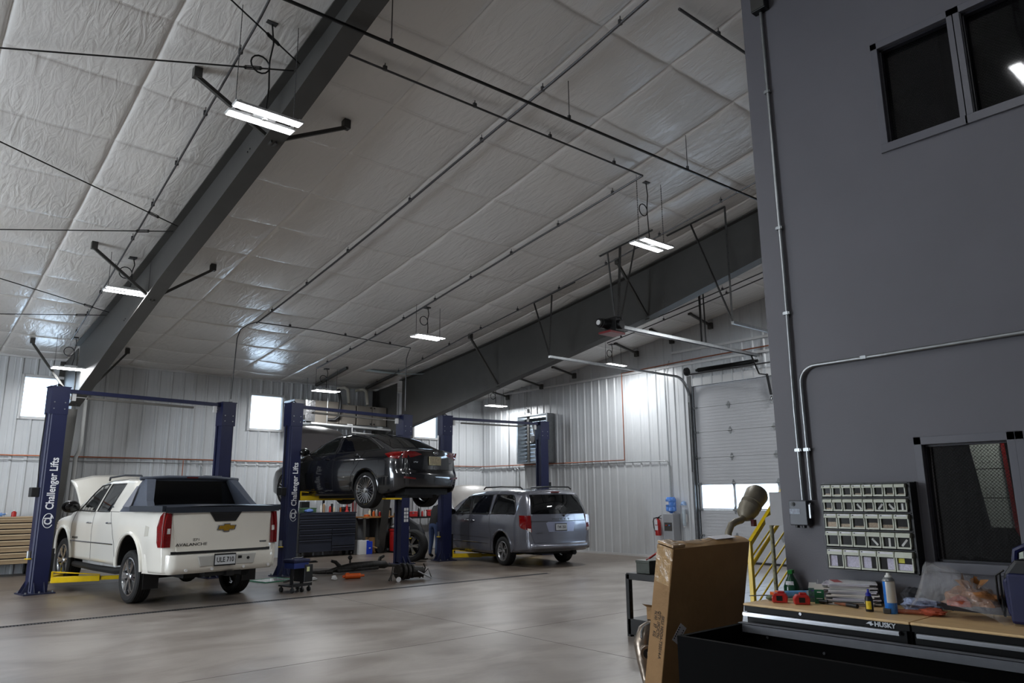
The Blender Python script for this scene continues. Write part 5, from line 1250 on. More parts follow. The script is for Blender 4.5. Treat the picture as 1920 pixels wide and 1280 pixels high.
# magazines: two bound stacks of single issues
pc=[(206,206,210),(198,196,190),(214,210,206),(178,176,178),(190,186,196)]
for k in range(16):
    T=None; mb=MB(); w_,d_,h_=.20,.27,.0075; a=.35+.14*math.sin(k*2.1)+(.12 if k>9 else 0); cx,cy=4.735+.012*math.sin(k*1.7),2.31+.016*math.cos(k*2.3)+(.015 if k>9 else 0)
    z=ZT+.001+k*.0082
    mb.obox((cx,cy,z+h_/2),(w_,d_,h_),Matrix.Rotation(a,3,'Z'))
    lb='red-banded magazine on top of the paper pile' if k==15 else '%s magazine, %s the paper pile behind the black bottle'%(['pale grey','cream','white','darker grey','lilac-grey'][k%5],['lowest of','second from the bottom of','third from the bottom of','fourth from the bottom of','fifth from the bottom of','sixth from the bottom of','just below the middle of','at the middle of','just above the middle of','seventh from the top of','sixth from the top of','fifth from the top of','fourth from the top of','third from the top of','second from the top of'][k])
    o=solo('magazine',mb,mat('magazine_paper_%d'%(k%5),pc[k%5],.5,noise=(30,.06)) ,lb,'magazine',None if k==15 else 'magazines in the pile')
    if k==15:
        mb=MB(); mb.obox((cx-.03,cy+.09,z+h_+.0006),(.14,.05,.001),Matrix.Rotation(a+.2,3,'Z')); mkobj('cover_band',mb,M_red,o,loc=tuple(o.location))
# green spray bottle, caulk, pad and tools near the cabinet corner
T=at('trigger_bottle','dark green bottle with a white sleeve label at the corner of the grey wall','bottle',4.83,2.775,.3)
mb=MB(); mb.lathe([(0,0),(.048,0),(.052,.01),(.050,.06),(.035,.10),(.018,.13),(.016,.145)],n=20); part('bottle_body',mb,mat('dark_green_plastic',(16,66,42),.3,coat=.5,noise=(9,.2)),T,smooth=True)
mb=MB(); mb.box(-.02,.05,-.015,.015,.14,.165); mb.box(.03,.045,-.008,.008,.11,.15); part('trigger_head',mb,mat('green_plastic',(30,130,50),.35,noise=(9,.1)),T,bevel=.003)
mb=MB(); mb.grid([[(.053*math.cos(t)*(1-.2*u),.053*math.sin(t)*(1-.2*u),.01+.085*u) for t in np.linspace(2.4,3.7,8)] for u in (0,.5,1)]); part('sleeve_label',mb,M_lab,T)
T=at('sealant_tube','pale blue sealant tube lying in an orange holder on the worktop','tube',4.62,2.70,-.5)
mb=MB(); mb.cyl((-.02,0,.03),(.18,0,.028),.024,20); part('tube_body',mb,mat('pale_blue_tube',(110,170,222),.35,noise=(20,.15)),T,smooth=True)
mb=MB(); mb.box(-.10,-.02,-.024,.024,.005,.05); mb.box(-.06,-.045,-.03,.03,0,.055); part('holder',mb,M_orange,T,bevel=.004)
mb=MB(); mb.cyl((-.26,0,.032),(-.1,0,.03),.003,8); part('push_rod',mb,M_galv,T)
mb=MB(); mb.ball((4.52,2.745,ZT+.018),1,10,(.045,.03,.016)); solo('sanding_pad',mb,mat('sage_green_pad',(104,116,88),.7,noise=(60,.2)),'flat sage green pad on the worktop edge','pad',smooth=True)
T=at('caulk_gun','grey plastic tool lying between the batteries and the wall','tool',4.74,2.60,.9); mb=MB(); mb.box(-.10,.10,-.018,.018,.02,.05); mb.box(-.09,-.05,-.012,.012,.0,.03); part('tool_body',mb,mat('grey_plastic',(130,134,136),.45,noise=(20,.15)),T,bevel=.006); mb=MB(); mb.box(.05,.12,-.02,.02,.045,.06); part('tool_grip',mb,M_blk,T,bevel=.004)
T=at('screwdriver','screwdriver with a wooden-brown handle lying in front of the black bottle','screwdriver',4.46,2.22,1.25)
T.location.x=4.56; mb=MB(); mb.cyl((-.02,0,.014),(.06,0,.014),.012,10); part('handle',mb,M_blk,T,smooth=True); mb=MB(); mb.cyl((.06,0,.014),(.16,0,.014),.011,10,.008); part('shaft',mb,mat('brown_wooden_shaft',(120,70,44),.5,noise=(20,.2)),T,smooth=True)
T=at('long_screwdriver','long thin black rod tool lying from the green carton to the bottle','screwdriver',4.58,2.30,1.52); mb=MB(); mb.cyl((-.13,0,.035),(.10,0,.02),.0035,8); part('shaft',mb,M_blk,T); mb=MB(); mb.cyl((.10,0,.018),(.155,0,.014),.011,10); part('handle',mb,M_blk,T,smooth=True)
T=at('hammer','hammer with a reddish wooden handle lying by the aerosol can','hammer',4.56,1.90,-1.2); mb=MB(); mb.cyl((-.10,0,.014),(.12,0,.014),.013,10); part('handle',mb,mat('reddish_wood',(150,84,60),.45,noise=(25,.2)),T,smooth=True); mb=MB(); mb.box(-.14,-.10,-.045,.045,.002,.03); part('head',mb,M_steel,T,bevel=.005)
# crumpled pieces
def crumple(c,r,sc,seed,n=14):
    rng=random.Random(seed); ph=[rng.uniform(0,6.3) for _ in range(8)]; mb=MB(); mb.ball((0,0,0),1,n,(1,1,1)); v=[]
    for x,y,z in mb.v:
        k=1+.10*math.sin(5*x+ph[0])*math.cos(4*y+ph[1])+.09*math.sin(9*z+ph[2]+3*x)+.06*math.sin(13*y+ph[3]+5*z)+.05*math.sin(17*x+ph[4])
        v.append((c[0]+x*k*r*sc[0],c[1]+y*k*r*sc[1],max(c[2]+z*k*r*sc[2],ZT+.002 if c[2]>.5 and c[2]<1.5 and 4.2<c[0]<4.9 else .002)))
    mb.v=v; return mb
solo('shop_rag',crumple((4.70,1.90,ZT+.035),.085,(1,1.2,.5),3),mat('blue_white_cloth',(148,160,190),.8,noise=(50,.35)),'crumpled blue and white cloth behind the aerosol can','cloth',smooth=True)
solo('work_glove',crumple((4.78,1.97,ZT+.07),.06,(.9,1,.9),9),mat('dark_glove_fabric',(44,44,48),.8,noise=(40,.3)),'dark crumpled glove against the wall behind the aerosol can','glove',smooth=True)
solo('orange_rag',crumple((4.60,1.80,ZT+.02),.05,(1,1.4,.4),5),mat('orange_red_cloth',(176,84,60),.7,noise=(40,.25)),'small orange-red cloth beside the clear plastic bag','cloth',smooth=True)
# brown paper bag inside a clear one
T=at('brown_bag','brown knotted plastic bag with reddish contents inside the clear bag','bag',4.66,1.60)
mb=crumple((0,0,.0),.15,(.75,1.05,.60),21,20); mb.v=[(x,y,max(.002,z+.075)) for x,y,z in [(a,b,c-ZT if c>.5 else c) for a,b,c in mb.v]]
part('bag_body',mb,mat('thin_brown_plastic',(140,92,52),.28,noise=(9,.3),coat=.4,bump=(22,.9)),T,smooth=True)
mb=MB(); 
for k in range(7):
    a=k*.9; mb.add([(0,0,.14),(.03*math.cos(a),.03*math.sin(a)+.01,.15),(.085*math.cos(a),.085*math.sin(a),.215+.02*math.sin(k*2)),(.06*math.cos(a+.5),.06*math.sin(a+.5),.20),(.02*math.cos(a+.6),.02*math.sin(a+.6),.15)],[(0,1,2,3),(0,3,4)])
part('knotted_top',mb,mat('thin_brown_plastic_fold',(150,104,60),.3,noise=(14,.15)),T)
mb=crumple((0,0,0),.09,(.4,.7,.55),33,12); mb.v=[(x-.10,y+.04,max(.002,z+.07)) for x,y,z in [(a,b,c-ZT if c>.5 else c) for a,b,c in mb.v]]
part('red_contents',mb,mat('reddish_contents',(140,62,36),.4,noise=(30,.4)),T,smooth=True)
mcl=bpy.data.materials.new('clear_polythene'); mcl.use_nodes=True; nt=mcl.node_tree; b=nt.nodes['Principled BSDF']; b.inputs['Base Color'].default_value=(.75,.77,.8,1); b.inputs['Roughness'].default_value=.12; b.inputs['Alpha'].default_value=.2
tc=nt.nodes.new('ShaderNodeTexCoord'); n_=nt.nodes.new('ShaderNodeTexNoise'); n_.inputs['Scale'].default_value=14; n_.inputs['Detail'].default_value=4; n_.inputs['Distortion'].default_value=1.5; bp=nt.nodes.new('ShaderNodeBump'); bp.inputs['Strength'].default_value=1; bp.inputs['Distance'].default_value=.03
nt.links.new(tc.outputs['Object'],n_.inputs[0]); nt.links.new(n_.outputs[0],bp.inputs['Height']); nt.links.new(bp.outputs[0],b.inputs['Normal'])
P=[(1.93,0),(1.90,.08),(1.87,.16),(1.85,.26),(1.83,.30),(1.80,.305),(1.72,.27),(1.62,.23),(1.53,.17),(1.46,.10),(1.42,0)]
mb=MB(); rows=[]
for (y,h) in P:
    rows.append([(4.50+.33*u+.02*math.sin(9*u+y*20),y-.02*math.sin(u*6),ZT+.003+h*math.sin(PI*min(1,max(0,u*.9+.05)))**.6*(.92+.08*math.sin(u*14+y*30))) for u in np.linspace(0,1,14)])
mb.grid(rows); o=solo('clear_plastic_bag',mb,mcl,'large clear plastic bag standing loosely around the brown bag','bag',smooth=True)
# blue handheld charger at the picture edge
T=at('battery_charger','blue and black battery charger with a carrying handle, at the end of the worktop','charger',4.62,1.30)
mb=MB(); mb.prism([(-.10,.0),(.06,.0),(.10,.04),(.12,.25),(.06,.33),(-.10,.33),(-.12,.04)],-.06,.06,'x'); part('charger_case',mb,M_blk,T,bevel=.02)
mb=MB(); mb.box(-.085,-.055,-.09,.10,.01,.26); mb.prism([(.07,.02),(.115,.05),(.125,.22),(.09,.25)],-.07,.07,'x'); part('blue_shell',mb,mat('deep_blue_plastic',(12,18,62),.4,noise=(9,.1)),T,bevel=.015)
mb=MB(); mb.tube([(0,.07,.31),(0,.06,.37),(0,.0,.40),(0,-.08,.39)],.018,8); part('carry_handle',mb,mat('deep_blue_plastic',(16,28,96)),T,smooth=True)
mb=MB(); mb.tube([(-.03,.12,.27),(-.03,.16,.24),(-.02,.165,.12),(0,.15,.03),(.02,.13,.25),(.0,.15,.25),(-.01,.15,.05)],.006,6); part('coiled_lead',mb,M_blk,T,smooth=True)
# ---------------------------------------------------------------- black open steel box beside the bench
T=thing('steel_storage_box','large open black steel box in front of the workbench, filling the lower corner','storage box',(3.91,1.4,0))
x0,x1,y0,y1,zt_=3.585,4.24,.15,2.79,.84
mk=mat('matt_black_steel',(5,5,6),.75,noise=(4,.2),spec=.1)
for nm,b_ in (('far_panel',(x0,x1,y1-.03,y1,.1,zt_)),('bench_side_panel',(x1-.03,x1,y0,y1-.03,.1,zt_)),('open_side_panel',(x0,x0+.03,y0,y1-.03,.1,zt_)),('near_panel',(x0+.03,x1-.03,y0,y0+.03,.1,zt_)),('floor_pan',(x0+.03,x1-.03,y0+.03,y1-.03,.1,.14))):
    mb=MB(); mb.box(*b_); part(nm,mb,mk,T,world=True)
mb=MB(); mb.box(x1-.05,x1-.03,y0,y1,zt_-.045,zt_+.004); mb.box(x1-.05,x1,y0,y1,zt_,zt_+.006); part('rim',mb,mat('dark_grey_rim',(98,100,105),.5,noise=(9,.1)),T,world=True)
for y,z in ((2.60,.78),(2.55,.66),(2.25,.74),(2.1,.62),(1.9,.70),(1.75,.58),(1.5,.70),(1.3,.60),(1.28,.55)):
    mb=MB(); mb.cyl((x1-.038,y,z),(x1-.03,y,z),.008,8); part('rivet',mb,M_galvd,T,world=True)
for x in (x0+.08,x1-.08):
    for y in (y0+.1,y1-.1):
        mb=MB(); mb.cyl((x-.02,y,.05),(x+.02,y,.05),.05,14); part('caster',mb,M_blk,T,world=True)
# ---------------------------------------------------------------- leaning cardboard box
def rotm(a,b,c): return Matrix.Rotation(a,3,'Z')@Matrix.Rotation(b,3,'Y')@Matrix.Rotation(c,3,'X')
Rb=rotm(RZ(-5),RZ(-1.5),RZ(12.1)); O=Vector((4.124,3.199,1.285)); w_,t_,h_=.808,.150,1.28
T=thing('cardboard_box','tall flat cardboard box leaning by the end of the workbench','cardboard box',O+Rb@Vector((w_/2,t_/2,-h_)))
def bp_(x,y,z): return tuple(O+Rb@Vector((x,y,z)))
def bpart(nm,mb,m,**k): mb.v=[bp_(*p) for p in mb.v]; return part(nm,mb,m,T,world=True,**k)
M_card=mat('brown_cardboard',(150,116,76),.7,noise=(5,.10),bump=(30,.15)); M_tape=mat('clear_parcel_tape',(170,138,96),.18,noise=(12,.12),coat=.6,bump=(16,.5))
mb=MB(); n=12
mb.box(0,w_,0,t_,-h_,-.02); bpart('carton_body',mb,M_card,bevel=.006)
rows=[[(w_*i/n,t_*j/4,-.02+.022*math.sin(PI*j/4)**.5*(.8+.2*math.sin(i))) for j in range(5)] for i in range(n+1)]
mb=MB(); mb.grid(rows); bpart('top_flap',mb,mat('cardboard_flap_light_tone',(160,126,82),.65,noise=(14,.14)),smooth=True)  # light on the box top is put into this lighter brown
mb=MB(); mb.box(-.0012,0,.01,t_-.006,-.27,-.02); mb.box(-.0014,0,-.0005,t_,-.10,-.085); mb.box(-.001,.12,.005,t_-.005,-.012,.004); bpart('parcel_tape',mb,M_tape)
mb=MB(); mb.box(.48,.70,.04,.12,.003,.006); bpart('top_slip',mb,M_lab)
mb=MB()
for a,b,c,d in ((.18,.34,.05,.055),(.18,.185,.05,.11),(.335,.34,.05,.11),(.40,.47,.06,.065),(.40,.405,.06,.10),(.24,.28,.07,.075)): mb.box(a,b,c,d,.004,.0055)
bpart('top_print',mb,M_ink)
mi=mat('faded_black_stamp_ink',(70,56,42),.7,noise=(60,.3))
for i,(s_,off,zz) in enumerate((('SKU: HOOA-T35014-A',.040,-.62),('QTY: 1PC/CTN',.073,-.545),('N.W:   37   KG',.104,-.55))):
    M4=Matrix.Translation(O-T.location)@Rb.to_4x4()@frame4((-.002,off,zz),(0,0,-1),(0,-1,0)); text('stamped_lettering',s_,.034,mi,T,M4,ext=.0004,sx=.86 if i==0 else .8,bold=.0008)
mb=MB(); L_=Matrix.Rotation(-.65,3,'Y')
mb.obox((.13,-.0015,-.60),(.075,.002,.125),Matrix.Rotation(.6,3,'Y')); o=bpart('shipping_label',mb,M_lab)
mb=MB()
for q in range(6):
    c=Matrix.Rotation(.6,3,'Y')@Vector((-.028+.0*q,0,-.045+.016*q)); mb.obox((.13+c.x,-.003,-.60+c.z),(.012,.001,.008),Matrix.Rotation(.6,3,'Y')); c=Matrix.Rotation(.6,3,'Y')@Vector((.02,0,-.045+.016*q)); mb.obox((.13+c.x,-.003,-.60+c.z),(.010,.001,.008),Matrix.Rotation(.6,3,'Y'))
bpart('label_print',mb,M_ink)
# ---------------------------------------------------------------- black cart with steel tool box
T=thing('low_steel_table','low black metal table partly hidden behind the cardboard box','table',(7.55,5.83,0))
x0,x1,y0,y1=7.0,8.1,5.5,6.16
mb=MB(); mb.box(x0,x1,y0,y1,.64,.716); part('top_shelf',mb,M_blkm,T,world=True,bevel=.006)
mb=MB(); mb.box(x0,x1,y0,y1,.02,.20); part('lower_shelf',mb,M_blkm,T,world=True,bevel=.006)
for x in (x0,x1-.045):
    for y in (y0,y1-.045):
        mb=MB(); mb.box(x,x+.055,y,y+.006,.0,.7); mb.box(x,x+.006,y,y+.055,.0,.7); part('leg',mb,M_blkm,T,world=True)
        for z in (.28,.40,.52):
            mb=MB(); mb.cyl((x+.02,y-.002,z),(x+.02,y+.002,z),.008,8); part('bolt',mb,M_galvd,T,world=True)
T=thing('small_steel_toolbox','dark green-grey steel box with a latch, on the low black table','tool box',(7.20,5.93,.717))
mb=MB(); mb.box(-.16,.16,-.10,.10,.002,.13); part('box_body',mb,mat('olive_grey_steel',(58,62,56),.4,.3,noise=(9,.2)),T,bevel=.004)
mb=MB(); mb.box(-.165,.165,-.105,.105,.12,.15); part('lid',mb,mat('olive_grey_steel',(58,62,56)),T,bevel=.004)
mb=MB(); mb.box(-.02,.02,-.115,-.10,.08,.13); mb.tube([(-.02,-.118,.11),(-.02,-.125,.08),(.02,-.125,.08),(.02,-.118,.11)],.004,6); part('latch',mb,M_galv,T)
mb=MB(); mb.cyl((-.03,0,.17),(.16,0,.235),.012,10); mb.cyl((-.09,0,.155),(-.03,0,.17),.006,8); solo_=mb
mb.v=[(x+7.20,y+5.93,z+.717) for x,y,z in mb.v]; solo('red_handled_tool',mb,M_red,'red-handled hand tool lying on the green-grey steel box','tool')
mb=MB(); mb.box(7.10,7.55,5.53,5.95,.202,.34); T=solo('shelf_carton',mb,M_card,'brown open carton on the lower shelf of the low black table','carton',bevel=.003)
mb=MB(); mb.add([(7.10,5.95,.34),(7.10,5.53,.34),(7.02,5.53,.38),(7.02,5.95,.38)],[(0,1,2,3)]); mkobj('open_flap',mb,M_card,T,loc=tuple(T.location))
# catalytic pipe on the floor by the box
T=thing('exhaust_downpipe','bare steel exhaust downpipe with flanges, standing by the cardboard box','exhaust part',(5.22,4.42,0))
ms=mat('heat_stained_steel',(140,128,116),.32,.9,noise=(14,.3),bump=(12,.3))
mb=MB(); mb.tube([(0,-.04,.02),(.02,0,.10),(.03,.03,.22),(.05,.05,.36),(.10,.05,.46),(.16,.04,.50)],[.04,.045,.06,.085,.075,.05],14); part('pipe_body',mb,ms,T,smooth=True)
mb=MB(); mb.tube([(.03,.02,.32),(-.02,-.04,.33),(-.06,-.09,.32)],[.05,.042,.04],12); part('side_branch',mb,ms,T,smooth=True)
mb=MB(); mb.cyl((-.055,-.085,.32),(-.075,-.105,.318),.062,16); mb.obox((-.065,-.095,.32),(.17,.02,.03),Matrix.Rotation(.8,3,'Z')); part('flange',mb,ms,T)
mb=MB(); mb.cyl((-.02,-.05,.055),(-.045,-.10,.05),.055,16); part('lower_collar',mb,ms,T,smooth=True)
mb=MB(); mb.cyl((-.046,-.102,.05),(-.049,-.108,.05),.038,14); mb.cyl((-.076,-.106,.318),(-.079,-.11,.318),.042,14); part('pipe_opening',mb,M_blk,T)
mb=MB(); mb.tube([(-.03,.0,.42),(.0,.02,.47),(.05,.04,.50),(.1,.02,.52)],.010,6); part('wire_shield',mb,M_galv,T,smooth=True)
# ---------------------------------------------------------------- yellow railing, muffler, white board
T=thing('yellow_railing','yellow tubular stair railing beside the end of the grey wall','railing',(6.06,3.86,0))
yr_=3.86
def rl(z0,r,nm,w=None,x1=8.6,x0=6.07,sl=.66):
    mb=MB()
    if w: mb.bar((x0,yr_,z0),(x1,yr_,z0+(x1-x0)*sl),w,w*1.1)
    else: mb.cyl((x0,yr_,z0),(x1,yr_,z0+(x1-x0)*sl),r,10)
    part(nm,mb,M_yel,T,world=True,smooth=not w)
rl(1.19,0,'top_rail',.036,sl=.74); rl(1.075,.008,'infill_bar',x0=6.09); rl(.995,.018,'mid_rail',x0=6.07,sl=.70)
for z in (.86,.74,.62,.50,.38): rl(z,.008,'infill_bar',x0=6.05)
mb=MB(); mb.box(6.045,6.085,yr_-.02,yr_+.02,0,1.21); mb.box(5.98,6.16,yr_-.08,yr_+.08,0,.01); part('end_post',mb,M_yel,T,world=True,bevel=.004)
T=thing('sign_stand','white board on a worn grey and yellow pole at the end of the grey wall','sign',(5.66,3.36,0))
mb=MB(); mb.cyl((5.655,3.385,0),(5.655,3.385,1.40),.016,12); mb.lathe([(0,0),(.12,0),(.12,.012),(0,.02)],(5.655,3.385,0),20); part('pole',mb,mat('chipped_grey_yellow_paint',(128,124,96),.6,noise=(26,.6)),T,world=True,smooth=True)
mb=MB(); mb.prism([(0,.267),(0,.086),(-.045,.06),(-.045,.004),(.2,0),(.2,.27)],-.005,.005,'y')
ca,sa=math.cos(RZ(-60)),math.sin(RZ(-60)); mb.v=[(5.615+x*ca-y*sa,3.36+x*sa+y*ca,z+1.37) for x,y,z in mb.v]
part('board',mb,M_alw,T,world=True)
T=thing('muffler','rusty grey muffler with a bent pipe, behind the yellow railing','muffler',(5.99,4.02,0))
mm=mat('weathered_aluminised_steel',(120,114,100),.45,.3,noise=(7,.22),bump=(9,.2))
mb=MB(); mb.tube([(5.97,4.02,0.0),(5.97,4.02,1.18),(5.985,4.02,1.28),(6.04,4.02,1.35),(6.12,4.02,1.375),(6.20,4.02,1.385),(6.26,4.02,1.42)],.032,14); part('bent_pipe',mb,mm,T,world=True,smooth=True)
d=Vector((.36,0,.30)).normalized(); a=Vector((6.24,4.02,1.40)); v=[a+d*s for s in (0,.03,.06,.13,.135,.15,.155,.19,.195,.21,.215,.34,.38,.40)]
mb=MB(); mb.tube(v,[.034,.06,.085,.095,.10,.10,.088,.088,.102,.102,.095,.11,.09,.04],20); part('muffler_body',mb,mm,T,world=True,smooth=True)
mb=MB(); mb.obox((6.30,3.95,1.36),(.05,.03,.06)); part('hanger_tab',mb,mat('rust_red_tab',(96,34,50),.5,noise=(9,.2)),T,world=True)
# ---------------------------------------------------------------- by the overhead door
T=thing('fire_extinguisher','red fire extinguisher hanging on the ribbed wall','fire extinguisher',(XR-.13,12.88,.58))
mb=MB(); mb.lathe([(0,0),(.075,0),(.08,.02),(.08,.32),(.06,.39),(.03,.42),(.025,.44)],n=20); part('cylinder',mb,M_red,T,smooth=True)
mb=MB(); mb.box(-.03,.03,-.05,.05,.44,.47); mb.bar((0,-.02,.47),(0,-.12,.52),.025,.012); mb.bar((0,-.02,.45),(0,-.12,.44),.025,.012); part('valve_handle',mb,M_blkm,T)
mb=MB(); mb.tube([(0,.04,.45),(0,.13,.44),(0,.16,.36),(0,.14,.2),(0,.10,.1)],.014,8); part('hose',mb,M_blk,T,smooth=True)
mb=MB(); mb.box(-.088,-.084,-.045,.045,.28,.40); mb.box(-.082,-.079,-.05,.05,.14,.26); part('inspection_tag',mb,M_lab,T)
T=thing('water_cooler','white water dispenser with a blue bottle next to the extinguisher','water cooler',(XR-.25,12.33,0))
mb=MB(); mb.box(-.16,.16,-.16,.16,.0,1.16); part('cooler_cabinet',mb,mat('grey_white_plastic',(150,152,156),.4,noise=(3,.04)),T,bevel=.02)
mb=MB(); mb.box(-.165,-.155,-.12,.12,.72,.93); part('dispense_niche',mb,M_steel,T)
for y,m in ((.05,M_red),(-.05,mat('blue_tap',(90,130,200),.3,noise=(3,.05)))):
    mb=MB(); mb.cyl((-.19,y,.86),(-.16,y,.86),.016,10); part('tap',mb,m,T)
mbt=mat('blue_water_bottle',(86,140,224),.12,noise=(6,.1),coat=.6,alpha=.85)
mb=MB(); mb.lathe([(.03,1.16),(.06,1.19),(.135,1.22),(.137,1.30),(.128,1.32),(.137,1.34),(.137,1.42),(.128,1.44),(.137,1.46),(.137,1.52),(.10,1.57),(0,1.58)],n=24); part('water_bottle',mb,mbt,T,smooth=True)
mb=MB(); mb.box(-.141,-.137,-.03,.06,1.38,1.46); part('bottle_label',mb,M_lab,T)
T=thing('cup_dispenser','clear tube of paper cups beside the blue water bottle','cup dispenser',(XR-.14,12.02,.84)); mb=MB(); mb.lathe([(.0,0),(.035,.0),(.045,.1),(.045,.42),(0,.42)],n=14); part('tube',mb,mat('pale_clear_tube',(190,204,214),.2,noise=(9,.1),alpha=.7),T,smooth=True)
mb=MB(); mb.lathe([(0,-.03),(.026,-.03),(.036,.06),(0,.06)],n=14); part('paper_cup',mb,M_alw,T); mb=MB(); mb.box(.04,.10,-.03,.03,.1,.3); part('wall_bracket',mb,M_alw,T)
mb=crumple((0,0,0),.09,(.6,1,1.2),41,8); mb.v=[(x+XR-.07,y+12.07,z+1.36) for x,y,z in [(a,b,c) for a,b,c in mb.v]]
solo('bag_of_cups',mb,mat('clear_blue_wrap',(150,180,220),.2,noise=(20,.2),alpha=.7),'crinkled clear bag of cups hung next to the water bottle','bag',smooth=True)
# ---------------------------------------------------------------- tool chests and benches along the back wall
def chest(name,x0,x1,y0,y1,z0,z1,drawers,m,mh,label,dark=M_blkm,loc=None):
    T=thing(name,label,'tool chest',((x0+x1)/2,(y0+y1)/2,0))
    mb=MB(); mb.box(x0,x1,y0+.02,y1,z0,z1); part('chest_body',mb,dark,T,world=True,bevel=.006)
    for a,b,c,d in drawers:
        mb=MB(); mb.box(x0+(x1-x0)*a+.01,x0+(x1-x0)*b-.01,y0,y0+.02,z0+(z1-z0)*c+.008,z0+(z1-z0)*d-.008); dd=part('drawer',mb,m,T,world=True,bevel=.003)
        mb=MB(); zz=z0+(z1-z0)*d-.022; mb.box(x0+(x1-x0)*a+.02,x0+(x1-x0)*b-.02,y0-.022,y0,zz-.010,zz+.010); mkobj('drawer_handle',mb,mh,dd,loc=tuple(T.location))
    mb=MB(); mb.box(x0-.01,x1+.01,y0-.01,y1,z1,z1+.03); part('chest_top',mb,m,T,world=True,bevel=.004)
    for x in (x0+.1,x1-.1):
        for y in (y0+.1,y1-.1):
            mb=MB(); mb.cyl((x-.025,y,z0/2),(x+.025,y,z0/2),z0/2,14); mb.box(x-.03,x+.03,y-.03,y+.03,z0-.03,z0); part('caster',mb,M_blk,T,world=True)
    return T
mtan=mat('tan_painted_steel',(168,146,116),.4,noise=(3,.06))
chest('tan_tool_chest',-.2,2.93,19.80,20.45,.26,1.24,[(0,1,.90,1.0),(0,1,.77,.89),(0,1,.66,.76),(0,1,.53,.65),(0,1,.40,.52),(0,1,.26,.39),(0,1,.13,.25),(0,1,0,.12)],mtan,mat('light_tan_edge',(196,176,146),.35,noise=(4,.05)),'wide tan tool chest behind the first lift post')
mnav=mat('dark_navy_drawer',(40,44,56),.35,noise=(4,.08),coat=.2)
chest('dark_tool_chest',9.12,10.86,19.86,20.45,.14,1.19,[(0,1,.86,1),(0,1,.73,.85),(0,1,.60,.72),(0,.57,.47,.59),(0,.57,.33,.46),(.57,1,.47,.59),(.57,1,.14,.46),(0,.57,0,.32),(.57,1,0,.13)],mnav,mat('dark_steel_edge',(74,78,92),.3,.4,noise=(4,.05)),'dark navy tool chest below the raised sedan')
def bottle(x,y,z,r,h,m,label,cap=None,style=0):
    T=thing('bottle' if style==0 else 'spray_can',label,'bottle' if style==0 else 'aerosol can',(x,y,z))
    mb=MB(); mb.lathe([(0,0),(r,0),(r,h*.68),(r*.45,h*.82),(r*.4,h*.88)] if style==0 else [(0,0),(r,0),(r,h*.86),(r*.6,h*.92)],n=12); part('bottle_body',mb,m,T,smooth=True)
    mb=MB(); mb.lathe([(0,h),(r*.42,h),(r*.42,h*.86),(0,h*.86)],n=10); part('cap',mb,cap or M_alw,T)
zc=1.222
cols=[('white',(200,200,196)),('grey',(120,122,124)),('black',(28,28,30)),('red',(170,40,36)),('orange',(200,96,40)),('green',(60,110,60)),('pale brown',(170,140,110)),('blue',(50,80,150)),('silver',(170,172,174)),('cream',(210,200,170)),('dark red',(110,30,30)),('yellow',(206,180,60))]
def cm(k): return mat('glazed_%s'%cols[k][0].replace(' ','_'),cols[k][1],.35,noise=(9,.08))
for i,(x,k,h,st) in enumerate(((9.82,0,.24,0),(9.93,6,.25,1),(10.02,8,.22,1),(10.10,3,.20,0),(10.18,2,.26,1),(10.27,9,.16,0),(10.36,1,.27,1),(10.45,4,.15,0))):
    bottle(x,20.02+.05*(i%3),zc,.035,h,cm(k),'%s %s standing on the dark navy tool chest'%(cols[k][0],'can' if st else 'bottle'),None,st)
def block(name,x,y,z,dx,dy,dz,m,label,cat,lid=True,**k):
    T=thing(name,label,cat,(x,y,z)); mb=MB(); mb.box(-dx/2,dx/2,-dy/2,dy/2,.001,dz*.7); part('case_bottom',mb,m,T,bevel=.01)
    mb=MB(); mb.box(-dx/2-.005,dx/2+.005,-dy/2-.005,dy/2+.005,dz*.7+.004,dz); part('case_lid',mb,m,T,bevel=.01); mb=MB(); mb.box(-.03,.03,-dy/2-.012,-dy/2-.002,dz*.6,dz*.85); part('clasp',mb,M_galv,T); return T
block('tool_case',10.62,20.1,zc,.24,.2,.14,M_blk,'black tool case on the right end of the dark navy chest','case')
T=thing('red_bottle_jack','small red jack on the black tool case side of the navy chest','jack',(10.60,19.95,zc)); mb=MB(); mb.lathe([(0,0),(.06,0),(.05,.03),(.035,.05),(.03,.16),(0,.18)],n=14); part('jack_body',mb,M_red,T,smooth=True); mb=MB(); mb.bar((0,0,.06),(.10,-.02,.05),.012,.012); part('jack_lever',mb,M_blk,T)
block('parts_organizer',9.45,20.1,zc,.42,.24,.13,mat('green_organizer',(60,88,60),.5,noise=(9,.2)),'green topped organizer case at the left of the navy chest top','case')
solo('blue_cloth_pile',crumple((9.42,19.95,1.27),.09,(1.5,.8,.55),61,10),mat('blue_white_cloth2',(90,116,176),.8,noise=(30,.4)),'blue and white cloth heap on the navy chest','cloth',smooth=True)
mb=MB(); mb.box(9.35,9.60,20.30,20.44,zc,zc+.30); solo('black_speaker_box',mb,M_blk,'black upright box at the wall on the navy chest','box',bevel=.006)
T=thing('metal_lean_post','thin dark stand at the wall behind the cans on the navy chest','stand',(10.08,20.40,zc)); mb=MB(); mb.box(-.03,.03,-.02,.02,0,.42); part('stand_post',mb,M_blkm,T); mb=MB(); mb.box(-.08,.08,-.03,.03,0,.012); part('stand_foot',mb,M_blkm,T)
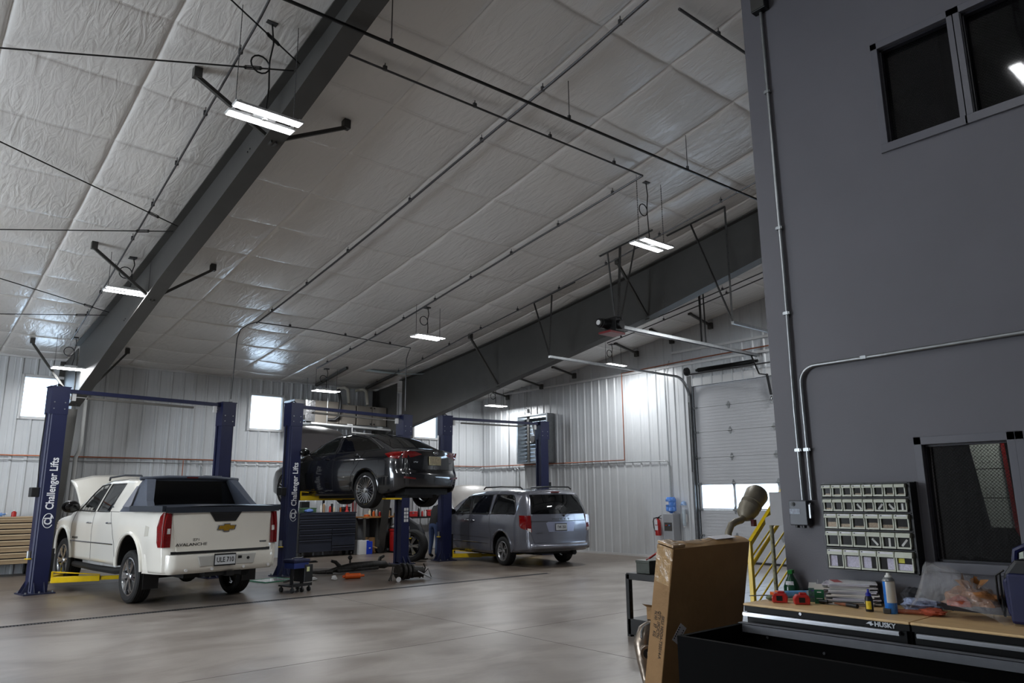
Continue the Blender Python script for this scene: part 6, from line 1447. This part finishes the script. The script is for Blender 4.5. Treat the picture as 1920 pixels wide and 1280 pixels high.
# air hoses on the wall
for k,(x,dx,m,lb) in enumerate(((10.98,.10,M_red,'red air hose hanging in a long loop beside the navy chest'),(11.10,.06,mat('dark_maroon_hose',(120,44,50),.45,noise=(9,.1)),'maroon air hose hanging beside the red one'))):
    T=thing('air_hose',lb,'hose',(x,YB-.12,.35)); P=[]
    for i in range(31):
        t=i/30*2*PI; P.append((x+dx*math.sin(t)*1.2+.02*math.sin(3*t),YB-.12-.03*k,1.05+.62*math.cos(t)))
    mb=MB(); mb.tube(P,.013,6); part('hose_loop',mb,m,T,world=True,smooth=True); mb=MB(); mb.cyl((x,YB-.10,1.67),(x,YB-.02,1.67),.02,8); part('hose_hook',mb,M_galv,T,world=True)
# plywood bench with wheels of clutter
T=thing('side_bench','small workbench with an orange-edged wooden top, next to the red bin','workbench',(11.75,20.1,0))
mb=MB(); mb.box(11.12,12.42,19.85,20.45,1.03,1.07); part('bench_top',mb,mat('orange_edged_plywood',(160,110,60),.5,noise=(6,.2)),T,world=True,bevel=.003)
for x in (11.14,12.34):
    for y in (19.88,20.36):
        mb=MB(); mb.box(x,x+.06,y,y+.06,0,1.03); part('leg',mb,M_steel,T,world=True)
mb=MB(); mb.box(11.2,12.36,20.40,20.43,.1,1.0); part('back_panel',mb,mat('grey_back_panel',(92,94,96),.6,noise=(3,.08)),T,world=True); mb=MB(); mb.box(11.62,11.72,19.95,20.40,.1,1.03); part('divider',mb,M_steel,T,world=True)
for i,(x,k,h,st,r) in enumerate(((11.32,4,.07,0,.09),(11.45,9,.22,0,.035),(11.55,4,.18,0,.04),(11.68,0,.20,1,.035),(11.76,3,.15,0,.035),(11.92,7,.09,0,.06),(12.05,6,.22,0,.06),(12.15,2,.26,1,.05),(12.3,11,.12,0,.05))):
    bottle(x,20.05+.06*(i%2),1.072,r,h,cm(k),'%s %s on the orange-edged bench'%(cols[k][0],['jar','bottle','pump bottle','can','flask','tub','jug','canister','pot'][i]),None,st)
T=thing('red_trash_bin','red round trash bin with a white liner under the bench end','trash bin',(12.32,19.95,0))
mb=MB(); mb.lathe([(0,.04),(.21,.04),(.235,.3),(.255,.62),(.275,.64),(.275,.69),(.25,.69),(.24,.6)],n=24); part('bin_body',mb,M_red,T,smooth=True)
mb=crumple((0,0,0),.2,(1.1,1.1,.6),77,10); mb.v=[(x,y,z+.72) for x,y,z in mb.v]; part('bag_liner',mb,mat('white_liner_film',(206,208,210),.35,noise=(20,.15)),T,smooth=True)
mb=MB(); mb.cyl((-.1,-.15,.02),(-.06,-.15,.02),.03,10); mb.box(-.22,.22,-.22,.22,.02,.045); part('bin_dolly',mb,M_blk,T)
T=thing('drink_carton','white and blue cardboard carton on the floor by the navy chest','carton',(11.2,20.0,0))
mb=MB(); mb.box(-.22,.10,-.16,.16,0,.40); part('carton_body',mb,M_alw,T,bevel=.004); mb=MB(); mb.box(.10,.22,-.16,.16,0,.36); mb.box(.02,.101,-.165,.165,0,.39); part('blue_printed_end',mb,mat('bright_blue_print',(24,60,190),.45,noise=(9,.08)),T,bevel=.004)
mb=MB(); mb.box(.10,.16,-.17,-.162,.16,.19); part('printed_mark',mb,M_lab,T)
mb=MB(); mb.box(11.40,11.72,20.05,20.3,0,.46); solo('brown_carton',mb,M_card,'brown cardboard carton under the orange-edged bench','carton',bevel=.004)
T=thing('hand_truck_wheel','small wheeled mover lying under the bench','wheeled mover',(11.72,19.92,0)); mb=MB(); mb.cyl((0,-.03,.11),(0,.03,.11),.11,18); part('wheel',mb,M_rubber,T); mb=MB(); mb.bar((0,0,.12),(-.3,.05,.24),.06,.03); part('arm',mb,mat('light_wood_arm',(180,150,110),.5,noise=(9,.1)),T)
# second table behind the lift post
T=thing('far_bench','dark metal bench with red cases, behind the dark lift posts','workbench',(13.3,20.1,0)); mb=MB(); mb.box(12.6,14.2,19.85,20.45,.98,1.03); part('bench_top',mb,M_blkm,T,world=True)
for x in (12.64,14.1):
    mb=MB(); mb.box(x,x+.06,19.88,20.4,0,.98); part('bench_leg',mb,M_blkm,T,world=True)
block('red_case',12.85,20.0,1.03,.34,.2,.16,M_red,'red tool case on the dark metal bench','case'); block('red_case',13.6,20.1,1.03,.30,.2,.2,M_red,'smaller red case at the far end of the dark metal bench','case')
for i,(x,k,h) in enumerate(((13.12,2,.30),(13.25,3,.20),(13.36,0,.22))): bottle(x,20.0,1.03,.035,h,cm(k),'%s bottle between the red cases on the metal bench'%cols[k][0])
# things on the tan chest
T=thing('blue_bottle','blue and white bottle lying on the tan tool chest','bottle',(2.15,19.95,1.272)); mb=MB(); mb.cyl((-.1,0,.04),(.08,0,.05),.04,12); mb.cyl((.08,0,.05),(.14,0,.06),.02,10); part('bottle_body',mb,mat('blue_white_print',(100,140,200),.3,noise=(20,.4)),T,smooth=True); mb=MB(); mb.cyl((.14,0,.06),(.17,0,.065),.022,10); part('cap',mb,M_alw,T)
bottle(2.45,20.0,1.272,.05,.14,cm(3),'squat red jar on the tan tool chest')
T=thing('caliper_gauge','small red and black gauge hanging on the wall above the tan chest','gauge',(1.0,YB-.06,1.75)); mb=MB(); mb.cyl((0,-.02,.08),(0,.03,.08),.07,16); part('dial',mb,M_blk,T); mb=MB(); mb.bar((0,-.01,.02),(.05,-.01,-.12),.03,.02); part('grip',mb,M_red,T)
# ---------------------------------------------------------------- parts and tools on the shop floor
T=thing('creeper_seat','blue-topped rolling mechanic stool beside the pickup','mechanic stool',(5.95,12.98,0),.25)
mb=MB(); mb.box(-.19,.17,-.16,.16,.50,.56); part('seat_pad',mb,M_blue,T,bevel=.02); mb=MB(); mb.box(-.17,.15,-.14,.14,.40,.50); part('top_drawer',mb,mat('blue_tray_metal',(40,56,120),.35,.3,noise=(9,.1)),T,bevel=.006)
mb=MB(); mb.box(-.24,.20,-.18,.18,.10,.125); mb.box(-.24,.20,-.19,-.18,.10,.15); part('base_tray',mb,M_blkm,T)
for x in (-.10,.12): 
    mb=MB(); mb.bar((x,0,.12),(x,0,.42),.035,.05); part('frame_post',mb,M_blkm,T)
mb=MB(); mb.box(.06,.24,-.15,.15,.16,.46); part('side_bin',mb,M_blkm,T,bevel=.008)
mb=MB(); mb.box(.10,.16,-.155,-.148,.34,.42); part('paper_slip',mb,mat('pale_yellow_slip',(226,232,180),.6,noise=(9,.05)),T)
for x,y in ((-.20,-.15),(.16,-.15),(-.20,.15),(.16,.15),(0,-.16)):
    mb=MB(); mb.cyl((x-.015,y,.042),(x+.015,y,.042),.042,14); mb.bar((x,y,.05),(x,y,.10),.02,.02); part('caster',mb,M_blk,T)
mb=MB(); mb.tube([(-.15,-.05,.575),(-.05,.02,.575),(.06,-.02,.575),(.16,.04,.575)],.010,6); mb.v=[(x*math.cos(.25)-y*math.sin(.25)+5.95,x*math.sin(.25)+y*math.cos(.25)+12.98,z) for x,y,z in mb.v]; solo('chrome_wrench',mb,M_chrome,'chrome wrench lying on the blue stool','wrench',smooth=True)
mcast=mat('oily_cast_metal',(44,42,40),.5,.5,noise=(18,.35),bump=(20,.4))
T=thing('suspension_subframe','long dark suspension crossmember lying on the floor under the sedan','car part',(8.4,15.3,0),.05)
mb=MB(); mb.tube([(-.75,0,.05),(-.4,.05,.10),(-.1,-.02,.12),(.4,.02,.14),(.75,0,.12),(.85,.02,.09)],[.03,.06,.10,.08,.09,.04],10); part('cross_tube',mb,mcast,T,smooth=True)
mb=MB(); mb.tube([(-.35,.05,.12),(-.45,.10,.24),(-.55,.12,.27)],[.05,.04,.03],8); part('mount_horn',mb,mcast,T,smooth=True)
mb=MB(); mb.tube([(.62,.02,.14),(.68,.08,.26),(.80,.10,.30)],[.05,.04,.03],8); part('mount_horn',mb,mcast,T,smooth=True)
mb=MB(); mb.cyl((-.12,.05,.14),(-.12,.05,.30),.02,8); mb.ball((-.12,.05,.32),.05,8); part('ball_joint',mb,mcast,T,smooth=True)
mb=MB(); mb.tube([(-.6,-.05,.06),(-.85,.10,.05),(-1.0,.15,.06)],[.05,.035,.03],8); mb.tube([(.8,.0,.1),(1.05,-.1,.08),(1.2,-.12,.1)],[.035,.025,.03],8); part('control_arm',mb,mcast,T,smooth=True)
mb=MB(); mb.box(-.5,.55,-.10,.10,.03,.10); part('cross_plate',mb,mcast,T,bevel=.02)
T=thing('hub_assembly','dark wheel hub and axle assembly with a bright rod, lying by the drain','car part',(8.45,13.25,0))
for q,(x,r) in enumerate(((-.22,.15),(-.14,.17),(-.06,.16),(.02,.14))):
    mb=MB(); mb.cyl((x-.03,-.04*q,.165),(x+.03,-.04*q,.165),r*.95,18); part('drum_rib',mb,mcast,T,bevel=.01)
mb=MB(); mb.cyl((.0,-.12,.16),(.25,-.16,.14),.12,16,.10); part('hub',mb,mcast,T,smooth=True)
mb=MB(); mb.cyl((.08,-.25,.17),(.34,-.36,.03),.014,8); part('bright_rod',mb,M_galv,T)
for pp,rr in (([(.30,-.1,.02),(.33,-.14,.22),(.30,-.12,.30)],.014),([(.22,-.1,.02),(.36,-.2,.2),(.42,-.24,.02)],.012),([(-.3,-.1,.12),(-.45,-.16,.16),(-.55,-.2,.03)],.02),([(-.42,-.12,.3),(-.46,-.15,.14),(-.5,-.2,.02)],.012)):
    mb=MB(); mb.tube(pp,rr,6); part('brake_line',mb,mcast,T,smooth=True)
mb=MB(); mb.cyl((-.40,-.30,.045),(-.37,-.27,.05),.045,14); part('white_cap',mb,M_alw,T)
mb=MB(); mb.cyl((7.55,14.18,.055),(7.85,14.1,.055),.055,16); mb.cyl((7.50,14.19,.05),(7.55,14.18,.055),.03,10); mb.cyl((7.85,14.1,.055),(7.93,14.08,.055),.025,10); mb.obox((7.6,14.17,.11),(.05,.04,.03)); solo('orange_cylinder',mb,M_orange,'orange cylinder lying on the floor between the loose car parts','cylinder',smooth=35)
for k,(x,y,sc,lb) in enumerate(((6.95,14.45,(1.2,.7,.35),'white crumpled paper by the crossmember, the widest piece'),(7.32,14.2,(.6,.5,.6),'small pointed white scrap next to the orange cylinder'),(6.75,14.1,(.55,.3,.2),'smallest white scrap, farthest from the orange cylinder'))):
    mb=crumple((x,y,.03),.10,sc,90+k,8); solo('paper_scrap',mb,M_alw,lb,'paper')
mb=MB(); mb.tube([(6.35,14.4,.02),(6.6,14.6,.03),(6.9,14.75,.02),(7.1,14.7,.05)],.02,6); solo('sway_link',mb,mcast,'thin dark bent rod on the floor beside the paper','car part',smooth=True)
mb=MB(); mb.box(8.6,8.95,18.3,18.5,0,.03); mb.box(8.78,8.93,18.33,18.45,.03,.045); solo('floor_tray',mb,M_blk,'small dark tray on the floor before the navy chest','tray')
mb=crumple((6.6,17.0,.05),.12,(1.2,.8,.5),71,8); solo('dark_cloth_heap',mb,mat('dark_cloth',(50,42,46),.8,noise=(20,.4)),'small dark cloth heap behind the sedan lift post','cloth',smooth=True)
# white pan put in for a bright floor patch by the post
T=thing('bright_patch_pan','shallow white pan with a green rim, standing in for a bright floor patch beside the sedan lift post','drip pan',(6.35,15.0,0),.2); mb=MB(); mb.box(-.32,.32,-.28,.28,0,.015); part('pan_floor',mb,mat('glossy_white_pan',(250,252,250),.15,noise=(3,.01),coat=1),T); mb=MB()
for a,b,c,d in ((-.35,.35,-.31,-.28),(-.35,.35,.28,.31),(-.35,-.32,-.28,.28),(.32,.35,-.28,.28)): mb.box(a,b,c,d,0,.02)
part('pan_rim',mb,mat('green_rim',(60,120,96),.4,noise=(9,.1)),T)
# loose wheel and dark bumper cover behind the lift post
T=thing('spare_wheel','car wheel with a chrome rim standing against the lift post','wheel',(10.82,16.75,0),RZ(28))
ty=wheel(T,(0,0,.40),.40,.27,.26,-1,'truck',M_chrome)
T=thing('bumper_cover','large dark grey plastic bumper cover standing on end behind the loose wheel','bumper cover',(11.25,17.25,0),RZ(-50))
P=[(-.34,1.00),(-.22,1.10),(.08,.92),(.22,.70),(.28,.30),(.24,.02),(.10,.02),(.08,.40),(-.02,.60),(-.2,.68),(-.34,.66)]
mb=MB(); n=len(P); 
for (a,b) in ((-.10,.10),): mb.prism(P,a,b,'y')
part('cover_shell',mb,mat('dark_grey_plastic',(52,54,58),.5,noise=(6,.1)),T,bevel=.05)
mb=MB(); mb.box(-.30,-.16,-.112,-.10,.78,.86); part('sticker',mb,M_lab,T); mb=MB(); mb.bar((-.36,-.12,.98),(-.20,-.12,1.14),.05,.04); part('bright_clip',mb,M_galv,T)
mb=MB(); mb.box(-.2,.3,-.05,.12,0,.03); part('foot_strip',mb,M_blk,T)
# coiled cord and tyre edge at the frame border
T=thing('discarded_tyre','black tyre at the far edge of the floor before the tan chest','tyre',(.74,16.9,0)); mb=MB(); mb.lathe([(.22,-.10),(.30,-.12),(.33,-.06),(.33,.06),(.30,.12),(.22,.10)],(0,0,0),30,'x'); mb.v=[(x,y,z+.33) for x,y,z in mb.v]; part('tread_ring',mb,M_rubber,T,smooth=True)
mb=MB(); mb.bar((.72,15.6,.03),(1.35,15.75,.03),.05,.03); solo('dark_bar',mb,M_blkm,'flat dark bar lying on the floor before the first lift post','bar')
# ---------------------------------------------------------------- mechanic by the minivan
def person():
    T=thing('person','person in black cap, black shirt and blue jeans, leaning behind the lift post','person',(11.83,17.25,0),RZ(-75))
    V=[];E=[];Rr=[]
    def n(p,r,par=None):
        V.append(p); Rr.append(r); 
        if par is not None: E.append((par,len(V)-1))
        return len(V)-1
    pel=n((0,0,.92),(.155,.12)); ab=n((0,.05,1.06),(.15,.115),pel); ch=n((0,.14,1.24),(.17,.125),ab); nk0=n((0,.22,1.38),(.09,.08),ch); nk=n((0,.27,1.45),(.055,.055),nk0); hd=n((0,.31,1.53),(.078,.09),nk); tp=n((0,.325,1.60),(.065,.075),hd)
    for s in (-1,1):
        sh=n((s*.17,.19,1.34),(.065,.065),ch); el=n((s*.23,.34,1.10),(.045,.045),sh); wr=n((s*.17,.55,1.02),(.030,.028),el); pm=n((s*.15,.63,1.01),(.038,.018),wr)
        for k,L in enumerate((.07,.08,.075,.06)):
            a=n((s*.15+(k-1.5)*.019,.68,1.005),(.010,.009),pm); n((s*.15+(k-1.5)*.02,.68+L*.7,.985),(.008,.008),a)
        th=n((s*.15-s*.035,.65,1.0),(.011,.010),pm); n((s*.15-s*.05,.69,.985),(.009,.009),th)
        hp=n((s*.09,0,.86),(.095,.10),pel); kn=n((s*.11,.02,.48),(.065,.065),hp); an=n((s*.11,-.04,.10),(.045,.045),kn); n((s*.12,.10,.045),(.042,.035),an)
    me=bpy.data.meshes.new('person_body'); me.from_pydata(V,E,[]); o=bpy.data.objects.new('tmp',me); COL.objects.link(o)
    sk=o.modifiers.new('s','SKIN'); sk.use_smooth_shade=True; sb=o.modifiers.new('u','SUBSURF'); sb.levels=2; sb.render_levels=2
    for i,r in enumerate(Rr): me.skin_vertices[0].data[i].radius=r; me.skin_vertices[0].data[i].use_root=(i==0)
    dg=bpy.context.evaluated_depsgraph_get(); m2=bpy.data.meshes.new_from_object(o.evaluated_get(dg)); bpy.data.objects.remove(o)
    m2.materials.clear()
    for m in (mat('skin',(176,124,98),.5,noise=(20,.05)),mat('black_shirt_cotton',(24,24,26),.8,noise=(40,.2)),mat('blue_jeans_denim',(56,72,108),.8,noise=(60,.25)),mat('black_work_boots',(26,22,20),.6,noise=(20,.2))): m2.materials.append(m)
    for p in m2.polygons:
        c=p.center; arm=abs(c.x)>.10 and c.y>.28 and c.z<1.2
        p.material_index=3 if c.z<.12 else 2 if c.z<.93 and not arm else (0 if (arm and c.z<1.17) or c.z>1.42 else 1)
    b=bpy.data.objects.new('body',m2); place(b,T)
    mb=MB(); mb.ball((0,.315,1.575),1,12,(.095,.11,.085)); mb.v=[(x,y,max(z,1.555)) for x,y,z in mb.v]; mb.prism([(-.07,.40),(.07,.40),(.05,.50),(-.05,.50)],1.555,1.565,'z'); part('cap',mb,M_blk,T,smooth=True)
    mb=MB()
    for s in (-1,1): mb.ball((s*.03,.395,1.535),.010,6); 
    mb.ball((0,.405,1.515),1,6,(.013,.018,.02)); mb.ball((.0,.39,1.485),1,6,(.025,.008,.006))
    for s in (-1,1): mb.ball((s*.082,.31,1.525),1,6,(.012,.02,.03))
    part('face_features',mb,mat('skin',(176,124,98)),T,smooth=True)
person()
